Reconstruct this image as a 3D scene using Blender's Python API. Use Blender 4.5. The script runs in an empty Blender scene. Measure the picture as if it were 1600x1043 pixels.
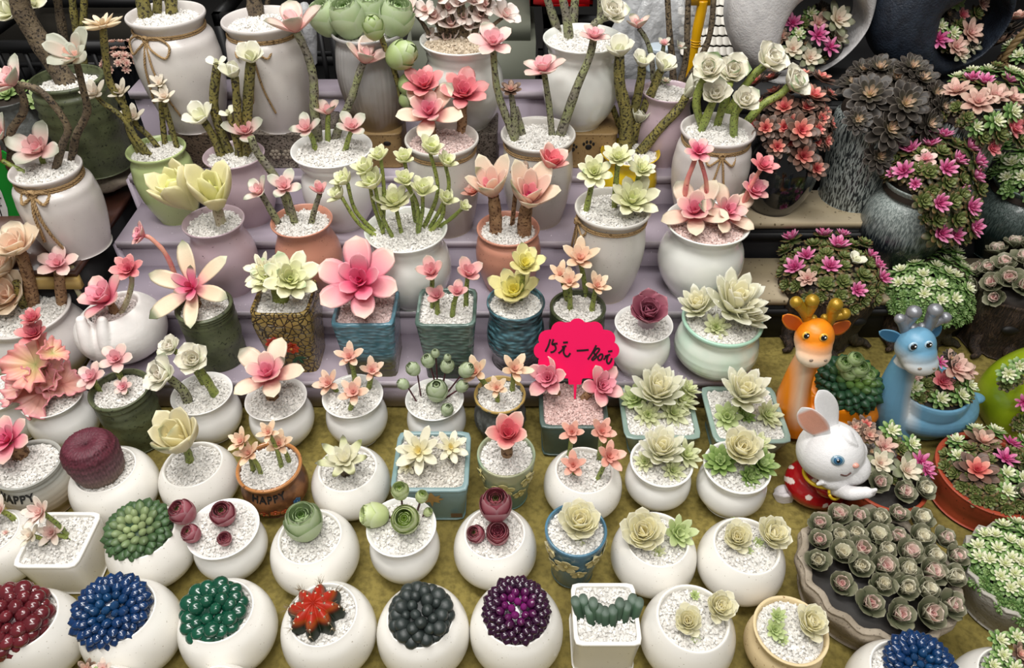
import bpy, math, random
import numpy as np
from mathutils import Vector, Matrix, Quaternion

# ------------------------------------------------------------------ camera, light, exposure
SC = bpy.context.scene
W, Hh, F = 1600, 1043, 1155.0          # frame and focal length in pixels
CAM_H, PITCH = 0.79, math.radians(42.0)
cam_d = bpy.data.cameras.new('camera'); cam_d.sensor_width = 36; cam_d.lens = F / W * 36
cam_d.clip_start = 0.02
cam = bpy.data.objects.new('camera', cam_d); SC.collection.objects.link(cam)
cam.location = (0, 0, CAM_H); cam.rotation_euler = (math.pi / 2 - PITCH, 0, 0)
SC.camera = cam
SC.view_settings.view_transform = 'Standard'; SC.view_settings.look = 'None'
SC.view_settings.exposure = 0.12; SC.view_settings.gamma = 1
SC.view_settings.use_curve_mapping = False
wd = bpy.data.worlds.new('world'); SC.world = wd; wd.use_nodes = True
wd.node_tree.nodes['Background'].inputs[0].default_value = (1.0, 0.97, 0.93, 1)
wd.node_tree.nodes['Background'].inputs[1].default_value = 0.17

def area(name, loc, target, sx, sy, power, col=(1, 1, 1)):
    l = bpy.data.lights.new(name, 'AREA'); l.shape = 'RECTANGLE'; l.size = sx; l.size_y = sy
    l.energy = power; l.color = col
    o = bpy.data.objects.new(name, l); SC.collection.objects.link(o); o.location = loc
    o.rotation_euler = (Vector(target) - Vector(loc)).to_track_quat('-Z', 'Y').to_euler()
    return o
area('ceiling_tube_light', (-0.35, 0.35, 2.1), (-0.1, 0.8, 0), 1.5, 0.22, 29, (1, 0.975, 0.94))
area('ceiling_tube_light', (-0.3, 1.25, 2.1), (-0.1, 0.8, 0), 1.5, 0.16, 19, (1, 0.985, 0.96))
area('ceiling_tube_light', (0.1, -0.45, 1.9), (-0.1, 0.75, 0), 1.6, 0.25, 17, (1, 0.98, 0.95))

# ------------------------------------------------------------------ pixel -> place
CP, SP = math.cos(PITCH), math.sin(PITCH)
def ray(u, v):
    a, b = (u - 800) / F, (v - 521.5) / F
    return Vector((a, CP - b * SP, -(SP + b * CP)))
def on_z(u, v, z):
    d = ray(u, v); return Vector((0, 0, CAM_H)) + d * ((z - CAM_H) / d.z)
def on_y(u, v, y):
    d = ray(u, v); return Vector((0, 0, CAM_H)) + d * (y / d.y)
def depth(p):
    return p.y * CP + (CAM_H - p.z) * SP
def mpp(p):
    return depth(p) / F

# ------------------------------------------------------------------ colour and materials
def lin(h):
    if not isinstance(h, str): return tuple(h)
    c = [int(h[i:i + 2], 16) / 255 for i in (0, 2, 4)]
    return tuple(x / 12.92 if x <= 0.04045 else ((x + 0.055) / 1.055) ** 2.4 for x in c)
MATS = {}
class NT:
    def __init__(s, name):
        s.m = bpy.data.materials.new(name); s.m.use_nodes = True
        s.t = s.m.node_tree; s.b = s.t.nodes['Principled BSDF']
    def n(s, typ, **kw):
        nd = s.t.nodes.new(typ)
        for k, v in kw.items():
            if k in nd.inputs: nd.inputs[k].default_value = v
            else: setattr(nd, k, v)
        return nd
    def l(s, a, b): s.t.links.new(a, b)
    def coord(s, scale=(1, 1, 1)):
        tc = s.n('ShaderNodeTexCoord'); mp = s.n('ShaderNodeMapping'); mp.inputs['Scale'].default_value = scale
        s.l(tc.outputs['Object'], mp.inputs[0]); return mp.outputs[0]
    def noise(s, scale, detail=3, co=None, rough=0.5):
        n = s.n('ShaderNodeTexNoise'); n.inputs['Scale'].default_value = scale
        n.inputs['Detail'].default_value = detail; n.inputs['Roughness'].default_value = rough
        s.l(co if co is not None else s.coord(), n.inputs['Vector']); return n.outputs['Fac']
    def ramp(s, fac, stops):
        r = s.n('ShaderNodeValToRGB'); e = r.color_ramp.elements
        while len(e) < len(stops): e.new(0.5)
        for i, (p, c) in enumerate(stops):
            e[i].position = p; e[i].color = (*lin(c), 1) if isinstance(c, str) else (c, c, c, 1)
        s.l(fac, r.inputs[0]); return r.outputs[0]
    def mix(s, f, a, b, mode='MIX'):
        m = s.n('ShaderNodeMix', data_type='RGBA', blend_type=mode)
        for sock, v in ((m.inputs[0], f), (m.inputs[6], a), (m.inputs[7], b)):
            if isinstance(v, bpy.types.NodeSocket): s.l(v, sock)
            elif isinstance(v, (int, float)): sock.default_value = v
            else: sock.default_value = (*lin(v), 1)
        return m.outputs[2]
    def bump(s, h, strength, dist):
        b = s.n('ShaderNodeBump'); b.inputs['Strength'].default_value = strength; b.inputs['Distance'].default_value = dist
        s.l(h, b.inputs['Height']); s.l(b.outputs[0], s.b.inputs['Normal'])
    def base(s, c, rough=0.5, coat=0, sss=0, spec=0.5):
        i = s.b.inputs
        if isinstance(c, bpy.types.NodeSocket): s.l(c, i['Base Color'])
        else: i['Base Color'].default_value = (*lin(c), 1)
        i['Roughness'].default_value = rough; i['Coat Weight'].default_value = coat
        i['Coat Roughness'].default_value = 0.08; i['Specular IOR Level'].default_value = spec
        if sss:
            i['Subsurface Weight'].default_value = sss; i['Subsurface Radius'].default_value = (1, 0.6, 0.4)
            i['Subsurface Scale'].default_value = 0.004
        return s.m

def attr_mat(name, rough, sss=0, coat=0, mottle=0.12, spec=0.5, nscale=90, bump=0.0, trans=0):
    t = NT(name); a = t.n('ShaderNodeVertexColor'); a.layer_name = 'Col'
    n = t.ramp(t.noise(nscale, 3), [(0.3, 1 - mottle), (0.7, 1.0)])
    c = t.mix(1.0, a.outputs[0], n, 'MULTIPLY')
    if bump: t.bump(t.noise(nscale * 4, 2), bump, 0.001)
    m = t.base(c, rough, coat, sss, spec)
    if trans:
        tr = t.n('ShaderNodeBsdfTranslucent'); mx = t.n('ShaderNodeMixShader'); mx.inputs[0].default_value = trans
        t.l(c, tr.inputs[0]); t.l(t.b.outputs[0], mx.inputs[1]); t.l(tr.outputs[0], mx.inputs[2])
        t.l(mx.outputs[0], t.t.nodes['Material Output'].inputs[0])
    return m
M = MATS
M['leaf'] = attr_mat('succulent_leaf', 0.42, trans=0.22)
M['clear'] = attr_mat('translucent_leaf', 0.35, trans=0.5, mottle=0.03)
M['gloss'] = attr_mat('glossy_leaf', 0.22, coat=0.5, mottle=0.2)
M['matte'] = attr_mat('matte_leaf', 0.6, mottle=0.15)
M['stone'] = attr_mat('white_gravel_stone', 0.55, mottle=0.08, nscale=300)
M['toy'] = attr_mat('painted_resin', 0.38, mottle=0.05, nscale=40, bump=0.15)
M['toygloss'] = attr_mat('glossy_paint', 0.2, coat=0.5, mottle=0.05)
M['toyrough'] = attr_mat('rough_resin', 0.55, mottle=0.05, nscale=250, bump=0.6)

def glaze(name, col, rough=0.18, coat=0.5, speck=None, amt=0.0, bottom=None, split=(0.3, 0.6), bump=0.0, bscale=60, h=0.1, mott=None, ridge=0, spscale=260):
    t = NT(name); c = col
    co = t.coord()
    if mott:
        c = t.mix(t.ramp(t.noise(mott[1], 4, co), [(0.38, 0.0), (0.62, 1.0)]), col, mott[0])
    if bottom:
        sx = t.n('ShaderNodeSeparateXYZ'); t.l(co, sx.inputs[0])
        md = t.n('ShaderNodeMath', operation='MULTIPLY_ADD'); t.l(t.noise(25, 4, co), md.inputs[0]); md.inputs[1].default_value = h * 0.35
        t.l(sx.outputs['Z'], md.inputs[2])
        mr = t.n('ShaderNodeMapRange'); t.l(md.outputs[0], mr.inputs[0])
        mr.inputs[1].default_value = h * (split[0] + 0.17); mr.inputs[2].default_value = h * (split[1] + 0.17)
        c = t.mix(mr.outputs[0], bottom, c)
    if speck:
        c = t.mix(t.ramp(t.noise(spscale, 2, co), [(0.70 - amt, 0.0), (0.74 - amt, 1.0)]), c, speck)
    if bump: t.bump(t.noise(bscale, 4, co), bump, 0.002)
    return t.base(c, rough, coat)
M['white'] = glaze('white_glazed_ceramic', 'efece5', 0.2, 0.35, 'b9b0a2', 0.0, spscale=420)
M['whitegrey'] = glaze('grey_white_glazed_ceramic', 'ecebe7', 0.16, 0.5)
M['celadon'] = glaze('celadon_white_ceramic', 'ebebe5', 0.1, 0.6, mott=('e0e3dc', 12))
M['speckwhite'] = glaze('speckled_white_ceramic', 'dad5d0', 0.3, 0.25, '6e6258', -.02, mott=('cfc8c5', 14), spscale=520)
M['speckwhite2'] = glaze('speckled_stoneware', 'cfcbc4', 0.26, 0.3, '5d544b', 0.0, bottom='bdb0a2', h=0.12, split=(0, 0.5), spscale=520)
M['mauve'] = glaze('mauve_glazed_ceramic', 'b9a3ac', 0.28, 0.3, '5c4a50', -.02, mott=('c4b0b6', 10))
M['peach'] = glaze('peach_glazed_ceramic', 'cc8f78', 0.34, 0.2, '6a3325', 0.015, mott=('c48772', 12), spscale=420)
M['palegreen'] = glaze('pale_green_ceramic', 'b3c286', 0.22, 0.35, '6f7f4a', 0.01)
M['yellow'] = glaze('yellow_glazed_ceramic', 'd3b51c', 0.12, 0.6, mott=('b9970e', 16))
M['mint'] = glaze('mint_crackle_ceramic', 'dde6d8', 0.14, 0.5, mott=('c7dccb', 18), bottom='c9c8b8', h=0.09, split=(0, 0.45))
M['greyrib'] = glaze('grey_to_brown_glaze', 'a9a7a6', 0.3, 0.3, bottom='7a6548', h=0.17, split=(0.1, 0.55))
M['darkgreen'] = glaze('dark_green_glaze', '4a5138', 0.3, 0.3, '262a1c', 0.06, mott=('394029', 25), bump=0.2)
M['oldgreen'] = glaze('mossy_green_stoneware', '5f6647', 0.5, 0.1, '2c3020', 0.08, mott=('454b33', 30), bump=0.4)
M['teal'] = glaze('teal_blue_glaze', '5d8490', 0.22, 0.4, bottom='6b6a4c', h=0.105, split=(0.3, 0.4), mott=('6b8f97', 20))
M['greengrey'] = glaze('grey_green_glaze', '5f7570', 0.2, 0.45, mott=('50645d', 26), bottom='3f4a40', h=0.1, split=(0, 0.7))
M['bluedark'] = glaze('running_blue_glaze', '4c7480', 0.16, 0.5, mott=('2c3c3e', 60), bottom='2e2f28', h=0.1, split=(0.15, 0.5))
M['greybrown'] = glaze('grey_textured_stoneware', '6e716f', 0.5, 0.1, mott=('4b4b47', 70), bump=0.8, bscale=120)
M['lightteal'] = glaze('pale_teal_ceramic', '93aaa2', 0.24, 0.35, mott=('a3b8ad', 14), bottom='64786f', h=0.09, split=(0.1, 0.9))
M['tealmaple'] = glaze('dusty_teal_ceramic', '819a9c', 0.34, 0.2, mott=('74908f', 18))
M['darkteal'] = glaze('dark_teal_ceramic', '4f625c', 0.3, 0.25, mott=('3f5049', 18))
M['mosaic'] = None
M['cream'] = glaze('cream_unglazed_clay', 'd9c49a', 0.6, 0, '9c7f58', 0.03, bump=0.3, bscale=50)
M['stoneclay'] = glaze('coarse_grey_clay', 'a79b8a', 0.8, 0, '6f6558', 0.06, bump=0.6, bscale=180, mott=('8f8372', 30))
M['stonegrey'] = glaze('coarse_light_clay', 'a9a49a', 0.8, 0, '77736b', 0.06, bump=0.6, bscale=180)
M['terracotta'] = glaze('terracotta_clay', 'a8462a', 0.55, 0.05, '5f2415', 0.03, bump=0.3, mott=('93391f', 20))
M['happygrey'] = glaze('blue_grey_and_sand_stoneware', 'a3a39c', 0.45, 0.1, bottom='a18b6c', h=0.07, split=(0.3, 0.8), bump=0.2)
M['happybrown'] = glaze('brown_woven_stoneware', '8a5c38', 0.35, 0.15, mott=('55341f', 60), bump=0.5, bscale=90)
M['brownrim'] = glaze('caramel_rim_glaze', 'b97d48', 0.25, 0.4, '5f3a1e', 0.05)
M['black'] = glaze('black_glazed_ceramic', '15171b', 0.12, 0.6)
M['bluecup'] = glaze('blue_glazed_ceramic', '4d7a92', 0.25, 0.35, mott=('3c667c', 30), bottom='4c5a54', h=0.095, split=(0.0, 0.4))
M['greencup'] = glaze('green_cream_ceramic', 'a5a684', 0.3, 0.25, mott=('7f9a84', 18), bottom='5d7d74', h=0.09, split=(0.2, 0.7))
M['straw'] = glaze('straw_paint', 'b99c5a', 0.4, 0.1)
M['jute'] = glaze('jute_twine', 'a58860', 0.9, 0, '6a5232', 0.08, bump=0.6, bscale=500)
M['stemgreen'] = glaze('green_stem', '7f8f45', 0.5, 0.1, '4b4a28', 0.12, mott=('98a24f', 60), spscale=420, bump=0.4, bscale=300)
M['stemolive'] = glaze('olive_brown_stem', '6f6a3a', 0.6, 0.0, '2f281a', 0.16, mott=('8c8244', 70), spscale=300, bump=0.8, bscale=260)
M['stembrown'] = glaze('brown_bark_stem', '5c4f40', 0.75, 0.0, '2b231b', 0.14, mott=('75664f', 60), spscale=300, bump=1.0, bscale=240)
M['stemgrey'] = glaze('grey_bark_stem', '7d776a', 0.7, 0.0, '3b352c', 0.14, mott=('8f9468', 50), spscale=300, bump=1.0, bscale=240)
M['stemtan'] = glaze('ringed_tan_trunk', 'a5825e', 0.7, 0.0, '5c3d26', 0.14, mott=('8a6a4c', 90), bump=1.0, bscale=200)
M['stempink'] = glaze('pink_stem', 'd97a7c', 0.4, 0.1, '9a4546', 0.03, mott=('e0a08a', 70))
M['stempale'] = glaze('pale_stem', 'c4b79c', 0.5, 0.1, '8b775c', 0.1, mott=('b5b58a', 60))
M['stemred'] = glaze('dark_red_stem', '4e1f28', 0.4, 0.1)

# woven striped cloth etc.
def simple(name, col, rough=0.5, coat=0, metal=0, **k):
    m = glaze(name, col, rough, coat, **k)
    m.node_tree.nodes['Principled BSDF'].inputs['Metallic'].default_value = metal
    return m

# ------------------------------------------------------------------ mesh builder
class MB:
    def __init__(s): s.v = []; s.f = []; s.c = []; s.n = 0
    def add(s, v, f, c=None):
        v = np.asarray(v, float).reshape(-1, 3); s.v.append(v)
        s.f.extend([tuple(i + s.n for i in q) for q in f])
        if c is None: c = (0.8, 0.8, 0.8)
        c = np.asarray(c, float)
        if c.ndim == 1: c = np.tile(c, (len(v), 1))
        s.c.append(c); s.n += len(v)
    def mesh(s, name, mat, smooth=True):
        me = bpy.data.meshes.new(name)
        V = np.concatenate(s.v); C = np.concatenate(s.c)
        me.from_pydata(V.tolist(), [], s.f)
        a = me.color_attributes.new('Col', 'FLOAT_COLOR', 'POINT')
        a.data.foreach_set('color', np.concatenate([C, np.ones((len(C), 1))], 1).ravel())
        if smooth: me.polygons.foreach_set('use_smooth', [True] * len(me.polygons))
        if mat: me.materials.append(M[mat] if isinstance(mat, str) else mat)
        me.update(); return me
    def build(s, name, mat, parent=None, smooth=True, loc=None, label=None):
        return link(name, s.mesh(name, mat, smooth), parent, loc, label=label)
def link(name, me, parent=None, loc=None, quat=None, scale=None, label=None):
    o = bpy.data.objects.new(name, me); SC.collection.objects.link(o)
    if parent: o.parent = parent
    if loc is not None: o.location = loc
    if quat is not None: o.rotation_mode = 'QUATERNION'; o.rotation_quaternion = quat
    if scale is not None: o.scale = scale if hasattr(scale, '__len__') else (scale,) * 3
    if label: o['label'] = label
    return o
def thing(name, label, cat, loc=(0, 0, 0), group=None):
    o = bpy.data.objects.new(name, None); SC.collection.objects.link(o); o.empty_display_size = 0.02
    o.location = loc; o['label'] = label; o['category'] = cat
    if group: o['group'] = group
    return o
def tag(o, label, cat, group=None):
    o['label'] = label; o['category'] = cat
    if group: o['group'] = group
    return o
def struct(o): o['kind'] = 'structure'; return o

def grid_faces(nr, nc, close=True, off=0):
    f = []
    for i in range(nr - 1):
        for j in range(nc if close else nc - 1):
            k = (j + 1) % nc
            f.append((off + i * nc + j, off + i * nc + k, off + (i + 1) * nc + k, off + (i + 1) * nc + j))
    return f
def catmull(P, sub=4):
    P = [np.array(p, float) for p in P]; out = []
    for i in range(len(P) - 1):
        p0 = P[max(i - 1, 0)]; p1 = P[i]; p2 = P[i + 1]; p3 = P[min(i + 2, len(P) - 1)]
        for k in range(sub):
            t = k / sub
            out.append(0.5 * (2 * p1 + (p2 - p0) * t + (2 * p0 - 5 * p1 + 4 * p2 - p3) * t * t + (3 * p1 - p0 - 3 * p2 + p3) * t ** 3))
    out.append(P[-1]); return np.array(out)
def tube(mb, pts, r, c=(0.8, 0.8, 0.8), seg=10, knob=0.0, sub=4, rng=None, closed_end=True):
    """pts: list of Vector; r: radius list (same length) or number."""
    r = [r] * len(pts) if not hasattr(r, '__len__') else r
    Q = catmull([(*p, rr) for p, rr in zip(pts, r)], sub) if len(pts) > 1 and sub > 1 else np.array([(*p, rr) for p, rr in zip(pts, r)])
    P = Q[:, :3]; R = Q[:, 3].copy()
    if knob: R = R * (1 + knob * np.array([(rng or random).uniform(-1, 1) for _ in R]))
    T = np.gradient(P, axis=0); T /= np.linalg.norm(T, axis=1)[:, None] + 1e-9
    n = np.cross(T[0], [0.3, 0.9, 0.1]); n /= np.linalg.norm(n)
    V = []
    for i in range(len(P)):
        n = n - T[i] * np.dot(n, T[i]); n /= np.linalg.norm(n) + 1e-9
        b = np.cross(T[i], n)
        a = np.linspace(0, 2 * math.pi, seg, endpoint=False)
        V.append(P[i] + R[i] * (np.cos(a)[:, None] * n + np.sin(a)[:, None] * b))
    V = np.concatenate(V); f = grid_faces(len(P), seg)
    if closed_end:
        f.append(tuple(range(seg))[::-1]); f.append(tuple((len(P) - 1) * seg + j for j in range(seg)))
    mb.add(V, f, c)
def lathe(mb, prof, seg=48, sq=0, rib=None, c=(0.8, 0.8, 0.8), sub=4, wave=None, twist=0):
    """prof: [(r,z)], sq>0: superellipse exponent (square pot); rib(a,z,r)->dr"""
    Q = catmull(prof, sub) if sub > 1 else np.array(prof, float)
    a = np.linspace(0, 2 * math.pi, seg, endpoint=False)
    V = []
    for r, z in Q:
        r = max(r, 0.0)
        k = np.ones_like(a)
        if sq:
            k = 1 / (np.abs(np.cos(a)) ** sq + np.abs(np.sin(a)) ** sq) ** (1 / sq)
        rr = r * k
        if rib is not None: rr = rr + np.array([rib(x, z, r) for x in a])
        zz = np.full_like(a, z)
        if wave is not None: zz = zz + np.array([wave(x, z, r) for x in a])
        V.append(np.stack([rr * np.cos(a), rr * np.sin(a), zz], 1))
    mb.add(np.concatenate(V), grid_faces(len(Q), seg), c)
def box(mb, lo, hi, c=(0.8, 0.8, 0.8)):
    x0, y0, z0 = lo; x1, y1, z1 = hi
    mb.add([(x0, y0, z0), (x1, y0, z0), (x1, y1, z0), (x0, y1, z0), (x0, y0, z1), (x1, y0, z1), (x1, y1, z1), (x0, y1, z1)],
           [(0, 3, 2, 1), (4, 5, 6, 7), (0, 1, 5, 4), (1, 2, 6, 5), (2, 3, 7, 6), (3, 0, 4, 7)], c)
def ball(mb, cen, rad, c=(0.8, 0.8, 0.8), nu=10, nv=8, rot=None):
    rad = rad if hasattr(rad, '__len__') else (rad,) * 3
    V = []; f = []
    for i in range(nv + 1):
        ph = math.pi * i / nv
        for j in range(nu):
            th = 2 * math.pi * j / nu
            V.append((rad[0] * math.sin(ph) * math.cos(th), rad[1] * math.sin(ph) * math.sin(th), rad[2] * math.cos(ph)))
    V = np.array(V)
    if rot is not None: V = V @ np.array(rot).T
    mb.add(V + np.array(cen), grid_faces(nv + 1, nu), c)
def rope(mb, pts, r, pitch=None, c=(0.8, 0.8, 0.8), strands=3):
    P = catmull(pts, 8); d = np.concatenate([[0], np.cumsum(np.linalg.norm(np.diff(P, axis=0), axis=1))])
    L = d[-1]; pitch = pitch or r * 7
    n = max(8, int(L / (pitch / 8)))
    s = np.linspace(0, L, n); Q = np.stack([np.interp(s, d, P[:, k]) for k in range(3)], 1)
    T = np.gradient(Q, axis=0); T /= np.linalg.norm(T, axis=1)[:, None] + 1e-9
    nrm = np.cross(T[0], [0.21, 0.5, 0.83]); fr = []
    for i in range(n):
        nrm = nrm - T[i] * np.dot(nrm, T[i]); nrm /= np.linalg.norm(nrm) + 1e-9; fr.append((nrm.copy(), np.cross(T[i], nrm)))
    for k in range(strands):
        pp = []
        for i in range(n):
            a = 2 * math.pi * (s[i] / pitch + k / strands)
            pp.append(Q[i] + 0.5 * r * (math.cos(a) * fr[i][0] + math.sin(a) * fr[i][1]))
        tube(mb, pp, r * 0.58, c, seg=5, sub=1)
# ------------------------------------------------------------------ leaves and rosettes
def leaf(elev, curl, wid, prof, th, cup, nl=8, tipcurl=0.0):
    """unit-length leaf growing along +x. returns verts, faces, t, e(-1..1 across), top flag"""
    tm, k, wb = prof
    N = nl + 1; t = np.linspace(0, 1, N) ** 0.9
    ang = elev + curl * t + tipcurl * np.clip((t - .7) / .3, 0, 1)
    dt = np.diff(t, prepend=0)
    X = np.cumsum(np.cos(ang) * dt); Z = np.cumsum(np.sin(ang) * dt)
    w = np.where(t < tm, wb + (1 - wb) * np.sin(math.pi / 2 * np.minimum(t / tm, 1)), np.sqrt(np.clip(1 - np.clip((t - tm) / (1 - tm), 0, 1) ** k, 0, 1)))
    w = np.maximum(w, 0.03) * wid / 2
    ph = np.linspace(0, 2 * math.pi, 8, endpoint=False)
    V = []; T = []; E = []
    for i in range(N):
        hx = w[i] * np.cos(ph); tt = th * (1 - 0.6 * t[i]) * (w[i] / (wid / 2)) ** 0.6
        hz = 0.5 * tt * np.sin(ph) + cup * wid * 0.5 * (np.abs(hx) / (wid / 2)) ** 2
        nx, nz = -math.sin(ang[i]), math.cos(ang[i])
        V.append(np.stack([X[i] + nx * hz, hx, Z[i] + nz * hz], 1))
        T += [t[i]] * 8; E += list(np.abs(np.cos(ph)))
    f = grid_faces(N, 8); f.append(tuple(N * 8 - 8 + j for j in range(8)))
    return np.concatenate(V), f, np.array(T), np.array(E)
def stops_col(stops, t):
    p = np.array([s[0] for s in stops]); c = np.array([lin(s[1]) for s in stops])
    return np.stack([np.interp(t, p, c[:, k]) for k in range(3)], 1)

R_ = math.radians
STY = {}
def sty(name, rings, prof=(.6, 2, .35), th=.09, cup=.35, je=5, ja=.1, jl=.08, blot=None, edge=None, mat='leaf', rise=.05, tipcurl=0, nl=8, bud=None):
    STY[name] = dict(rings=rings, prof=prof, th=th, cup=cup, je=je, ja=ja, jl=jl, blot=blot, edge=edge, mat=mat, rise=rise, tipcurl=tipcurl, nl=nl)
PT = (.55, 1.7, .35)      # pointed
SPN = (.68, 2.4, .28)      # spoon
def star(out, mid, core, n=5, w=.46):
    return [(n, 1, 18, 22, w, out), (n, .72, 42, 18, w + .06, mid), (3, .38, 66, 10, .6, core)]
sty('peachstar', star([(0, 'f0a08c'), (.45, 'f7c3a2'), (1, 'f9dfc0')], [(0, 'ee9c8c'), (.6, 'f6b9a4'), (1, 'f8d0b6')], [(0, 'e88d80'), (1, 'f4b0a0')]), PT)
sty('peachstar2', star([(0, 'f2b08e'), (.5, 'f8cfa4'), (1, 'fbe3bf')], [(0, 'f0a88c'), (.6, 'f8c8a2'), (1, 'fad9b4')], [(0, 'ef9c86'), (1, 'f4bb9c')], 5, .44), PT)
sty('salmonstar', star([(0, 'ea8a78'), (.5, 'f3a890'), (1, 'f5bda4')], [(0, 'e88676'), (1, 'f3ab96')], [(0, 'df7868'), (1, 'ef9a88')], 5, .5), PT)
sty('palestar', star([(0, 'f6c3b4'), (.5, 'f8e2cf'), (1, 'f8efdd')], [(0, 'f4b4a8'), (1, 'f9e0d2')], [(0, 'f2a8a0'), (1, 'f7cfc2')], 5, .46), PT)
sty('creamstar', star([(0, 'efe0c4'), (.5, 'f6ead0'), (1, 'f8f0dc')], [(0, 'f1ddc2'), (1, 'f8edda')], [(0, 'efcdb4'), (1, 'f6e4cc')], 5, .42), PT, th=.16)
sty('creamstarbig', [(8, 1, 2, 14, .36, [(0, 'e9c69c'), (.5, 'f2d8ac'), (1, 'f3e0bb')]), (6, .7, 30, 10, .36, [(0, 'edcfa6'), (1, 'f3dfbd')]), (4, .35, 55, 0, .4, [(0, 'eec8a0'), (1, 'f3dcb4')])], PT, th=.2, rise=.08)
sty('pinkcup', [(4, 1, 30, 25, .62, [(0, 'ee8a92'), (.55, 'f5adaa'), (.86, 'f0bfb0'), (1, '9b8f78')]), (4, .75, 52, 22, .6, [(0, 'ea7f8c'), (1, 'f3a9a8')]), (3, .42, 70, 15, .6, [(0, 'e57686'), (1, 'ee98a0')])], (.55, 1.9, .35), cup=.5, th=.11)
sty('greypink', [(4, 1, 22, 22, .6, [(0, 'f0a8a4'), (.4, 'efc8bd'), (.75, 'dcd9c4'), (1, 'a5ab90')]), (5, .62, 42, 20, .62, [(0, 'f09a9c'), (1, 'f6beb8')]), (4, .38, 62, 18, .6, [(0, 'ee8e94'), (1, 'f4b0b0')])], (.6, 1.9, .3), cup=.45, blot=(.4, '8f967e'), je=9)
sty('greenclear', [(4, 1, 22, 18, .58, [(0, 'e9b9a6'), (.35, 'cfcfb6'), (1, 'b3b79b')]), (3, .85, 44, 15, .5, [(0, 'eac0ac'), (1, 'bcbfa4')]), (4, .42, 50, 18, .6, [(0, 'ee9f88'), (1, 'f4bfa6')])], (.6, 2, .3), cup=.4, mat='clear', je=12)
sty('pinkbig', [(6, 1, 12, 10, .58, [(0, 'e8396c'), (.35, 'f06f8c'), (.7, 'f6a3a6'), (1, 'f8d3bd')]), (5, .68, 34, 12, .58, [(0, 'e22f66'), (.5, 'ec5b80'), (1, 'f5a0a8')]), (4, .42, 55, 15, .6, [(0, 'dd2a60'), (1, 'ee6a8c')]), (3, .22, 72, 10, .7, [(0, 'c8184f'), (1, 'e4487a')])], (.66, 2.2, .3), cup=.3, blot=(.3, 'd9bfa2'), je=7, th=.06)
sty('creampink', [(6, 1, 14, 6, .36, [(0, 'e8487a'), (.22, 'f19a9c'), (.42, 'f5d3ac'), (.8, 'f4e3bd'), (1, 'cbd0a8')]), (5, .46, 40, 12, .42, [(0, 'e23a70'), (.5, 'ee6f90'), (1, 'f6b9b0')]), (3, .26, 66, 8, .5, [(0, 'd52a60'), (1, 'ea6a88')])], (.6, 1.8, .3), cup=.35, blot=(.5, '5c6a44'), je=10, th=.07)
sty('peachpink', [(5, 1, 14, 16, .5, [(0, 'ea5f80'), (.22, 'f18e94'), (.48, 'f8cbb0'), (.8, 'fbe5c6'), (1, 'ecdcb8')]), (5, .66, 36, 15, .56, [(0, 'e85a7c'), (.45, 'f0909a'), (1, 'f9d3bc')]), (4, .4, 58, 14, .58, [(0, 'e24f74'), (1, 'f0899a')]), (3, .22, 72, 10, .6, [(0, 'd93f68'), (1, 'ea7088')])], (.62, 2, .3), cup=.4, blot=(.5, '555a42'), je=7)
sty('rosepink', [(5, 1, 18, 20, .6, [(0, 'e8557a'), (.5, 'f08a98'), (1, 'f7c9b8')]), (5, .74, 36, 22, .62, [(0, 'e44c74'), (1, 'f29aa4')]), (5, .52, 52, 22, .64, [(0, 'df4570'), (1, 'f08c9c')]), (4, .32, 68, 20, .7, [(0, 'd63864'), (1, 'ea7088')])], (.62, 2, .32), cup=.5, je=6)
sty('coralrose', [(6, 1, 20, 16, .56, [(0, 'e0506a'), (.5, 'ee7c84'), (1, 'f4a49a')]), (6, .74, 38, 18, .56, [(0, 'dc4864'), (1, 'ef8588')]), (5, .5, 56, 16, .58, [(0, 'd5405e'), (1, 'ea7280')]), (3, .28, 72, 10, .6, [(0, 'c83052'), (1, 'de5a70')])], (.6, 1.9, .32), cup=.4, je=7)
sty('coralcup', [(5, 1, 34, 25, .62, [(0, 'e04a5c'), (.5, 'ef8080'), (1, 'f9d0b8')]), (5, .78, 50, 24, .6, [(0, 'd83c54'), (1, 'ee7478')]), (4, .5, 64, 20, .6, [(0, 'cf2f4a'), (1, 'e6606c')])], (.55, 1.7, .35), cup=.5)
sty('peachtulip', [(5, 1, 40, 24, .46, [(0, 'ee9c8c'), (.5, 'f7cdb0'), (.85, 'f9e2c4'), (1, 'd6caa4')]), (5, .8, 56, 18, .44, [(0, 'ef988e'), (1, 'f8d6bc')]), (4, .5, 66, 14, .5, [(0, 'e2607a'), (1, 'ee8c90')]), (3, .3, 74, 10, .6, [(0, 'd42a5c'), (1, 'e5507a')])], (.55, 1.8, .4), cup=.5, blot=(.25, '8c8a60'), th=.1, je=7)
sty('peachbig', [(6, 1, 22, 30, .72, [(0, 'f4ba92'), (.5, 'fae0bb'), (1, 'fbe6c6')]), (5, .72, 44, 28, .7, [(0, 'f4b48e'), (1, 'fadebc')]), (3, .45, 66, 20, .7, [(0, 'f2ac8a'), (1, 'f8ceac')])], (.66, 2.4, .35), cup=.4, je=9, blot=(.1, '5a4a34'))
sty('whiterose', [(5, 1, 14, 40, .8, [(0, 'dfe6bc'), (.5, 'f3efd6'), (1, 'f6f0dc')]), (5, .78, 34, 46, .8, [(0, 'e9e6c2'), (1, 'f7f0dc')]), (5, .58, 52, 46, .8, [(0, 'efe2c0'), (1, 'f8eedb')]), (4, .38, 66, 40, .8, [(0, 'ecd2b8'), (1, 'f6e6d4')]), (3, .2, 76, 30, .9, [(0, 'e9c4ae'), (1, 'f4dccb')])], (.62, 2.4, .45), cup=.6, blot=(.2, '9db27c'), th=.05)
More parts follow.
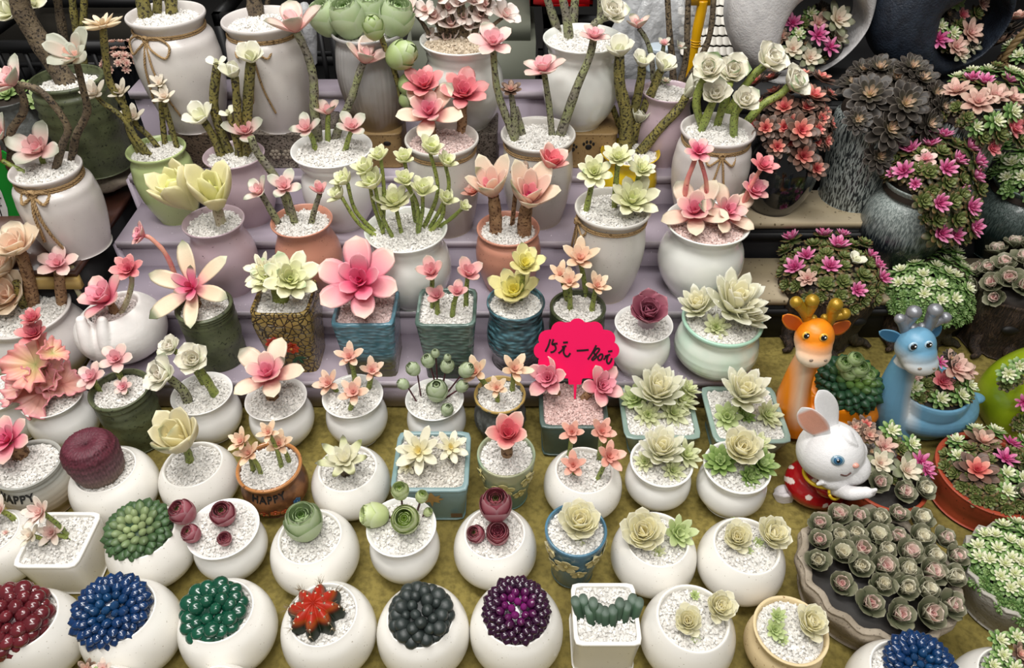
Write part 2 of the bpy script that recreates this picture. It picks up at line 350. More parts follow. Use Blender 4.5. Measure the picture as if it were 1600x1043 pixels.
sty('whiterosegreen', [(5, 1, 10, 50, .85, [(0, 'ccd49c'), (.5, 'f8f2da'), (1, 'f6f2dc')]), (5, .8, 30, 55, .8, [(0, 'f2e8c4'), (1, 'fcf4e0')]), (5, .6, 50, 48, .8, [(0, 'ece6bc'), (1, 'f7f1da')]), (4, .4, 64, 42, .8, [(0, 'ecdcb0'), (1, 'f6ecd0')]), (3, .2, 76, 30, .9, [(0, 'eed0a4'), (1, 'f4e0c0')])], (.62, 2.4, .45), cup=.65, blot=(.4, '6f9350'), th=.05)
sty('whitebud', [(3, 1, 40, 40, .8, [(0, 'dfe0b8'), (1, 'f3f0da')]), (3, .8, 60, 40, .8, [(0, 'e6e4c0'), (1, 'f6f3e0')])], (.6, 2.3, .4), cup=.6, je=10)
sty('whitepetal', [(4, 1, 22, 30, .8, [(0, 'dbd9a8'), (.5, 'f1eed0'), (1, 'f6f2de')]), (3, .6, 50, 34, .7, [(0, 'd9dca4'), (1, 'f2f0d0')])], (.62, 2.3, .35), cup=.5, je=14, ja=.35)
sty('whitetwo', [(2, 1, 10, 30, .8, [(0, 'd2d0a0'), (.4, 'efecd0'), (1, 'f6f2e2')]), (2, .5, 50, 30, .8, [(0, 'd5d8a0'), (1, 'f0eed0')])], (.62, 2.3, .35), cup=.5, je=14, ja=.5)
sty('yellowcup', [(5, 1, 24, 34, .56, [(0, 'cfd98a'), (.4, 'eeefb0'), (1, 'f5f3cc')]), (5, .82, 46, 32, .56, [(0, 'd3dc8c'), (1, 'f2f2be')]), (4, .55, 64, 26, .56, [(0, 'bed06c'), (1, 'e8ec9c')]), (3, .3, 76, 16, .6, [(0, 'b6cc60'), (1, 'dfe78c')])], (.6, 1.9, .38), cup=.6, th=.1, je=7)
sty('yellowlotus', [(8, 1, 14, 26, .46, [(0, 'd6de94'), (.4, 'f1f0bc'), (1, 'f6f2ce')]), (7, .78, 34, 26, .46, [(0, 'd8e090'), (1, 'f4f2be')]), (6, .56, 52, 24, .46, [(0, 'd2dc84'), (1, 'f1f0b0')]), (4, .34, 68, 20, .5, [(0, 'c2d270'), (1, 'e9ec9e')])], (.62, 2, .36), cup=.45, th=.09, je=7, blot=(.1, 'b9cfa0'))
sty('yellowfat', [(5, 1, 42, 34, .5, [(0, 'd8d884'), (.5, 'f0e9a2'), (1, 'f2e6ac')]), (5, .85, 60, 28, .5, [(0, 'dadc84'), (1, 'f1ea9e')]), (4, .62, 72, 20, .5, [(0, 'c9d468'), (1, 'e9e884')])], (.58, 2.1, .5), cup=.35, th=.22, je=10, ja=.25)
sty('yellowspot', [(7, 1, 30, 26, .5, [(0, 'dfd86c'), (.4, 'f4eb9c'), (.9, 'f4e79a'), (1, '3d4320')]), (6, .74, 48, 24, .52, [(0, 'e4d850'), (1, 'f5ea86')]), (5, .5, 62, 24, .56, [(0, 'e8d63c'), (1, 'f3e45c')]), (3, .28, 74, 12, .6, [(0, 'e2cc30'), (1, 'efdc48')])], (.6, 1.9, .42), cup=.5, th=.14, blot=(.35, '3d4320'))
sty('creambud', [(6, 1, 44, 34, .52, [(0, 'e0d49a'), (.5, 'f2e7b4'), (1, 'f4e9bd')]), (5, .82, 60, 32, .56, [(0, 'ecdd98'), (1, 'f5e9ae')]), (4, .6, 72, 26, .6, [(0, 'eed78a'), (1, 'f4e29c')])], (.6, 2.2, .42), cup=.5, th=.14, je=10, blot=(.2, '8b9062'))
sty('creamspike', [(7, 1, 26, 14, .42, [(0, 'e0dca8'), (.5, 'f0ecca'), (.8, 'd8dca0'), (.92, '5a5636'), (1, '3a3224')]), (6, .8, 46, 14, .42, [(0, 'e4deaa'), (.9, 'f3efcf'), (1, '8a9060')]), (5, .55, 64, 10, .44, [(0, 'e8e0b0'), (1, 'f5f0d4')])], (.34, 1.15, .6), cup=.45, th=.12, blot=(.25, '9aa45a'))
sty('creamcactus', [(7, 1, 16, 14, .38, [(0, 'efe6b4'), (.5, 'f5f0d2'), (1, 'f4eccb')]), (6, .72, 36, 16, .4, [(0, 'f0e4a4'), (1, 'f6f0cf')]), (4, .4, 60, 14, .5, [(0, 'f0d870'), (1, 'f5e8a8')])], (.6, 1.8, .35), cup=.4, th=.09, je=9)
sty('mauverose', [(6, 1, 24, 40, .8, [(0, '8c3f52'), (.6, 'a8596c'), (1, 'c07c88')]), (6, .78, 44, 46, .8, [(0, '8a3c50'), (1, 'b46a7c')]), (5, .56, 60, 44, .8, [(0, '7c3248'), (1, 'ac6074')]), (4, .36, 72, 36, .8, [(0, '6c2840'), (1, 'a05468')]), (3, .2, 80, 20, .8, [(0, '5c2038'), (1, '904a5c')])], (.6, 2.6, .5), cup=.5, th=.04, je=5)
sty('hotstar', [(7, 1, 14, 14, .34, [(0, 'c12f7c'), (.5, 'dc5c9c'), (1, 'ee96b8')]), (6, .74, 38, 14, .34, [(0, 'c52c7a'), (1, 'e470a4')]), (5, .46, 58, 12, .38, [(0, 'b81c68'), (1, 'dc5290')])], PT, th=.16, cup=.2)
sty('hawor', [(9, 1, 22, 40, .42, [(0, 'd2d68c'), (.4, 'eeeab6'), (1, 'f3efce')]), (8, .86, 42, 40, .44, [(0, 'd9da90'), (1, 'f4efc6')]), (7, .68, 56, 38, .46, [(0, 'e6df90'), (1, 'f5ecb8')]), (5, .46, 68, 30, .5, [(0, 'eedc80'), (1, 'f4e49c')]), (3, .26, 78, 16, .6, [(0, 'edd35c'), (1, 'f2dc78')])], (.62, 2.2, .5), cup=.35, th=.09, je=6, mat='clear', rise=.04)
sty('haworball', [(9, 1, 14, 46, .62, [(0, 'e0df96'), (.3, 'f2ecb8'), (1, 'f8f3d2')]), (9, .92, 32, 44, .62, [(0, 'ece49c'), (1, 'f8f2c8')]), (8, .78, 46, 40, .6, [(0, 'f4ea9c'), (1, 'f9f0bc')]), (7, .62, 58, 34, .6, [(0, 'f6ecaa'), (1, 'faf2c8')]), (6, .46, 68, 22, .6, [(0, 'f5e694'), (1, 'f9eeb0')]), (4, .3, 78, 10, .6, [(0, 'f2dc70'), (1, 'f6e488')])], (.62, 2.4, .6), cup=.35, th=.06, je=8, mat='clear', rise=.06)
sty('haworup', [(10, 1, 34, 20, .36, [(0, 'dfe2a6'), (.4, 'f2f1ca'), (1, 'f8f7e2')]), (9, .98, 46, 18, .36, [(0, 'e4e4a8'), (1, 'f8f5da')]), (8, .92, 58, 14, .38, [(0, 'ece8ac'), (1, 'f9f4d4')]), (7, .84, 68, 10, .4, [(0, 'f0eaac'), (1, 'f9f3cc')]), (5, .74, 78, 4, .42, [(0, 'f2e8a0'), (1, 'f8f0c0')])], (.55, 1.6, .6), cup=.35, th=.07, je=6, mat='clear')
sty('haworpale', [(9, 1, 16, 22, .38, [(0, 'a9bb58'), (.5, 'd6dc98'), (1, 'eceec0')]), (8, .8, 36, 22, .4, [(0, 'b3c260'), (1, 'e2e6aa')]), (6, .56, 56, 18, .42, [(0, 'b3c45c'), (1, 'd8e094')]), (4, .34, 70, 12, .46, [(0, 'a8be50'), (1, 'cdda80')])], (.5, 1.6, .5), cup=.35, th=.12, mat='clear')
sty('haworgreen', [(9, 1, 14, 24, .42, [(0, '4f7a2c'), (.6, '7ea444'), (1, 'a9c468')]), (8, .8, 36, 22, .42, [(0, '5a8a2c'), (1, 'a0c05a')]), (6, .56, 56, 18, .44, [(0, '6c9a34'), (1, 'b6d070')]), (4, .34, 70, 12, .46, [(0, '7aa83c'), (1, 'c2d880')])], (.5, 1.6, .5), cup=.35, th=.14, mat='clear')
sty('haworlime', [(8, 1, 20, 30, .42, [(0, '8fb040'), (.6, 'c0d67c'), (1, 'd8e6a0')]), (7, .8, 42, 26, .42, [(0, '98b844'), (1, 'cfe08e')]), (5, .55, 62, 20, .46, [(0, '9dbc48'), (1, 'd4e290')])], (.55, 1.8, .5), cup=.35, th=.14, mat='clear')
GR = [(0, '33401f'), (.5, '58663a'), (1, '6f5c48')]
sty('sedpink', [(7, .95, -30, 20, .5, GR), (7, .92, 4, 22, .46, [(0, '3e4c26'), (.6, '67743f'), (1, '85603f')]), (8, .92, 30, 18, .36, [(0, 'c02a7c'), (.5, 'e2609e'), (1, 'f59cc2')]), (6, .68, 50, 14, .36, [(0, 'b0286a'), (1, 'e4699e')]), (4, .42, 66, 8, .4, [(0, 'a01a58'), (1, 'd84c88')])], (.6, 1.8, .5), cup=.15, th=.22, rise=.12)
sty('sedgreen', [(7, 1, -14, 30, .5, GR), (7, .92, 18, 22, .5, [(0, '3e4c26'), (.7, '68763f'), (1, '8a6448')]), (6, .74, 44, 18, .5, [(0, '46542a'), (1, '7e8a4c')]), (4, .5, 68, 10, .5, [(0, '52602e'), (1, '92985a')])], (.62, 2, .5), cup=.15, th=.26, rise=.12)
sty('sedwhite', [(7, 1, -24, 24, .46, [(0, '35552a'), (.6, '66904a'), (1, '9ab66c')]), (7, .92, 4, 20, .46, [(0, '4a7434'), (.7, '7ea656'), (1, 'a8c07a')]), (8, .74, 28, 18, .36, [(0, 'c8d88c'), (.5, 'e6eab4'), (1, 'f6f4da')]), (6, .54, 48, 14, .36, [(0, 'd2de8e'), (1, 'f4f3cc')]), (4, .3, 66, 8, .4, [(0, 'c2d478'), (1, 'eaeeac')])], (.6, 1.8, .5), cup=.15, th=.22, rise=.12)
sty('sedlime', [(7, 1, -10, 24, .5, [(0, '2f4d26'), (.7, '587f40'), (1, '86a660')]), (7, .8, 16, 20, .5, [(0, '3c5f2c'), (1, '7a9e54')]), (6, .58, 42, 16, .5, [(0, '4c7434'), (1, '94b468')]), (4, .36, 66, 8, .5, [(0, '5c843c'), (1, 'a8c47a')])], (.6, 1.9, .5), cup=.15, th=.26, rise=.12)
sty('aeodark', [(9, 1, -8, 22, .42, [(0, '2d2a22'), (.7, '332e2a'), (1, '463e38')]), (9, .86, 8, 22, .42, [(0, '302b24'), (1, '3e3833')]), (8, .66, 26, 20, .42, [(0, '4a4830'), (1, '46403a')]), (6, .44, 44, 18, .4, [(0, 'b4a860'), (.6, 'c8a888'), (1, '6e5c40')]), (5, .28, 60, 14, .4, [(0, 'd8b878'), (1, 'e8b49c')])], (.66, 2.2, .3), cup=.3, th=.06, edge='958a7e')
sty('coralbrown', [(7, 1, 0, 22, .5, [(0, '4c3c30'), (.7, '66544a'), (1, '8a6e60')]), (6, .84, 16, 20, .5, [(0, '6c4438'), (1, '85685a')]), (6, .66, 30, 20, .48, [(0, 'dc4c50'), (.6, 'ee8272'), (1, 'f3ab90')]), (5, .46, 50, 16, .5, [(0, 'd63c4c'), (1, 'ee7a72')]), (3, .25, 68, 10, .5, [(0, 'c82c44'), (1, 'e2585c')])], (.6, 1.7, .4), cup=.35, th=.1)
sty('brownrose', [(7, 1, 6, 22, .5, [(0, '5e463a'), (.7, '7a6252'), (1, 'a68a72')]), (6, .74, 26, 20, .5, [(0, 'a07060'), (1, 'cfa88e')]), (5, .5, 48, 16, .5, [(0, 'dc8c7c'), (1, 'f1bea4')]), (3, .28, 66, 10, .5, [(0, 'd87c74'), (1, 'eeaa96')])], (.6, 1.8, .4), cup=.35, th=.12)
sty('pinkbrown', [(7, 1, 10, 20, .48, [(0, '8a5a50'), (.4, 'c99484'), (.85, 'e0b8a0'), (1, 'a08870')]), (6, .76, 30, 18, .46, [(0, 'd89488'), (1, 'ecc0aa')]), (5, .5, 52, 14, .46, [(0, 'da8c84'), (1, 'f0c0ae')]), (3, .3, 68, 8, .5, [(0, 'd07c7c'), (1, 'e8a89c')])], PT, cup=.35, th=.12)
sty('ivory', [(6, 1, 8, 18, .48, [(0, '6c7450'), (.6, '9aa07c'), (1, '7c7866')]), (6, .84, 26, 18, .48, [(0, 'e0c8a0'), (.6, 'efe2c4'), (1, 'e2dcbc')]), (5, .6, 46, 16, .46, [(0, 'eed0b0'), (1, 'f3e6cc')]), (3, .34, 66, 10, .5, [(0, 'eebca4'), (1, 'f2d8c4')])], PT, cup=.35, th=.12)
sty('wraprose', [(5, 1, 22, 34, .9, [(0, '49513a'), (.6, '72765a'), (1, '98947a')]), (5, .86, 44, 44, .9, [(0, '5c6048'), (.6, '8f8d72'), (1, 'b8ac94')]), (5, .78, 50, 30, .8, [(0, 'd89c94'), (.5, 'eebfb2'), (1, 'f4ddcb')]), (5, .60, 62, 28, .8, [(0, 'e09c98'), (1, 'f6d2c6')]), (4, .42, 74, 24, .8, [(0, 'd07c80'), (1, 'eeb0aa')])], (.6, 2, .5), cup=.35, th=.05, rise=.1)
sty('wraprosegreen', [(5, 1, 22, 34, .9, [(0, '49513a'), (.6, '72765a'), (1, '98947a')]), (5, .86, 44, 44, .9, [(0, '5c6048'), (.6, '8f8d72'), (1, 'b8b094')]), (5, .78, 50, 30, .8, [(0, 'c8c498'), (.5, 'e6e2bc'), (1, 'f2ecd0')]), (5, .60, 62, 28, .8, [(0, 'd4cca0'), (1, 'efe6c8')]), (4, .42, 74, 24, .8, [(0, 'c4b888'), (1, 'e6dcb8')])], (.6, 2, .5), cup=.35, th=.05, rise=.1)
sty('limerosette', [(8, 1, 4, 26, .46, [(0, '5a8434'), (1, 'a6bf74')]), (7, .78, 28, 24, .46, [(0, '76a044'), (1, 'c4d592')]), (6, .54, 50, 20, .46, [(0, '94b458'), (1, 'dbe4ac')])], (.62, 2, .4), cup=.3, th=.14)
sty('paleblossom', [(5, 1, 10, 26, .76, [(0, 'f4c0b2'), (.4, 'f9e2d6'), (1, 'fcf2e8')]), (4, .55, 46, 30, .74, [(0, 'f2b4a8'), (1, 'fadccf')]), (2, .28, 68, 20, .7, [(0, 'e8989a'), (1, 'f2b8b0')])], (.66, 2.5, .28), cup=.45, th=.07, je=12, ja=.2)
sty('pinkwide', [(5, 1, 8, 22, .62, [(0, 'ef8f9c'), (.5, 'f5bfb8'), (1, 'f1dcc8')]), (5, .64, 36, 24, .66, [(0, 'ee8696'), (1, 'f5b2b4')]), (4, .38, 58, 20, .64, [(0, 'ea7c8e'), (1, 'f2a2a8')])], (.62, 2, .3), cup=.4, th=.09, je=8, blot=(.2, '9c9a84'))
sty('bigcuppink', [(4, 1, 26, 22, .62, [(0, 'efa09a'), (.5, 'f1c2b4'), (.8, 'e9d2bf'), (1, '9b9a80')]), (3, .6, 50, 20, .6, [(0, 'ee949a'), (1, 'f3b8b2')])], (.6, 1.9, .3), cup=.5, th=.08, je=8, blot=(.4, '868a6c'))

RC = {}
def ros_mesh(style, seed):
    key = (style, seed)
    if key in RC: return RC[key]
    s = STY[style]; rng = random.Random(seed * 77 + len(style)); mb = MB(); a0 = 0
    for ri, (n, L, e, cu, w, st) in enumerate(s['rings']):
        a0 += math.pi / n + rng.uniform(-.1, .1)
        for j in range(n):
            ll = L * (1 + rng.uniform(-1, 1) * s['jl']); tc = s['tipcurl']
            V, f, t, E = leaf(R_(e + rng.uniform(-1, 1) * s['je']), R_(cu * (1 + rng.uniform(-.25, .25))), w * (1 + rng.uniform(-.08, .08)), s['prof'], s['th'], s['cup'], s['nl'], tc)
            V = V * ll; V[:, 0] += 0.03 * (1 - L * .6); V[:, 2] += s['rise'] * ri * .5
            C = stops_col(st, t) * (1 + rng.uniform(-.05, .05))
            lum = C @ np.array([.3, .6, .1]); kk = np.clip((lum - .18) / .3, 0, 1)[:, None]
            C = C * (1 - kk) + np.clip(C, 0, 1) ** (.5 if s['mat'] == 'clear' else .76) * kk
            if s['edge']: k = (E ** 6 * .8)[:, None]; C = C * (1 - k) + np.array(lin(s['edge'])) * k
            if s['blot'] and ri <= 1 and rng.random() < s['blot'][0]:
                k = np.clip((t - rng.uniform(.76, .9)) / .12, 0, 1)[:, None] * .85
                C = C * (1 - k) + np.array(lin(s['blot'][1])) * k
            a = a0 + 2 * math.pi * j / n + rng.uniform(-1, 1) * s['ja'] * (5 / max(n, 5))
            ca, sa = math.cos(a), math.sin(a)
            V = V @ np.array([[ca, sa, 0], [-sa, ca, 0], [0, 0, 1]])
            mb.add(V, f, C)
    k = max(float(np.percentile(np.linalg.norm(v[:, :2], axis=1), 99)) for v in mb.v)
    mb.v = [v / k for v in mb.v]
    RC[key] = mb.mesh('rosette_' + style, s['mat']); return RC[key]

def bud_mesh(kind, seed):
    """closed rosette: overlapping shell leaves around an egg, open eye on top"""
    key = ('bud' + kind, seed)
    if key in RC: return RC[key]
    out, mid, eye, openr = {'green': ('8fb56a', 'b7d08e', '5f8a35', .85), 'palegreen': ('a9c878', 'd3e0a2', '9dbb50', .85), 'pink': ('93384e', 'b8606e', '5e5a30', .80), 'egg': ('8fae5c', 'b8cc88', 'c08a68', .06),
                            'pinkopen': ('94384e', 'bd6672', '7a3040', 1.05), 'jade': ('9aba80', 'c6d8a8', '7ea256', .85), 'mini': ('9db884', 'c3d2a8', '6e7a50', .45)}[kind]
    rng = random.Random(seed * 31 + len(kind)); mb = MB()
    if openr < .3: ball(mb, (0, 0, .90), (.70, .70, .90), lin(out), 16, 12)
    else: ball(mb, (0, 0, .52), (.62, .62, .52), lin(eye), 16, 12)
    layers = [(4, .0, 1.25, 1.0, out, mid), (4, .1, 1.6, .99, out, mid), (4, .2, 1.92, .96, out, mid)]
    for li, (n, z0, z1, rr, c0, c1) in enumerate(layers):
        for j in range(n):
            a0 = 2 * math.pi * (j + li * .5) / n + rng.uniform(-.1, .1); half = math.pi / n * 1.25
            V = []; T = []
            nr, nc = 9, 9
            for i in range(nr):
                t = i / (nr - 1)
                for k in range(nc):
                    s = -1 + 2 * k / (nc - 1)
                    ph = math.pi * (1 - (z0 + (z1 - z0) * t * (1 - .18 * s * s)) / 2)     # from bottom
                    a = a0 + s * half * (1 - .25 * max(0, t - .6))
                    ph = max(ph, openr * (1.12 - .14 * li))
                    R = (.84 - .075 * li) * (1 + .05 * (1 - s * s)) * (1 + .10 * max(0, t - .6) + .05 * t)
                    pr = math.sin(ph) ** .85
                    V.append((R * pr * math.cos(a), R * pr * math.sin(a), .95 + math.cos(ph))); T.append(t)
            C = stops_col([(0, c0), (.5, c1), (1, c1)], np.array(T)); S_ = np.abs(np.tile(np.linspace(-1, 1, nc), nr)); ed = (np.clip(np.maximum(S_, np.array(T)) - .8, 0, 1) / .2)[:, None] * .45
            C = C * (1 - ed) + (C * .4 + .5) * ed
            mb.add(V, grid_faces(nr, nc, False), C)
    # eye leaves
    if openr > .1:
        for li in range(3):
            for j in range(5):
                V, f, t, E = leaf(R_(80), R_(30), .9, (.6, 2.4, .6), .06, .5, 5)
                V = V * (.46 - .07 * li); V[:, 0] += .56 * math.sin(openr) * (1 - .3 * li); V[:, 2] += (.95 + math.cos(openr)) - .42 + .03 * li
                a = 2 * math.pi * (j + .5 * li) / 5; ca, sa = math.cos(a), math.sin(a)
                mb.add(V @ np.array([[ca, sa, 0], [-sa, ca, 0], [0, 0, 1]]), f, stops_col([(0, eye), (1, mid if li < 2 else eye)], t))
    mb.v = [v / .92 * np.array([1, 1, 1.14]) for v in mb.v]
    RC[key] = mb.mesh('bud_' + kind, 'leaf'); return RC[key]

def bead_mesh(kind, seed=1):
    key = ('bead' + kind, seed)
    if key in RC: return RC[key]
    P = dict(blue=(120, .17, 1.5, '061d3e', '0c3260', '16446e', 'gloss', .8), green=(46, .25, 1.35, '073527', '0f4f39', '0f4f39', 'gloss', .75), black=(58, .22, 1.3, '1c2120', '2e3634', '363f3c', 'toy', .8),
             purple=(120, .165, 1.4, '1c0618', '300a2c', '7d1a6a', 'gloss', .8), red=(60, .22, 1.35, '43141c', '6a2028', '74242e', 'gloss', .8), dgreen=(110, .17, 1.6, '2f4a30', '4d6b42', 'b4c48c', 'leaf', .75), deer=(120, .19, 1.6, '173424', '2c5236', '7fa048', 'leaf', 1.2))[kind]
    n, br, el, c0, c1, cc, mat, flat = P; rng = random.Random(seed); mb = MB()
    ball(mb, (0, 0, flat * .35), (.82, .82, flat * .58), lin(c0), 16, 10)
    for i in range(n):
        f = (i + .5) / n; ph = R_(112) * (i / n) ** .55; th = i * 2.399963 + rng.uniform(-.05, .05)
        nrm = np.array([math.sin(ph) * math.cos(th), math.sin(ph) * math.sin(th), math.cos(ph)])
        pos = nrm * np.array([.84, .84, flat * .62]) + np.array([0, 0, flat * .38])
        pos = pos * (1 + rng.uniform(-.03, .03))
        z = nrm / np.linalg.norm(nrm); x = np.cross([0, 0, 1.0], z); x = x / (np.linalg.norm(x) + 1e-6); y = np.cross(z, x)
        r = br * (rng.uniform(.88, 1.1) if kind not in ('black', 'green', 'red') else rng.uniform(.78, 1.2)) * (.72 + .28 * min(1, f * 3)) * (1.15 if kind in 'green black red' else 1)
        V = []; nu, nv = 10, 8
        for a in range(nv + 1):
            p = math.pi * a / nv
            for b in range(nu):
                q = 2 * math.pi * b / nu; s = math.sin(p) * (1 + .18 * math.cos(p)); zz = math.cos(p) * el
                if kind in ('blue', 'purple', 'dgreen', 'deer') and a == 0: zz *= 1.12
                V.append((r * s * math.cos(q), r * s * math.sin(q) * .92, r * zz))
        V = np.array(V); tt = np.repeat(1 - np.arange(nv + 1) / nv, nu)
        k = max(0, 1 - f * (5.5 if kind != 'dgreen' and kind != 'deer' else 3.5)) if kind not in ('green', 'red', 'black') else 0
        top = np.array(lin(c1)) * (1 - k) + np.array(lin(cc)) * k; bot = np.array(lin(c0)) * (1 - k) + np.array(lin(cc)) * k
        C = bot + (top - bot) * np.clip(tt * 1.2, 0, 1)[:, None]
        mb.add(V @ np.stack([x, y, z]) + pos, grid_faces(nv + 1, nu), C * rng.uniform(.85, 1.15))
    RC[key] = mb.mesh('beads_' + kind, mat); return RC[key]

# ------------------------------------------------------------------ gravel
def gravel(mb, r, z, sq=0, size=.0026, tint='ece9e3', seed=0, dome=.002, dens=1.0):
    rng = np.random.default_rng(seed)
    A = (4 if sq else math.pi) * r * r; n = int(min(1500, A / (size * size * .95) * dens))
    a = rng.uniform(0, 2 * math.pi, n); q = np.sqrt(rng.uniform(0, 1, n))
    if sq: x = rng.uniform(-r, r, n) * .97; y = rng.uniform(-r, r, n) * .97
    else: x = r * q * np.cos(a) * .98; y = r * q * np.sin(a) * .98
    base = np.array([(-1, -1, -1), (1, -1, -1), (1, 1, -1), (-1, 1, -1), (-1, -1, 1), (1, -1, 1), (1, 1, 1), (-1, 1, 1)], float)
    F8 = [(0, 3, 2, 1), (4, 5, 6, 7), (0, 1, 5, 4), (1, 2, 6, 5), (2, 3, 7, 6), (3, 0, 4, 7)]
    rr = np.minimum(1, np.sqrt(x * x + y * y) / r)
    zz = z + dome * (1 - rr ** 2) + rng.uniform(-.35, .5, n) * size
    S = size * rng.uniform(.38, .72, (n, 1, 3)) * np.array([1, 1, .8])
    B = base[None] * (1 + rng.uniform(-.35, .25, (n, 8, 3))) * S
    Q = rng.normal(size=(n, 4)); Q /= np.linalg.norm(Q, axis=1)[:, None]
    w, i, j, k = Q.T
    Rm = np.stack([1 - 2 * (j * j + k * k), 2 * (i * j - k * w), 2 * (i * k + j * w), 2 * (i * j + k * w), 1 - 2 * (i * i + k * k), 2 * (j * k - i * w), 2 * (i * k - j * w), 2 * (j * k + i * w), 1 - 2 * (i * i + j * j)], 1).reshape(n, 3, 3)
    V = np.einsum('nij,nkj->nki', Rm, B) + np.stack([x, y, zz], 1)[:, None]
    f = [tuple(v + 8 * t for v in q) for t in range(n) for q in F8]
    sh = rng.uniform(.82, 1.04, (n, 1)) * np.array(lin(tint)); C = np.repeat(np.clip(sh, 0, .93), 8, 0)
    mb.add(V.reshape(-1, 3), f, C)
    # bed under the stones
    m = 32; aa = np.linspace(0, 2 * math.pi, m, endpoint=False)
    kk = 1 / (np.abs(np.cos(aa)) ** 10 + np.abs(np.sin(aa)) ** 10) ** .1 if sq else 1
    V = [(0, 0, z + dome * .6)] + [tuple(p) for p in np.stack([r * kk * np.cos(aa), r * kk * np.sin(aa), np.full(m, z - size * .3)], 1)]
    mb.add(V, [(0, 1 + t, 1 + (t + 1) % m) for t in range(m)], np.array(lin(tint)) * .75)

# ------------------------------------------------------------------ pots
def profile(kind, R, B, b, h):
    if kind == 'bowl':
        P = [(0, .0), (b, 0), (b * 1.06, .012), (B * .84, .13), (B * .975, .30), (B, .46), (B * .965, .66), (B * .87, .84), (R * 1.09, .965), (R * 1.03, .998), (R * .985, .985), (R * .96, .94), (R * .965, .86)]; g = .90; gr = .965
    elif kind == 'jar':
        P = [(0, 0), (b, 0), (b * 1.04, .012), (b + (B - b) * .55, .2), (b + (B - b) * .9, .42), (B, .6), (B * .97, .72), (B * .88 + R * .06, .81), (R * .90, .87), (R * .875, .90), (R * .91, .93), (R * .985, .965), (R, .985), (R * .975, 1.0), (R * .93, .99), (R * .87, .95), (R * .83, .90), (R * .82, .84)]; g = .925; gr = .85
    elif kind == 'flare':
        P = [(0, 0), (b, 0), (b * 1.05, .012), (B * .86, .18), (B * .985, .36), (B, .50), (B * .95, .64), (B * .84, .76), (R * .86, .84), (R * .87, .89), (R * .95, .95), (R, .985), (R * .985, 1.0), (R * .945, .992), (R * .87, .95), (R * .82, .88)]; g = .93; gr = .87
    elif kind == 'squat':
        P = [(0, 0), (b, 0), (b * 1.05, .012), (B * .82, .14), (B * .97, .30), (B, .45), (B * .96, .62), (B * .86, .77), (R * .93, .86), (R * .935, .90), (R * .98, .95), (R, .98), (R * .98, 1.0), (R * .92, .99), (R * .88, .93), (R * .87, .86)]; g = .92; gr = .88
    elif kind == 'cup':
        P = [(0, 0), (b, 0), (b * 1.04, .012), (b + (B - b) * .35, .25), (b + (B - b) * .75, .55), (B, .8), (R * .99, .93), (R, .975), (R * .985, 1.0), (R * .93, 1.0), (R * .90, .97), (R * .885, .88)]; g = .92; gr = .89
    elif kind == 'cyl':
        P = [(0, 0), (b, 0), (b * 1.02, .012), ((b + B) / 2, .3), (B, .6), (B * .99, .82), (R * .97, .90), (R * .99, .93), (R, .975), (R * .985, 1.0), (R * .92, 1.0), (R * .885, .965), (R * .875, .88)]; g = .90; gr = .88
    elif kind == 'square':
        P = [(0, 0), (b, 0), (b * 1.03, .015), (b + (B - b) * .5, .4), (B, .8), (R * .985, .93), (R, .96), (R * .995, .985), (R * .97, 1.0), (R * .90, 1.0), (R * .87, .98), (R * .86, .88)]; g = .93; gr = .87
    return [(r, z * h) for r, z in P], g * h, gr * R

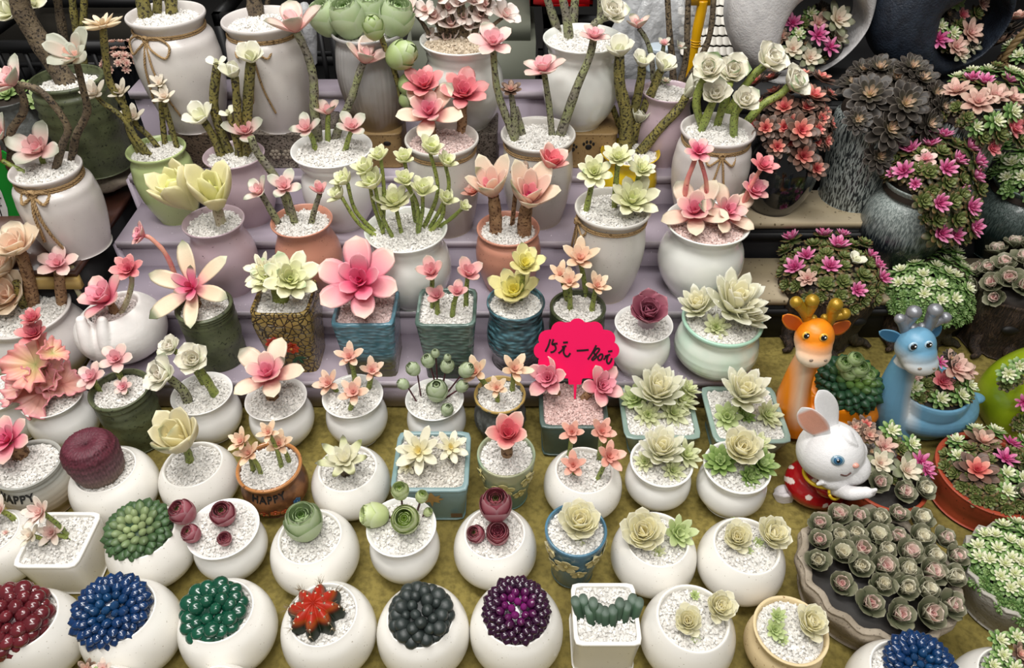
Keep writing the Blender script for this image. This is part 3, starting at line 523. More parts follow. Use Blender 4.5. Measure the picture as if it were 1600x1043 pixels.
class Pot:
    n = 0
    def __init__(s, name, label, u, vr, wr, vb=None, zs=0.0, h=None, kind='bowl', B=1.0, b=.6, mat='white', group=None, sq=0, rot=0, rib=None, gtint='ece9e3',
                 Y=None, cat='potted plant', gsize=.0026, ngravel=True, potlabel=None, seg=48, wave=None, gdens=1.0, lip=None, vc=None):
        Pot.n += 1; s.seed = Pot.n; s.rng = random.Random(Pot.n)
        if vb is not None:                       # vb: front foot of the pot in the photograph
            base = on_z(u, vb, zs); m = mpp(base); s.rb = wr / 2 * m * b
            Yc = base.y + s.rb * .9
            if h is None:
                p = on_y(u, vr, Yc); h = p.z - zs
            p = on_y(u, vr, Yc); top = Vector((p.x, Yc, zs + h))
        else:
            if h is None and Y is not None: h = on_y(u, vr, Y).z - zs
            top = on_z(u, vr, zs + h)
        s.h = h; s.m = mpp(top); s.R = wr / 2 * s.m / math.sqrt(1 + ((u - 800) / F * CP) ** 2)
        s.loc = Vector((top.x, top.y, zs)); s.zs = zs
        s.t = thing(name, label, cat, s.loc, group)
        if rot: s.t.rotation_euler.z = R_(rot)
        s.rot = R_(rot); s.prof, s.gz, s.gr = profile(kind, s.R, s.R * B, s.R * b, h); s.B = s.R * B; s.b = s.R * b
        mb = MB(); lathe(mb, s.prof, seg, sq, rib, wave=wave)
        s.pot = mb.build('pot', mat, s.t, label=potlabel)
        if ngravel:
            g = MB(); gravel(g, s.gr, s.gz, sq, gsize, gtint, s.seed, dens=gdens); g.build('gravel', 'stone', s.t, smooth=False)
    def W(s, p):                                  # world -> local
        p = Vector(p) - s.loc
        if s.rot: c, n = math.cos(-s.rot), math.sin(-s.rot); p = Vector((p.x * c - p.y * n, p.x * n + p.y * c, p.z))
        return p
    def put(s, me, p, R, n=(0, 18), name='rosette', sz=None, spin=None, label=None, parent=None):
        a, b = R_(n[0]), R_(n[1]); nv = Vector((math.sin(a), -math.sin(b) * math.cos(a), math.cos(a) * math.cos(b))).normalized()
        q = nv.to_track_quat('Z', 'Y') @ Quaternion((0, 0, 1), s.rng.uniform(0, 6.28) if spin is None else R_(spin))
        sc = (R, R, R * (sz or 1))
        return link(name, me, s.t, s.W(p) if parent is None else p, q, sc, label)
    def H(s, u, v, rp, style, lift=.012, n=(0, 18), spin=None, name='rosette', sz=None, label=None):
        """a head low over the gravel; lift = height of its centre above the gravel"""
        p = on_z(u, v, s.zs + s.gz + lift)
        return s.put(s.get(style), p, rp * mpp(p), n, name, sz, spin, label)
    def get(s, style):
        if style.startswith('bud:'): return bud_mesh(style[4:], s.rng.randrange(2))
        sd = s.rng.randrange(3)
        if style.startswith('bud:'): return bud_mesh(style[4:], sd % 2)
        if style.startswith('bead:'): return bead_mesh(style[5:])
        return ros_mesh(style, sd)
    def K(s, pts, style=None, rp=20, w=8, w1=None, mat='stemgreen', n=None, dy=0, spin=None, knob=.08, sz=None, sink=0, base=None, name='rosette'):
        """stem from gravel pixel through pixels to a head"""
        g = on_z(pts[0][0], pts[0][1], s.zs + s.gz) if base is None else Vector(base)
        P = [g]; N = len(pts)
        for i in range(1, N):
            P.append(on_y(pts[i][0], pts[i][1], g.y + dy * i / (N - 1)))
        if style and sink: P[-1].z -= sink * rp * mpp(P[-1])
        if w:
            q = [s.W(p) for p in P]; q[0].z -= .004 if base is None else 0
            w1 = w1 or w * .8
            rr = [((w + (w1 - w) * i / (N - 1)) / 2) * mpp(P[i]) for i in range(N)]
            mb = MB(); tube(mb, q, rr, knob=knob, rng=s.rng, seg=10, sub=5); mb.build('stem', mat, s.t)
        if style:
            d = (P[-1] - P[-2]).normalized() if N > 1 else Vector((0, 0, 1))
            if n is None:
                n = (math.degrees(math.asin(max(-.9, min(.9, d.x)))) * .6, 16)
            s.put(s.get(style), P[-1], rp * mpp(P[-1]), n, name, sz, spin)
        return P[-1]
# ------------------------------------------------------------------ the stall: cloth, stairs, boards
def cloth_mat():
    t = NT('olive_velvet_cloth'); co = t.coord()
    c = t.mix(t.ramp(t.noise(9, 5, co), [(0.35, 0.0), (0.65, 1.0)]), '7d6f38', '948647')
    c = t.mix(t.ramp(t.noise(160, 2, co), [(0.4, 0.0), (0.7, 0.7)]), c, '5f5428')
    t.bump(t.noise(500, 3, co), 0.5, 0.001)
    return t.base(c, 0.75, 0, spec=.25)
M['cloth'] = cloth_mat()
M['lilac'] = glaze('lilac_painted_board', 'b9acb8', 0.45, 0.05, 'e6e0e6', -.02, mott=('aba0ae', 5))
M['lilacedge'] = glaze('pale_board_edge', 'c9bfc6', 0.4, 0.1, mott=('b5abb4', 8))
M['darkwood'] = glaze('red_brown_wood', '4e2f22', 0.35, 0.2, mott=('3a221a', 12))
M['paleboard'] = glaze('weathered_pale_board', 'b7a88c', 0.6, 0, '6e6048', 0.05, mott=('a49678', 9), spscale=120)
M['blackmetal'] = simple('black_plastic', '08080a', 0.6)
M['floor'] = simple('dark_floor', '141210', 0.7)

mb = MB()   # cloth with gentle folds
nx, ny = 90, 60
xs = np.linspace(-1.35, 1.2, nx); ys = np.linspace(0.0, 1.0, ny); X, Y = np.meshgrid(xs, ys)
Z = -.0035 + .0016 * np.sin(X * 23 + Y * 9) * np.sin(Y * 17 - X * 5) + .0008 * np.sin(X * 70 + 3 * np.sin(Y * 20))
mb.add(np.stack([X.ravel(), Y.ravel(), Z.ravel()], 1), grid_faces(ny, nx, False))
o = mb.build('table_cloth', 'cloth'); tag(o, 'olive green cloth spread over the table under the front rows of pots', 'tablecloth')
o.location.z = -.001
mb = MB(); box(mb, (-1.4, -0.1, -.05), (1.25, 1.05, -.009)); o = mb.build('display_table', 'darkwood'); tag(o, 'wide low table under the olive green cloth', 'table')
mb = MB(); box(mb, (-3, -1, -.75), (3, 4, -.74)); struct(mb.build('floor', 'floor'))
mb = MB(); box(mb, (-3, 3.0, -.74), (3, 3.05, 2.4)); struct(mb.build('wall_back', simple('dark_wall', '24211f', .8)))

# lilac stairs
st = thing('display_stairs', 'lilac painted stepped stand carrying the middle rows of pots', 'display stand', (-.12, .72, 0))
steps = [(.722, .0556), (.816, .103), (.9206, .152), (1.02, .205), (1.122, .296)]
XL = [-.60, -.60, -.592, -.592, -.60]; XR = .335
for i, (y, z) in enumerate(steps):
    y1 = steps[i + 1][0] if i < 4 else 1.16
    mb = MB(); box(mb, (XL[i] + .12, y - .72, 0), (XR + .12 - (.08 if i > 3 else 0), y - .712, z - .009)); mb.build('riser', 'lilac', st)
    mb = MB(); box(mb, (XL[i] + .12 - .003, y - .72 - .004, z - .0115), (XR + .12 + .003 - (.08 if i > 3 else 0), y1 - .72 + .004, z)); tr = mb.build('tread', 'lilac', st)
    mb = MB(); box(mb, (XL[i] + .12 - .0035, y - .72 - .0052, z - .0118), (XR + .12 + .0035 - (.08 if i > 3 else 0), y - .72 - .0035, z - .0003)); mb.build('edge_strip', 'lilacedge', tr)
for sx in (XL[0], XR):
    mb = MB()
    for i, (y, z) in enumerate(steps[:4]):
        y1 = steps[i + 1][0]; box(mb, (sx + .12 - .004, y - .72, 0), (sx + .12 + .004, y1 - .72, z - .01))
    mb.build('side_panel', 'lilac', st)

# right hand pale boards on dark trays
for k, (y0, y1, z, x0, x1) in enumerate([(.868, .972, .08, .345, .93), (.980, 1.075, .144, .345, 1.0), (1.100, 1.36, .300, .345, 1.2)]):
    t = thing('display_shelf', ['lower pale wooden board behind the deer planters', 'middle pale wooden board under the grey striped jar', 'dark upper board holding the two moon shaped planters'][k], 'shelf', (x0, y0, z - .05), 'stepped boards on the right')
    mb = MB(); box(mb, (0, 0, .038), (x1 - x0, y1 - y0, .05)); mb.build('board', 'paleboard' if k < 2 else 'blackmetal', t)
    mb = MB(); box(mb, (0, .006, -z + .05 - .004), (x1 - x0, y1 - y0 - .004, .0375)); mb.build('tray', 'blackmetal', t)
    mb = MB(); box(mb, (0, -.003, .018), (x1 - x0, 0.003, .030)); mb.build('rail', 'blackmetal', t)
# left hand wooden board
t = thing('wooden_shelf', 'red brown wooden board under the white jar tied with twine at the left', 'shelf', (-1.2, .845, .10))
mb = MB(); box(mb, (0, 0, .04), (.575, .33, .052)); mb.build('board', 'darkwood', t)
mb = MB(); box(mb, (0, -.004, .02), (.575, .006, .0395)); mb.build('rail', 'straw', t)
mb = MB(); box(mb, (0, .008, -.104), (.57, .31, .0395)); mb.build('support_box', 'blackmetal', t)
LZ = .152

# carved wooden/stone blocks on the fourth step
def block(u, vt, vb, w, mat, label, hgt, carve=None):
    b = on_z(u, vb, .205); m = mpp(b); wd_ = w * m / 2; dp = min(1, .040 / wd_); c = Vector((b.x, b.y + wd_ * dp, .205))
    mb = MB(); lathe(mb, [(0, 0), (wd_ * .96, 0), (wd_, .006), (wd_ * 1.0, hgt * .5), (wd_, hgt - .006), (wd_ * .95, hgt), (0, hgt)], 48, 9, sub=3)
    mb.v[0][:, 1] *= dp
    o = thing('plinth_block', label, 'plinth', c, 'blocks under the tall back jars')
    mb.build('block', mat, o)
    if carve: carve(o, wd_, hgt, wd_ * dp)
    return c, hgt
M['blkgrey'] = glaze('pitted_grey_stone', '857b70', 0.7, 0, '3a332c', 0.16, bump=1.0, bscale=160, spscale=330, mott=('6f655a', 30))
M['blkbrown'] = glaze('pitted_brown_stone', '6b5a4c', 0.7, 0, '2f261f', 0.14, bump=1.0, bscale=160, spscale=330)
M['blkwood'] = glaze('light_brown_wood_block', 'a08457', 0.55, 0.05, '5f4827', 0.06, mott=('8d7148', 20), bump=0.3)
M['ink'] = simple('black_ink', '111111', 0.5)
def rosette_relief(o, w, h, y):
    for x in (-w * .5, -w * .18, w * .35):
        mb = MB()
        for k in range(6):
            a = k * math.pi / 3; ball(mb, (x + .006 * math.cos(a), -y - .001, h * .4 + .006 * math.sin(a)), (.0035, .002, .0035), lin('9a8f80'), 8, 6)
        ball(mb, (x, -y - .0015, h * .4), (.003, .002, .003), lin('9a8f80'), 8, 6); mb.build('flower_relief', 'matte', o)
def paws(o, w, h, y):
    for x, z, s in ((-w * .72, h * .55, 1), (-w * .1, h * .62, 1.15)):
        mb = MB(); ball(mb, (x, -y - .0005, z), (.0045 * s, .0012, .004 * s), lin('14120f'), 10, 6)
        for k in range(4):
            a = R_(35 + k * 37); ball(mb, (x + .0078 * s * math.cos(a), -y - .0005, z + .0078 * s * math.sin(a)), (.0018 * s, .0010, .0026 * s), lin('14120f'), 8, 6)
        mb.build('paw_print', 'matte', o)
def mouth(o, w, h, y):
    mb = MB(); ball(mb, (w * .45, -y - .0002, h * .72), (.006, .0015, .004), lin('1a120a'), 10, 6); mb.build('knot_hole', 'matte', o)
BL = {}
for key, u, vb, w, mat, lab, hg, cv in [
    ('a', 322, 262, 88, 'blkbrown', 'pitted brown stone block under the leftmost big white twine jar', .058, None),
    ('b', 466, 262, 122, 'blkgrey', 'pitted grey stone block with small flower reliefs under a twine tied jar', .058, rosette_relief),
    ('c', 592, 262, 78, 'blkwood', 'light brown wooden block with a knot hole under the ribbed grey jar', .058, mouth),
    ('d', 733, 262, 88, 'blkgrey', 'pitted grey stone block under the glossy white pot of pale pink blossoms', .058, None),
    ('e', 921, 262, 80, 'blkwood', 'light brown wooden block with black paw prints under the glossy white pot', .058, paws)]:
    BL[key] = block(u, 0, vb, w, mat, lab, hg, cv)
BZ = .205 + .058

# ------------------------------------------------------------------ front row on the cloth
G1 = 'white round bowls with small succulents on the cloth'
def bowl(u, v, w, bw, label, seed=None, **k):
    kw = dict(kind='bowl', B=bw / w * 1.02, b=.72, h=.070 * bw / 145, group=G1); kw.update(k)
    return Pot('succulent_bowl', label, u, v, w, **kw)
def beads(P, u, v, rp, kind, sz=.9, n=(0, 10), lift=.0):
    return P.H(u, v, rp, 'bead:' + kind, lift=lift, n=n, name='bead_rosette', sz=sz)
P = bowl(35, 966, 110, 156, 'white bowl with dark red bead succulent at the left edge of the front row'); beads(P, 23, 972, 52, 'red')
P = bowl(187, 954, 110, 161, 'white bowl holding the deep blue beaded succulent at the left'); beads(P, 180, 958, 54, 'blue')
P = bowl(342, 953, 105, 155, 'white bowl holding a glossy dark green bead succulent'); beads(P, 336, 957, 43, 'green', .75)
P = bowl(505, 958, 103, 151, 'white bowl holding a spiny red and black ribbed cactus'); CACT = P
P = bowl(657, 961, 101, 147, 'white bowl holding a charcoal grey bead succulent'); beads(P, 659, 965, 45, 'black', .95)
P = bowl(807, 956, 104, 148, 'white bowl holding a dark purple beaded succulent with a violet centre'); beads(P, 807, 958, 50, 'purple', .95)
P = bowl(1083, 964, 109, 151, 'white bowl with two pale yellow translucent rosettes left of the cream clay pot')
P.H(1074, 973, 29, 'haworball', .004, (-8, 14)); P.H(1120, 950, 31, 'haworball', .008, (8, 16)); P.H(1086, 998, 9, 'haworlime', .0, (0, 20)); P.H(1085, 930, 9, 'haworlime', .004)
P = bowl(1415, 1050, 108, 152, 'white bowl cut by the bottom edge holding a blue beaded succulent below the rosette tray'); beads(P, 1432, 1046, 50, 'blue', .95)
PB11 = bowl(1585, 1062, 112, 158, 'white bowl in the bottom right corner filled with green and white rosettes')
for u, v, r, s in [(1560, 1000, 20, 'sedwhite'), (1588, 996, 18, 'sedwhite'), (1566, 1024, 19, 'sedwhite'), (1592, 1022, 20, 'brownrose'), (1612, 1010, 18, 'sedwhite'), (1550, 1040, 18, 'sedwhite'), (1585, 1045, 20, 'sedwhite'), (1610, 1040, 20, 'wraprose')]:
    PB11.H(u, v, r, s, .012, (random.uniform(-10, 20), 15))
P = bowl(150, 1090, 104, 146, 'white bowl almost below the frame, its small rosettes peeping up under the blue beaded succulent')
for u, v, s in [(136, 1046, 'brownrose'), (162, 1045, 'palestar'), (150, 1060, 'limerosette'), (176, 1062, 'brownrose'), (124, 1064, 'limerosette')]: P.H(u, v, 18, s, .016, (0, 15))
P = bowl(330, 1089, 100, 144, 'white bowl almost below the frame, only its back rim showing under the green bead succulent'); P.H(330, 1100, 30, 'haworball', .004)
# square white pot with upright blunt leaves
P = Pot('square_succulent_pot', 'small square white pot with a row of dark blunt upright leaves', 946, 957, 104, zs=0, h=.062, kind='square', B=.97, b=.90, sq=12, mat='white')
tr = on_z(946, 975, P.gz); rt = MB()
for i, (u, v, hh) in enumerate([(908, 962, 1.0), (918, 958, .95), (931, 966, 1.15), (938, 972, .9), (946, 976, .85), (956, 974, .9), (964, 966, 1.1), (981, 958, 1.0), (989, 964, 1.0), (925, 972, .8), (974, 968, .9)]):
    p = P.W(on_z(u, v + 4, P.gz)); ph = .0185 * hh; a = (u - 948) / 40 * .35
    V = []; T = []
    for q in range(9):
        t = q / 8; rx = .0046 + .0006 * t; ry = .0050 + .001 * t; cx = p.x + math.sin(a) * ph * t; cy = p.y + .012 * t; cz = p.z - .003 + ph * t
        if q == 8: rx *= .9; ry *= .9; cz += .0004
        for k in range(12):
            b = 2 * math.pi * k / 12; V.append((cx + rx * math.cos(b) * (1 + .12 * math.sin(b * 6)), cy + ry * math.sin(b), cz)); T.append(t)
    C = stops_col([(0, '1f3324'), (.7, '36503a'), (.93, '46604a'), (1, '5e6f62')], np.array(T))
    f = grid_faces(9, 12); f.append(tuple(8 * 12 + k for k in range(12))); rt.add(V, f, C * P.rng.uniform(.85, 1.15))
rt.build('leaf_row', 'matte', P.t)
# cream clay pot
P = Pot('succulent_pot', 'cream unglazed clay pot with a pale closed rosette and a small green one', 1236, 983, 120, zs=0, h=.060, kind='squat', B=1.06, b=.72, mat='cream')
P.H(1262, 975, 33, 'haworball', .006, (6, 12)); P.H(1210, 984, 18, 'haworlime', .004, (-4, 20)); P.H(1214, 963, 14, 'haworlime', .012, (0, 10)); P.H(1222, 1000, 10, 'haworlime', .002)

# ------------------------------------------------------------------ second row
P = bowl(-15, 831, 88, 132, 'white bowl cut by the left edge with a bent green stem beside the square pot')
P.K([(24, 812), (14, 804), (2, 798)], 'palestar', 24, 9, mat='stemgreen'); P.H(10, 832, 7, 'palestar', .003)
P = Pot('square_succulent_pot', 'white square pot with three pale peach star rosettes', 90, 841, 110, zs=0, h=.062, kind='square', B=.98, b=.84, sq=9, mat='white')
P.K([(106, 838), (94, 822), (66, 800)], 'palestar', 28, 8, n=(-14, 30)); P.K([(74, 850), (66, 842), (50, 836)], 'creamstar', 22, 8, n=(-12, 26)); P.K([(112, 842), (100, 838), (82, 832)], 'palestar', 24, 8, n=(8, 30))
P = bowl(222, 829, 101, 141, 'white bowl holding a round dark green haworthia with a pale green centre'); beads(P, 221, 833, 47, 'dgreen', .85)
FL = dict(kind='flare', b=.6, mat='whitegrey')
P = Pot('succulent_pot', 'white lipped pot with four wine pink closed buds', 348, 824, 116, vb=905, kind='flare', B=1.02, b=.62, mat='whitegrey', group='white lipped pots on the cloth')
for u, v, r, k in [(298, 808, 19, 'pink'), (354, 811, 19, 'pink'), (308, 839, 14, 'pink'), (354, 846, 11, 'pinkopen')]: P.H(u, v, r, 'bud:' + k, .004, (-14 if u < 320 else 4, 12), name='closed_rosette')
P = bowl(484, 837, 96, 140, 'white bowl holding one pale green closed rosette bud'); P.H(481, 832, 29, 'bud:jade', .0, (0, 4), name='closed_rosette', sz=1.0)
P = Pot('succulent_pot', 'white lipped pot with lime green tulip shaped buds', 627, 821, 110, vb=908, kind='flare', B=1.03, b=.62, mat='whitegrey', group='white lipped pots on the cloth')
for u0, v0, u, v, r, k, n in [(630, 806, 627, 775, 14, 'palegreen', (0, 5)), (650, 800, 657, 782, 10, 'palegreen', (14, 0)), (618, 812, 606, 805, 20, 'palegreen', (-60, 30)), (637, 820, 637, 815, 22, 'palegreen', (0, 26)), (658, 806, 664, 803, 7, 'palegreen', (40, 0))]:
    P.K([(u0, v0), (u, v)], 'bud:' + k, r, 4, mat='stemred', n=n, name='closed_rosette')
P = bowl(773, 831, 91, 131, 'white bowl with three dusty pink rosettes, one tall and egg shaped')
P.H(775, 805, 25, 'bud:pink', .012, (0, 4), name='closed_rosette', sz=1.05); P.H(778, 840, 18, 'bud:pinkopen', .0, (0, 14), name='closed_rosette'); P.H(749, 838, 14, 'bud:pink', .0, (-16, 18), name='closed_rosette')
def bloom_relief(P, spots, mat, c0, c1, n=5):
    """raised flowers on a pot wall. spots: (angle deg from front, height frac, size m)"""
    Q = catmull(P.prof, 4)
    for a, hf, s in spots:
        mb = MB(); a = R_(a - 90)
        out = [q for q in Q if 0 < q[1] < P.h * .97]; z = P.h * hf
        k = min(range(len(out)), key=lambda i: abs(out[i][1] - z)); r = out[k][0]
        er = Vector((math.cos(a), math.sin(a), 0)); et = Vector((-math.sin(a), math.cos(a), 0))
        for j in range(n):
            b = 2 * math.pi * j / n + .3
            V, f, t, E = leaf(R_(8), R_(10), .75, (.62, 2.2, .3), .22, .3, 6)
            V = V * s; cb, sb = math.cos(b), math.sin(b); V = V @ np.array([[cb, sb, 0], [-sb, cb, 0], [0, 0, 1]])
            Wv = []
            for x, y, zz in V:
                aa = a + x / r; zc = z + y
                rr = np.interp(zc, [q[1] for q in out], [q[0] for q in out])
                Wv.append(((rr + zz * .8) * math.cos(aa), (rr + zz * .8) * math.sin(aa), zc))
            mb.add(Wv, f, stops_col([(0, c0), (1, c1)], t))
        ball(mb, tuple(er * (r + .001) + Vector((0, 0, z))), s * .22, lin(c0), 8, 6)
        mb.build('flower_relief', mat, P.pot)
P = Pot('cup_planter', 'blue ceramic cup with cream flower reliefs and a pale yellow rosette', 900, 826, 98, vb=915, kind='cup', B=.95, b=.66, mat='bluecup', group='flower relief cups')
bloom_relief(P, [(-20, .70, .0145), (34, .76, .012), (-60, .82, .011), (-50, .52, .010), (6, .48, .010), (80, .7, .012)], 'toygloss', 'a39358', 'dccf9e')
P.H(904, 820, 36, 'haworball', .002, (0, 12)); P.H(906, 845, 10, 'haworpale', .0, (0, 20))
P = bowl(1027, 841, 95, 135, 'white bowl with one large pale yellow rosette and one lime green rosette')
P.H(1004, 836, 37, 'haworball', .004, (-6, 14)); P.H(1057, 834, 29, 'haworlime', .006, (12, 24)); P.H(1028, 864, 13, 'haworpale', .0, (0, 16))
P = bowl(1167, 851, 100, 139, 'white bowl with two equal pale yellow translucent rosettes below the lotus rosette')
P.H(1150, 843, 30, 'haworball', .003, (-6, 16)); P.H(1202, 838, 30, 'haworball', .006, (8, 14)); P.H(1168, 862, 10, 'haworlime', .0); P.H(1184, 850, 11, 'haworlime', .0); P.H(1146, 815, 8, 'haworgreen', .002)

# ------------------------------------------------------------------ third row
def letters(P, text, a0, a1, z0, z1, size, mat, tilt=0):
    cu = bpy.data.curves.new('t', 'FONT'); cu.body = text; cu.size = size; cu.extrude = .0006; cu.align_x = 'CENTER'; cu.space_character = 1.15
    cu.offset = .0002
    ob = bpy.data.objects.new('t', cu); SC.collection.objects.link(ob); bpy.context.view_layer.update()
    me = bpy.data.meshes.new_from_object(ob.evaluated_get(bpy.context.evaluated_depsgraph_get())); bpy.data.objects.remove(ob)
    Q = [q for q in catmull(P.prof, 4) if 0 < q[1] < P.h * .97]
    xm = max(v.co.x for v in me.vertices)
    for v in me.vertices:
        a = R_((a0 + a1) / 2 - 90) + v.co.x / P.R; z = z0 + v.co.y + (z1 - z0) * (v.co.x / xm) ** 2
        r = np.interp(z, [q[1] for q in Q], [q[0] for q in Q]) + .0006 + v.co.z
        v.co = (r * math.cos(a), r * math.sin(a), z)
    me.materials.clear(); me.materials.append(M[mat] if isinstance(mat, str) else mat)
    return link('lettering', me, P.pot)
P = Pot('succulent_pot', 'blue grey and sand coloured HAPPY pot with a pink rosette on a ringed trunk', 42, 724, 113, zs=0, h=.070, kind='squat', B=1.10, b=.80, mat='happygrey', rib=lambda a, z, r: .0006 * math.sin(z * 900), group='pots lettered HAPPY')
letters(P, 'HAPPY', -6, -6, .046, .047, .0135, 'ink')
P.K([(32, 712), (28, 700), (16, 688)], 'pinkbig', 44, 26, 20, 'stemtan', n=(-8, 24))
P = bowl(164, 732, 94, 140, 'white bowl holding a dark maroon barrel shaped cactus'); BARREL = P
P = bowl(301, 724, 90, 126, 'white bowl with a large butter yellow half open rosette')
P.K([(296, 722), (294, 708), (288, 698)], 'creambud', 46, 14, n=(-2, 14))
P = Pot('succulent_pot', 'brown HAPPY pot with coloured flower reliefs and four peach rosettes', 420, 727, 103, zs=0, h=.066, kind='squat', B=1.04, b=.72, mat='happybrown', group='pots lettered HAPPY')
mb = MB(); lathe(mb, [(P.R * .93, P.h * .90), (P.R * .955, P.h * .93), (P.R * 1.005, P.h * .955), (P.R * 1.01, P.h * .985), (P.R * .98, P.h * 1.008), (P.R * .92, P.h * .997), (P.R * .885, P.h * .94)], 48); mb.build('rim_band', 'brownrim', P.pot)
letters(P, 'HAPPY', 6, 6, .042, .0435, .0130, 'ink')
M['reliefplate'] = glaze('brown_lettering_plate', '9a6a40', 0.35, 0.2, '4a2c18', 0.05)
bloom_relief(P, [(-30, .30, .006), (52, .44, .006)], 'toygloss', '1f4f78', '2d6a98', 6); bloom_relief(P, [(-8, .32, .0065), (12, .36, .0065), (28, .32, .006)], 'toygloss', '9a3a1c', 'c85a30', 6)
for g, h_, r in [((396, 735), (378, 690), 22), ((440, 730), (420, 676), 20), ((452, 722), (436, 694), 23), ((408, 741), (390, 709), 24)]:
    P.K([g, ((g[0] + h_[0]) / 2 + 3, (g[1] + h_[1]) / 2), h_], 'peachstar2', r, 8, n=((h_[0] - 410) * .4, 22))
P = bowl(543, 730, 88, 124, 'white bowl with a spiky cream rosette with dark pointed tips'); P.K([(541, 738), (540, 722)], 'creamspike', 43, 20, 26, 'stembrown', n=(0, 14))
P = Pot('square_succulent_pot', 'dusty teal square pot with a maple leaf print and cream rosettes', 675, 718, 119, vb=805, kind='square', B=.97, b=.80, sq=12, mat='tealmaple', gtint='ddd8ce')
MAPLE = P
P.K([(660, 722), (656, 706)], 'creamcactus', 42, 10, n=(-6, 26)); P.K([(703, 716), (704, 700)], 'creamcactus', 30, 8, n=(8, 22)); P.H(638, 728, 20, 'creamcactus', .004, (-20, 30))
P = Pot('cup_planter', 'green and cream cup with flower reliefs and a coral red rosette', 791, 708, 92, vb=793, kind='cup', B=.97, b=.70, mat='greencup', group='flower relief cups')
bloom_relief(P, [(-6, .66, .015), (48, .76, .013), (-60, .76, .011), (30, .46, .010), (-40, .44, .010)], 'toygloss', 'a09352', 'cfc488')
P.K([(792, 712), (792, 696), (793, 682)], 'coralcup', 36, 20, 17, 'stemtan', n=(2, 18))
P = bowl(913, 733, 87, 123, 'white bowl with four salmon star rosettes on green stems')
for g, h_, r in [((889, 712), (894, 676), 23), ((936, 718), (939, 675), 23), ((898, 742), (896, 727), 23), ((932, 749), (950, 714), 29)]: P.K([g, h_], 'salmonstar', r, 8, n=((h_[0] - 913) * .4, 24))
P = Pot('succulent_pot', 'white lipped pot with an upright pale cream rosette and green tufts', 1034, 720, 100, vb=795, kind='squat', B=1.06, b=.66, mat='whitegrey', group='white lipped pots on the cloth')
P.H(1030, 712, 42, 'haworup', .004, (0, 8)); P.H(1069, 712, 28, 'haworpale', .008, (18, 16)); P.H(1050, 735, 22, 'haworpale', .002, (6, 26)); P.H(1008, 722, 20, 'haworpale', .004, (-18, 20))
P = Pot('succulent_pot', 'white lipped pot with a pale yellow ball rosette over dark green leaves', 1152, 728, 107, vb=807, kind='squat', B=1.05, b=.68, mat='whitegrey', group='white lipped pots on the cloth')
P.H(1126, 722, 30, 'haworgreen', .006, (-16, 20)); P.H(1186, 726, 32, 'haworgreen', .006, (16, 20)); P.H(1170, 745, 20, 'haworgreen', .002, (6, 30)); P.H(1182, 696, 26, 'haworpale', .012, (18, 4)); P.H(1156, 706, 34, 'haworball', .022, (0, 14))

# ------------------------------------------------------------------ fourth row, at the foot of the stairs
G4 = 'white lipped pots at the foot of the stairs'
def wpot(u, v, w, label, vb=698, B=1.06, **k):
    kw = dict(kind='flare', b=.62, mat='whitegrey', group=G4); kw.update(k); return Pot('succulent_pot', label, u, v, w, vb=vb, B=B, **kw)
P = wpot(0, 612, 92, 'white pot cut by the left edge behind the frilly coral plant', vb=690)
P = wpot(81, 618, 102, 'white lipped pot with a frilly coral pink ruffled succulent', vb=700, B=1.12); FRILL = P
P = Pot('succulent_pot', 'dark green ribbed cylinder pot with three small pink rosettes', 186, 607, 97, vb=708, kind='cyl', B=.98, b=.84, mat='oldgreen', rib=lambda a, z, r: .0010 * math.sin(z * 700 + math.sin(3 * a)), group='dark green ribbed cylinder pots')
P.K([(190, 592), (184, 578), (183, 562)], 'pinkwide', 29, 9, n=(6, 18)); P.K([(158, 610), (152, 604), (146, 590)], 'pinkwide', 26, 9, n=(-10, 22)); P.K([(196, 616), (194, 604)], 'pinkwide', 16, 9, n=(0, 30))
P = wpot(315, 613, 98, 'white lipped pot with three creamy white rose shaped rosettes', vb=692)
P.K([(294, 628), (286, 610), (262, 588)], 'whiterose', 34, 16, mat='stemgrey', n=(-24, 30)); P.K([(337, 616), (322, 592), (305, 566)], 'whiterosegreen', 29, 15, mat='stemgreen', n=(4, 26)); P.K([(320, 600), (300, 572), (270, 545)], 'whiterose', 22, 10, mat='stemgreen', n=(-12, 20))
P = wpot(431, 621, 98, 'white lipped pot with one large pink and cream rosette on a short trunk', vb=699)
P.K([(425, 622), (424, 606), (422, 588)], 'peachpink', 62, 20, 18, 'stemtan', n=(0, 14))
P = wpot(551, 617, 96, 'white lipped pot with four peach star rosettes on green stems', vb=697, B=1.03)
for g, h_, r in [((556, 604), (547, 558), 25), ((528, 612), (515, 600), 24), ((575, 606), (581, 580), 22), ((546, 640), (553, 614), 26)]: P.K([g, ((g[0] + h_[0]) / 2 + 1, (g[1] + h_[1]) / 2), h_], 'peachstar', r, 9, n=((h_[0] - 551) * .4, 24))
P = wpot(679, 622, 92, 'white lipped pot with small round green buds on dark thin stems', vb=700, B=1.03)
for g, h_, r in [((658, 620), (652, 582), 11), ((684, 610), (672, 570), 11), ((684, 610), (681, 556), 7), ((686, 614), (697, 578), 11), ((690, 616), (698, 562), 6), ((692, 618), (722, 584), 12), ((653, 628), (637, 604), 9), ((684, 628), (684, 620), 17), ((690, 622), (717, 608), 10), ((697, 648), (697, 648), 10)]:
    P.K([g, h_] if g != h_ else [g, (g[0], g[1] - 3)], 'bud:mini', r, 3, mat='stemred', n=((h_[0] - 682) * .8, 14), name='closed_rosette')
P = Pot('succulent_pot', 'grey textured pot with a brown rim and three peach star rosettes', 781, 615, 81, vb=694, kind='flare', B=1.02, b=.7, mat='greybrown', rib=lambda a, z, r: .0008 * math.sin(a * 14 + z * 300))
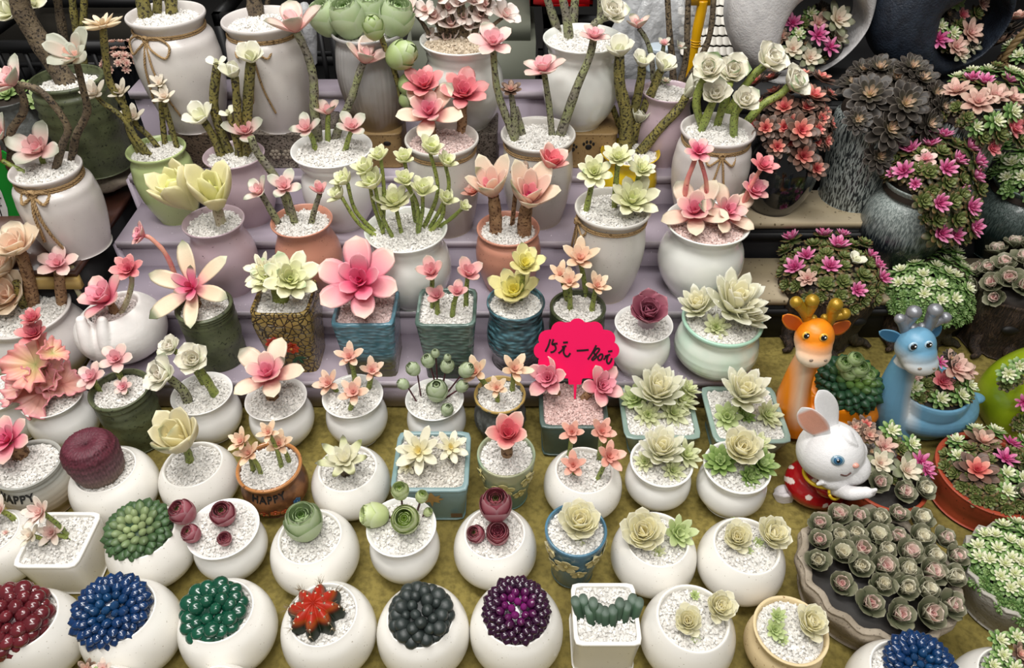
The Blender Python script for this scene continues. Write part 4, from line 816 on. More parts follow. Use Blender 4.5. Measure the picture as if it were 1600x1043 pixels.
mb = MB(); lathe(mb, [(P.R * .90, P.h * .93), (P.R * 1.0, P.h * .965), (P.R * 1.005, P.h * .99), (P.R * .98, P.h * 1.01), (P.R * .93, P.h * 1.0), (P.R * .87, P.h * .95)], 48); mb.build('rim_band', 'straw', P.pot)
for g, h_, r in [((766, 606), (744, 582), 26), ((800, 610), (803, 578), 30), ((778, 628), (776, 607), 20)]: P.K([g, h_], 'peachstar2', r, 9, n=((h_[0] - 778) * .5, 24))
P = Pot('square_succulent_pot', 'dark teal square pot with pink gravel and two pink rosettes below the price tag', 895, 628, 106, vb=705, kind='square', B=.97, b=.84, sq=12, mat='darkteal', gtint='e0c3bc'); TAGPOT = P
P.K([(873, 616), (864, 604), (858, 592)], 'rosepink', 38, 14, mat='stemtan', n=(-16, 30)); P.K([(910, 622), (922, 612), (936, 604)], 'rosepink', 38, 14, mat='stemtan', n=(20, 30))
P = Pot('square_succulent_pot', 'pale teal square pot with a tall pale yellow green haworthia', 1028, 640, 118, vb=704, kind='square', B=.94, b=.74, sq=12, mat='lightteal', group='pale teal square pots with haworthias')
P.H(1024, 622, 46, 'haworup', .012, (0, 10), sz=1.0); P.H(1062, 626, 30, 'haworpale', .010, (24, 10)); P.H(994, 626, 28, 'haworlime', .008, (-24, 14)); P.H(1050, 645, 28, 'haworpale', .004, (8, 30)); P.H(1012, 648, 27, 'haworpale', .004, (-6, 34)); P.H(1072, 610, 22, 'haworpale', .02, (30, 0))
P = Pot('square_succulent_pot', 'pale teal square pot with a pale lotus shaped haworthia', 1164, 645, 122, vb=718, kind='square', B=.94, b=.70, sq=12, mat='lightteal', group='pale teal square pots with haworthias')
P.H(1195, 648, 28, 'haworpale', .008, (20, 30)); P.H(1136, 652, 25, 'haworlime', .005, (-14, 30)); P.H(1165, 650, 16, 'haworgreen', .006, (0, 24)); P.K([(1158, 645), (1157, 622)], 'haworup', 46, 12, mat='stemgreen', n=(0, 12))
# ------------------------------------------------------------------ fifth row, first step (and the cloth at its left end)
S1, S2, S3, S4 = .0556, .103, .152, .205
P = Pot('succulent_pot', 'large white round pot with tall peach rosettes at the left edge', 37, 484, 150, zs=0, vb=600, kind='squat', B=1.18, b=.75, mat='speckwhite', gsize=.003)
P.K([(50, 476), (46, 440), (32, 392)], 'peachbig', 46, 22, mat='stemtan', n=(0, 16)); P.K([(40, 480), (32, 462), (26, 440)], None, 10, 16, mat='stemolive'); P.H(16, 420, 36, 'peachbig', .055, (-16, 18)); P.H(22, 464, 42, 'peachbig', .02, (-6, 34)); P.H(-14, 470, 34, 'peachbig', .03, (-14, 34))
P.K([(96, 474), (93, 440), (92, 414)], 'pinkwide', 32, 16, 14, 'stemtan', n=(8, 20)); P.K([(128, 466), (118, 446), (112, 416)], None, 10, 9, mat='stempale')
# small pink head of the trunk
P.H(102, 408, 20, 'rosepink', .062, (6, 14))
# ruffled plant
def ruffle(P, u, v, rp, lift, cols, seed, n, sz=.5):
    """one ruffled leaf: a bowl whose rim folds into tight waves"""
    rng = random.Random(seed); p = on_z(u, v, P.zs + P.gz + lift); R = rp * mpp(p); V = []; T = []
    nr, nc = 10, 72; a1, a2, a3 = (rng.uniform(0, 6) for _ in range(3))
    for i in range(nr):
        t = i / (nr - 1)
        for j in range(nc):
            a = 2 * math.pi * j / nc
            w = t ** 2.2; fr = math.sin(9 * a + a1) * .6 + math.sin(14 * a + a2) * .45 + math.sin(23 * a + a3) * .2
            rr = t * (1 + .18 * math.sin(3 * a + a2)) + .10 * w * math.sin(11 * a + a3)
            V.append((rr * math.cos(a), rr * math.sin(a), sz * t ** 1.6 + .20 * w * fr)); T.append(t)
    mb = MB(); mb.add(V, grid_faces(nr, nc), stops_col(cols, np.array(T))); me = mb.mesh('ruffle', 'leaf')
    o = P.put(me, p, R, n, 'ruffled_leaf'); md = o.modifiers.new('s', 'SOLIDIFY'); md.thickness = .0012 / R; return o
cp = [(0, 'ec9a90'), (.5, 'f7c0ae'), (.85, 'fac8c0'), (1, 'f4a0a8')]; cpe = [(0, 'bfc078'), (.4, 'efc698'), (.8, 'f8bcac'), (1, 'f09a98')]
P = FRILL
P.K([(78, 606), (76, 590), (70, 572)], None, 10, 14, 12, 'stemtan')
ruffle(P, 66, 612, 40, .012, cp, 1, (-10, 36)); ruffle(P, 96, 600, 30, .018, cp, 2, (26, 20)); ruffle(P, 38, 602, 32, .024, cp, 3, (-30, 24)); ruffle(P, 76, 590, 28, .03, cp, 4, (6, 18)); ruffle(P, 56, 570, 42, .05, cpe, 5, (-12, 30), .4); ruffle(P, 82, 552, 20, .07, cpe, 6, (34, 10))
P.K([(80, 600), (64, 556), (56, 524)], 'coralrose', 28, 5, mat='stempink', n=(2, 14)); P.H(54, 502, 19, 'coralrose', .107, (0, 8), sz=1.5)

# white bunny shaped pot
def remesh_obj(name, mb, mat, parent, voxel, smooth=4, col=None, loc=None, label=None):
    me0 = mb.mesh('tmp', None); o = bpy.data.objects.new('tmp', me0); SC.collection.objects.link(o)
    m = o.modifiers.new('r', 'REMESH'); m.mode = 'VOXEL'; m.voxel_size = voxel; m.use_smooth_shade = True
    m = o.modifiers.new('s', 'SMOOTH'); m.iterations = smooth; m.factor = .5
    bpy.context.view_layer.update()
    me = bpy.data.meshes.new_from_object(o.evaluated_get(bpy.context.evaluated_depsgraph_get())); bpy.data.objects.remove(o)
    n = len(me.vertices); V = np.empty(n * 3); me.vertices.foreach_get('co', V); V = V.reshape(-1, 3)
    a = me.color_attributes.get('Col')
    if a: me.color_attributes.remove(a)
    a = me.color_attributes.new('Col', 'FLOAT_COLOR', 'POINT')
    C = np.array([col(*v) for v in V]) if col else np.tile([.8, .8, .8], (n, 1))
    a.data.foreach_set('color', np.concatenate([C, np.ones((n, 1))], 1).ravel())
    me.materials.clear(); me.materials.append(M[mat] if isinstance(mat, str) else mat)
    me.polygons.foreach_set('use_smooth', [True] * len(me.polygons))
    return link(name, me, parent, loc, label=label)
yb = on_z(198, 584, S1).y; BY = yb + .052
c = on_y(192, 520, BY); BX = c.x
t = thing('bunny_planter', 'white matte bunny shaped pot with raised ears holding two pink rosettes', 'planter', (BX, BY, S1))
P = Pot.__new__(Pot); P.t = t; P.loc = Vector((BX, BY, S1)); P.rot = 0; P.zs = S1; P.rng = random.Random(5); P.seed = 5; BH = .078; P.gz = BH - .006
mb = MB(); lathe(mb, [(0, 0), (.030, 0), (.036, .004), (.052, .018), (.0585, .036), (.056, .054), (.047, .068), (.038, .0765), (.034, .0785), (.0315, .076), (.0305, .068), (.029, .05), (0, .048)], 64)
vv = mb.v[0]; vv[:, 0] = vv[:, 0] * np.where(vv[:, 0] < 0, 1.12, 1.0) + .004; vv[:, 2] += .007 * np.clip(vv[:, 0] / .05, -1, 1) * (vv[:, 2] / .078) ** 2
for ex, lean, rw in ((-.016, -.006, .0088), (.006, 0, .0085)):
    tube(mb, [(ex, -.042, .026), (ex + lean * .3, -.052, .046), (ex + lean * .6, -.046, .066), (ex + lean, -.038, .084)], [.006, rw, rw * 1.1, rw * .8], seg=18, sub=6)
    ball(mb, (ex + lean, -.037, .085), (rw * .8, rw * .8, rw * .9), nu=16, nv=10)
M['bisque'] = attr_mat('matte_white_bisque', .6, mottle=.05, nscale=60, bump=.35)
body = remesh_obj('body', mb, 'bisque', t, .0014, 5, lambda x, y, z: lin('efece8'))
g = MB(); gravel(g, .031, .071, 0, .0026, 'ece3df', 9); g.build('gravel', 'stone', t, smooth=False, loc=(.004, 0, 0))
m2 = MB(); ball(m2, (-.026, -.0500, .022), (.0018, .0014, .0018), lin('14110f'), 8, 6); m2.build('eye', 'toygloss', t)
P.gz = .071
P.K([(180, 490), (176, 480), (170, 470)], 'rosepink', 46, 14, mat='stemtan', n=(-16, 14)); P.K([(185, 490), (200, 466), (206, 440), (203, 422)], 'coralrose', 26, 9, mat='stempale', n=(4, 30))
def ribs(fr, am): return lambda a, z, r: am * math.sin(z * fr)
P = Pot('succulent_pot', 'dark green ribbed cylinder pot with a wide star of cream and pink petals', 318, 476, 90, zs=S1, vb=581, kind='cyl', B=1.0, b=.92, mat='oldgreen', rib=ribs(1500, .0009), group='dark green ribbed cylinder pots')
P.K([(306, 480), (304, 466), (302, 450)], 'creampink', 78, 18, 16, 'stemtan', n=(-4, 34), spin=20); P.K([(285, 462), (262, 402), (238, 374), (226, 368)], 'rosepink', 24, 8, mat='stempink', n=(-40, 30))
# mosaic pot
def mosaic():
    t = NT('brown_stone_mosaic'); v = t.n('ShaderNodeTexVoronoi', feature='DISTANCE_TO_EDGE'); v.inputs['Scale'].default_value = 130; t.l(t.coord(), v.inputs['Vector'])
    r = t.ramp(v.outputs['Distance'], [(0.03, 0.0), (0.10, 1.0)]); c = t.mix(t.noise(60, 3), '7a6230', 'a08a4e')
    c = t.mix(r, '2a1d10', c); t.bump(r, .9, .0025); return t.base(c, .28, .3)
M['mosaic'] = mosaic()
P = Pot('square_succulent_pot', 'brown cobbled square pot with a red flower relief and cream rosettes', 444, 462, 94, zs=S1, vb=580, kind='square', B=1.04, b=.80, sq=7, mat='mosaic', rot=0)
for x, z, s, cs in ((-.012, .062, .016, 'c0331c'), (.008, .055, .012, 'c8441f')):
    f = MB()
    for li, (n, L) in enumerate([(8, 1), (6, .7), (5, .4)]):
        for j in range(n):
            V, ff, tt, E = leaf(R_(18 + 22 * li), R_(14), .55 * L, (.6, 2, .35), .2, .3, 5); V = V * s * L; a = 2 * math.pi * (j + li * .5) / n
            ca, sa = math.cos(a), math.sin(a); V = V @ np.array([[ca, sa, 0], [-sa, ca, 0], [0, 0, 1]])
            f.add(np.stack([V[:, 0] + x, -P.B * .955 - V[:, 2] * .5, V[:, 1] + z], 1), ff, stops_col([(0, '7a1a0e'), (1, cs)], tt))
    ball(f, (x, -P.B - .003, z), s * .16, lin('a8742c'), 8, 6); f.build('flower_relief', 'toygloss', P.pot)
f = MB()
for a in (-40, 30, 90):
    V, ff, tt, E = leaf(R_(10), 0, .4, (.5, 1.8, .4), .2, .2, 5); V = V * .013; ca, sa = math.cos(R_(a - 90)), math.sin(R_(a - 90)); V = V @ np.array([[ca, sa, 0], [-sa, ca, 0], [0, 0, 1]])
    f.add(np.stack([V[:, 0] + .012, -P.B * .95 - V[:, 2], V[:, 1] + .036], 1), ff, lin('24462e'))
f.build('leaf_relief', 'toygloss', P.pot)
P.K([(436, 470), (432, 452), (424, 438)], 'yellowlotus', 40, 20, 16, 'stemgreen', n=(-24, 26)); P.K([(440, 472), (446, 456), (452, 440)], 'yellowlotus', 50, 18, 14, 'stemgreen', n=(20, 30)); P.H(412, 424, 32, 'creamcactus', .04, (-24, 20))
carve = glaze('carved_glaze', '5d8490')
def carved(name, c1, c2, bot, h):
    t = NT(name); co = t.coord(); w = t.n('ShaderNodeTexVoronoi', feature='SMOOTH_F1'); w.inputs['Scale'].default_value = 1.0
    mp = t.n('ShaderNodeMapping'); mp.inputs['Scale'].default_value = (90, 90, 210); mp.inputs['Rotation'].default_value = (0, .6, 0); t.l(co, mp.inputs[0]); t.l(mp.outputs[0], w.inputs['Vector'])
    r = t.ramp(w.outputs['Distance'], [(.15, 1.0), (.6, 0.0)]); c = t.mix(r, c2, c1)
    sx = t.n('ShaderNodeSeparateXYZ'); t.l(co, sx.inputs[0]); mr = t.n('ShaderNodeMapRange'); t.l(sx.outputs['Z'], mr.inputs[0]); mr.inputs[1].default_value = h * .3; mr.inputs[2].default_value = h * .5
    c = t.mix(mr.outputs[0], bot, c); t.bump(r, .8, .002); return t.base(c, .2, .45)
M['carvedteal'] = carved('carved_teal_glaze', '6690a0', '46707e', '5e5a40', .09); M['carvedgreen'] = carved('carved_grey_green_glaze', '6c827a', '4a6058', '444f42', .09)
M['runblue'] = carved('hatched_blue_glaze', '5d8a96', '2c4248', '2c2a20', .08)
P = Pot('square_succulent_pot', 'carved teal and brown square pot with a large hot pink flower shaped rosette', 572, 476, 98, zs=S1, vb=586, kind='square', B=.96, b=.82, sq=12, mat='carvedteal', gtint='e6cfca')
P.K([(574, 478), (570, 460), (564, 442)], 'pinkbig', 72, 20, 18, 'stemtan', n=(0, 32), spin=10)
P = Pot('square_succulent_pot', 'carved grey green square pot with four dark tipped pink cups', 698, 478, 94, zs=S1, vb=589, kind='square', B=.95, b=.78, sq=9, mat='carvedgreen')
for g, h_, r in [((676, 482), (676, 428), 25), ((728, 478), (731, 430), 25), ((684, 492), (684, 464), 20), ((706, 494), (714, 458), 19)]: P.K([g, ((g[0] + h_[0]) / 2 - 1, (g[1] + h_[1]) / 2), h_], 'pinkcup', r, 9, n=((h_[0] - 700) * .4, 20))
P = Pot('succulent_pot', 'round running blue glazed pot with yellow rosettes spotted dark green', 806, 470, 92, zs=S1, vb=581, kind='squat', B=1.02, b=.80, mat='runblue')
P.H(804, 462, 42, 'yellowspot', .008, (-4, 18)); P.K([(812, 470), (816, 440), (818, 418)], 'yellowspot', 32, 10, n=(10, 20))
P = Pot('succulent_pot', 'dark green ribbed round pot with four peach star rosettes behind the price tag', 903, 478, 87, zs=S1, vb=575, kind='cyl', B=1.0, b=.82, mat='darkgreen', rib=ribs(1300, .0008), group='dark green ribbed cylinder pots')
for g, h_, r in [((917, 462), (906, 406), 32), ((887, 470), (876, 430), 22), ((891, 484), (890, 442), 23), ((924, 486), (932, 448), 23)]: P.K([g, ((g[0] + h_[0]) / 2, (g[1] + h_[1]) / 2 - 2), h_], 'peachstar2', r, 9, n=((h_[0] - 905) * .4, 22))
P = Pot('succulent_pot', 'white lipped pot with a single dusty mauve rose shaped rosette', 1006, 504, 92, zs=S1, vb=589, kind='flare', B=1.04, b=.66, mat='whitegrey')
P.K([(1010, 508), (1011, 494)], 'mauverose', 34, 30, 24, 'mauve', n=(0, 20)); P.H(1010, 504, 22, 'mauverose', .006, (0, 0))
P = Pot('succulent_pot', 'mint tinted crackle pot with two wide pale haworthias', 1129, 498, 127, zs=S1, vb=592, kind='squat', B=1.07, b=.66, mat='mint', rib=lambda a, z, r: .0008 * math.sin(z * 1100) if z < .045 else 0)
mb = MB(); lathe(mb, [(P.R * .945, P.h * .90), (P.R * .99, P.h * .945), (P.R * 1.012, P.h * .975), (P.R * .99, P.h * 1.006), (P.R * .93, P.h * .998), (P.R * .885, P.h * .93)], 64); mb.build('rim_band', glaze('mint_glaze', 'a9d0bb', .12, .6), P.pot)
P.H(1092, 486, 34, 'haworup', .010, (-18, 14)); P.H(1140, 486, 56, 'haworup', .014, (6, 14), sz=.95); P.H(1160, 500, 34, 'haworup', .010, (18, 18)); P.H(1118, 512, 24, 'haworpale', .003, (-4, 34))

# price tag
tz = on_z(895, 606, TAGPOT.zs + TAGPOT.gz); TY = TAGPOT.loc.y + TAGPOT.R * .62
t0 = on_y(901, 556, TY); m = mpp(t0); tb = on_y(896, 612, TY)
t = thing('price_tag', 'bright pink scalloped card with a handwritten price standing behind the pink flowers', 'price tag', (t0.x, TY, tb.z))
tl = R_(24)                      # card leans back
def tp(u, v, d=0):               # point on the leaning card
    x = (u - 901) * m; z = (556 - v) * m * 1.12
    return Vector((x, z * math.sin(tl) - d * math.cos(tl) + .004, (t0.z - tb.z) + z * math.cos(tl) + d * math.sin(tl)))
out = []; N = 12
cx, cy, rx, ry = 901, 551, 53, 34
for k in range(N):
    a0 = 2 * math.pi * k / N; ccx = cx + rx * math.cos(a0); ccy = cy + ry * math.sin(a0)
    for j in range(8):
        a = a0 - .95 + 1.9 * j / 7; out.append((ccx + 14 * math.cos(a), ccy + 13 * math.sin(a)))
mb = MB(); n = len(out); V = [tp(cx, cy, .0003), tp(cx, cy, -.0003)] + [tp(u, v, .0003) for u, v in out] + [tp(u, v, -.0003) for u, v in out]
f = [(0, 2 + (i + 1) % n, 2 + i) for i in range(n)] + [(1, 2 + n + i, 2 + n + (i + 1) % n) for i in range(n)] + [(2 + i, 2 + (i + 1) % n, 2 + n + (i + 1) % n, 2 + n + i) for i in range(n)]
mb.add(V, f); mb.build('card', simple('fluorescent_pink_card', 'f2005a', .5), t, smooth=False)
mb = MB(); mb.add([tp(887, 580), tp(913, 580), tp(910, 602), tp(890, 602), tp(887, 580, -.0006), tp(913, 580, -.0006), tp(910, 602, -.0006), tp(890, 602, -.0006)], [(0, 1, 2, 3), (4, 7, 6, 5), (0, 3, 7, 4), (1, 5, 6, 2)])
mb.add([tp(898, 602), tp(903, 602), tp(902, 624), tp(899, 624)], [(0, 1, 2, 3)]); mb.build('tab', simple('fluorescent_pink_card_tab', 'f2005a', .5), t, smooth=False)
def stroke(mb, P2, w=1.1):
    pts = catmull([(a, b) for a, b in P2], 4) if len(P2) > 2 else np.array(P2, float)
    T = np.gradient(pts, axis=0); T /= np.linalg.norm(T, axis=1)[:, None] + 1e-9; nn = np.stack([-T[:, 1], T[:, 0]], 1); V = []
    for p, q in zip(pts, nn): V += [tp(*(p + q * w), .0009), tp(*(p - q * w), .0009)]
    mb.add(V, [(2 * i, 2 * i + 1, 2 * i + 3, 2 * i + 2) for i in range(len(pts) - 1)], lin('240010'))
S = lambda pts: [(820 + x / 9.41, 500 + y / 9.41) for x, y in pts]
for lab, strokes in [('numeral', [[(372, 318), (345, 410), (303, 492)]]), ('numeral', [[(420, 318), (400, 385), (440, 400), (455, 455), (420, 492), (378, 500)], [(405, 385), (480, 378)]]),
                     ('yuan_sign', [[(560, 366), (632, 362)], [(545, 428), (612, 412)], [(575, 428), (540, 480), (495, 515)], [(582, 430), (572, 500), (600, 550), (640, 555), (672, 510)]]), ('dash', [[(762, 478), (850, 474), (940, 466)]]),
                     ('numeral', [[(1050, 402), (995, 510), (932, 602)]]), ('numeral', [[(1088, 445), (1050, 455), (1020, 510), (1060, 560), (1010, 608), (995, 590), (1050, 530), (1095, 470), (1085, 445)]]), ('numeral', [[(1130, 520), (1085, 560), (1090, 605), (1130, 600), (1150, 545), (1128, 520)]]),
                     ('yuan_sign', [[(1225, 490), (1290, 482)], [(1180, 560), (1260, 530)], [(1215, 548), (1165, 605)], [(1228, 545), (1212, 620), (1240, 660), (1275, 620), (1285, 580)]])]:
    mb = MB()
    for s in strokes: stroke(mb, S(s), 1.5)
    mb.build('ink_' + lab, 'matte', t)

# ------------------------------------------------------------------ sixth row, second step
def twine(P, zf, ang, r=.0016, loops=2, tail=.05, size=.018, full=True, name='twine_bow'):
    Q = [q for q in catmull(P.prof, 4) if 0 < q[1]]; z = P.h * zf
    rr = min(q[0] for q in Q[:len(Q) - 6] if abs(q[1] - z) < P.h * .04) + r
    mb = MB()
    for k in range(loops):
        pts = [(rr * math.cos(a), rr * math.sin(a), z + (k - .5) * r * 1.8 + .0006 * math.sin(3 * a)) for a in np.linspace(0, 2 * math.pi, 40)]
        rope(mb, pts, r, c=lin('b09468'))
    a = R_(ang - 90); er = np.array([math.cos(a), math.sin(a), 0]); et = np.array([-math.sin(a), math.cos(a), 0]); up = np.array([0, 0, 1.0])
    o = er * (rr + r * 1.5) + up * z
    def surf(dx, dz):
        zz = z + dz; q = np.interp(zz, [q[1] for q in Q if q[1] < P.h * .97], [q[0] for q in Q if q[1] < P.h * .97]); aa = a + dx / q
        return np.array([(q + r * 1.6) * math.cos(aa), (q + r * 1.6) * math.sin(aa), zz])
    for s in (-1, 1):
        rope(mb, [o, surf(s * size * .5, .002) + er * r * 2, surf(s * size * 1.1, -size * .25) + er * r, surf(s * size * .9, -size * .75), surf(s * size * .35, -size * .4), o - up * r], r, c=lin('b09468'))
        rope(mb, [o, surf(s * size * .18, -tail * .3), surf(s * size * .35, -tail * .65), surf(s * size * .6, -tail * (1 if s > 0 else .85))], r, c=lin('a98c60'))
    for k in range(3): rope(mb, [o + et * r * 2.2 * math.cos(q) + up * r * 2.2 * math.sin(q) + er * r * .6 * k for q in np.linspace(0, 6.28, 8)], r, c=lin('a98c60'))
    mb.build(name, 'jute', P.t)
P = Pot('succulent_pot', 'mauve ceramic pot with two thick butter yellow rosettes', 333, 344, 99, zs=S2, vb=465, kind='flare', B=1.09, b=.70, mat='mauve', group='mauve ceramic pots')
P.H(302, 322, 42, 'yellowfat', .022, (-16, 16), sz=1.1); P.K([(346, 350), (342, 336), (339, 322)], 'yellowfat', 46, 18, mat='stempale', n=(8, 14), sz=1.1)
P = Pot('succulent_pot', 'peach pink ceramic pot with three small pink rosettes on green stems', 471, 343, 98, zs=S2, vb=467, kind='flare', B=1.10, b=.72, mat='peach', group='peach ceramic pots')
P.K([(437, 350), (422, 326), (408, 302)], 'greypink', 28, 12, 9, 'stemgrey', n=(-24, 18)); P.K([(461, 350), (454, 322), (445, 294)], 'greypink', 30, 12, 9, 'stemgrey', n=(6, 24)); P.K([(484, 350), (492, 326), (500, 302)], 'pinkcup', 17, 10, 8, 'stemgrey', n=(4, 8), sz=1.3)
P.K([(455, 336), (442, 300), (424, 268), (402, 238), (392, 214)], None, 10, 14, 12, 'stemgrey')
P = Pot('succulent_pot', 'large glossy white pot crowded with pale yellow cups on curved green stems', 634, 356, 131, zs=S2, vb=484, kind='flare', B=1.03, b=.62, mat='celadon')
for g, h_, r, md in [((597, 366), (595, 248), 19, (600, 300)), ((650, 350), (632, 252), 21, (642, 300)), ((660, 355), (672, 238), 22, (684, 300)), ((668, 358), (696, 258), 18, (700, 300)), ((600, 362), (575, 268), 23, (584, 320)), ((590, 362), (543, 286), 20, (556, 330)),
                     ((592, 368), (534, 308), 21, (560, 348)), ((615, 370), (586, 292), 25, (596, 335)), ((652, 364), (633, 286), 21, (652, 320)), ((652, 366), (660, 302), 25, (660, 330)), ((668, 362), (694, 316), 21, (690, 340)), ((628, 366), (618, 320), 36, (622, 340)), ((676, 356), (722, 326), 12, (700, 345))]:
    P.K([g, md, h_], 'yellowcup' if r < 35 else 'yellowlotus', r, 7, 6, 'stemgreen', n=((h_[0] - 630) * .35, 14), dy=0)
P = Pot('succulent_pot', 'speckled peach clay pot with peach tulip rosettes on ringed trunks', 794, 355, 99, zs=S2, vb=462, kind='jar', B=1.05, b=.72, mat='peach', group='peach ceramic pots')
P.K([(775, 362), (774, 335), (771, 306)], 'peachtulip', 44, 22, 18, 'stemtan', n=(-8, 14)); P.K([(819, 366), (820, 340), (824, 318)], 'peachtulip', 50, 24, 20, 'stemtan', n=(6, 22)); P.K([(800, 352), (806, 300), (816, 274)], 'brownrose', 24, 8, mat='stemtan'); P.K([(812, 352), (840, 290), (856, 262)], 'coralcup', 27, 8, mat='stemtan', n=(20, 10)); P.H(742, 302, 20, 'salmonstar', .04, (-24, 10))
P = Pot('succulent_pot', 'speckled white jar tied with twine holding four lemon cream rosettes', 958, 322, 121, zs=S2, vb=474, kind='jar', B=.96, b=.62, mat='speckwhite2', group='speckled white twine jars')
twine(P, .885, -78, tail=.06)
P.K([(915, 330), (922, 300), (929, 272)], 'yellowlotus', 33, 10, n=(-8, 34)); P.K([(960, 326), (962, 290), (966, 250)], 'yellowlotus', 28, 10, n=(-4, 18)); P.K([(985, 326), (992, 296), (1000, 268)], 'yellowlotus', 27, 9, n=(10, 20)); P.K([(980, 335), (984, 326), (986, 318)], 'yellowlotus', 44, 10, n=(4, 24))
P = Pot('succulent_pot', 'large glossy white pot with two wide pink and cream rosettes, at the right stair end', 1106, 345, 134, zs=S2, vb=471, kind='flare', B=1.04, b=.66, mat='celadon', gtint='e8cfc8')
P.K([(1086, 352), (1086, 344), (1086, 334)], 'peachpink', 58, 18, mat='stemtan', n=(-12, 26)); P.K([(1128, 352), (1130, 344), (1133, 334)], 'peachpink', 52, 18, mat='stemtan', n=(12, 30))
P.K([(1068, 340), (1072, 290), (1082, 260), (1090, 238)], 'pinkbig', 26, 9, mat='stempink', n=(0, 24)); P.K([(1100, 340), (1104, 290), (1094, 250)], None, 20, 8, mat='stempink'); P.K([(1150, 345), (1168, 300), (1190, 262)], 'coralrose', 24, 8, mat='stempink', n=(10, 20)); P.K([(1140, 345), (1160, 320), (1176, 300)], 'rosepink', 26, 8, mat='stempink', n=(12, 26))

# ------------------------------------------------------------------ seventh row, third step
P = Pot('succulent_pot', 'pale green jar with tall bent stems carrying small cream rosettes', 243, 231, 96, zs=S3, vb=352, kind='jar', B=1.06, b=.66, mat='palegreen')
for pts, st, r in [([(277, 232), (268, 200), (258, 166), (258, 154)], 'creamstar', 22), ([(257, 226), (254, 190), (252, 160), (250, 132)], 'creamstar', 18), ([(250, 232), (232, 212), (214, 196), (211, 184)], 'creamstar', 21), ([(218, 240), (203, 205), (196, 170), (190, 146)], 'creamstar', 21),
                   ([(238, 244), (215, 218), (190, 182), (160, 160), (151, 148)], 'creamstar', 24), ([(231, 242), (206, 212), (196, 170), (172, 130), (165, 90), (161, 42)], 'creamstarbig', 38)]:
    P.K(pts, st, r, 9 if r < 30 else 12, 8 if r < 30 else 11, 'stemolive', n=((pts[-1][0] - 230) * .1, 24 if r < 30 else -4))
P = Pot('succulent_pot', 'mauve ceramic pot with knobbly brown stems and white petal pairs', 365, 240, 98, zs=S3, vb=356, kind='flare', B=1.08, b=.72, mat='mauve', group='mauve ceramic pots')
for pts, st, r, w in [([(360, 240), (345, 205), (334, 160), (340, 100)], 'whitetwo', 17, 15), ([(352, 215), (330, 168), (308, 140), (292, 126)], 'whitepetal', 18, 11), ([(346, 244), (334, 215), (318, 188)], 'whitepetal', 27, 13), ([(372, 244), (372, 190), (367, 120)], 'whitebud', 19, 13),
                      ([(385, 240), (386, 180), (392, 96)], 'whitepetal', 24, 17), ([(376, 246), (366, 210), (358, 178)], 'whitetwo', 15, 10), ([(384, 245), (384, 226), (384, 208)], 'greypink', 34, 13)]:
    P.K(pts, st, r, w, w * .9, 'stemolive', n=((pts[-1][0] - 360) * .25, 24))
P = Pot('succulent_pot', 'wide lipped white pot with grey pink rosettes, two on long bark stems', 518, 230, 129, zs=S3, vb=362, kind='flare', B=.92, b=.56, mat='whitegrey')
P.K([(520, 218), (538, 180), (552, 145), (562, 112), (568, 98)], 'bigcuppink', 38, 13, 11, 'stemgrey', n=(20, 4)); P.K([(497, 222), (491, 165), (490, 125), (480, 85), (463, 50)], 'bigcuppink', 50, 15, 12, 'stemgrey', n=(-6, 4))
P.K([(493, 234), (488, 216), (480, 204)], 'greypink', 28, 9, n=(-8, 20)); P.K([(512, 222), (512, 196), (513, 178)], 'bigcuppink', 23, 9, n=(0, 6)); P.K([(538, 236), (544, 218), (550, 202)], 'greypink', 28, 9, n=(8, 22))
P = Pot('succulent_pot', 'white twine necked jar with three coral pink rosettes', 690, 214, 117, zs=S3, vb=371, kind='jar', B=.98, b=.70, mat='speckwhite2', gtint='e2ccc6', group='speckled white twine jars'); twine(P, .885, 170, loops=2)
P.K([(672, 218), (672, 196), (672, 180)], 'peachpink', 58, 20, mat='stemtan', n=(-4, 30)); P.K([(722, 205), (722, 175), (724, 150)], 'coralrose', 42, 18, mat='stemtan', n=(8, 24)); P.K([(676, 204), (668, 164), (664, 138)], 'coralrose', 36, 14, mat='stemtan', n=(-4, 20))
P = Pot('succulent_pot', 'white jar with a cord neck and four leaning bark stems of pink rosettes', 841, 207, 118, zs=S3, vb=358, kind='jar', B=.98, b=.70, mat='speckwhite2', group='speckled white twine jars'); twine(P, .885, 170, loops=2)
P.K([(807, 220), (790, 180), (776, 135), (770, 70)], 'pinkwide', 40, 13, 10, 'stemgrey', n=(0, 22)); P.K([(806, 218), (802, 170), (798, 142)], 'brownrose', 20, 12, 9, 'stemgrey', n=(0, 20)); P.K([(818, 212), (812, 190), (806, 168)], None, 10, 12, 9, 'stemgrey')
P.K([(863, 212), (858, 165), (850, 112)], 'pinkwide', 40, 11, 9, 'stemgrey', n=(-4, 4)); P.K([(874, 212), (900, 140), (920, 92), (928, 60)], 'pinkwide', 27, 16, 11, 'stemgrey', n=(6, 10))
P = Pot('succulent_pot', 'small yellow glazed pot with thick brown branches and white petals', 985, 236, 94, zs=S3, vb=330, kind='flare', B=1.02, b=.60, mat='yellow')
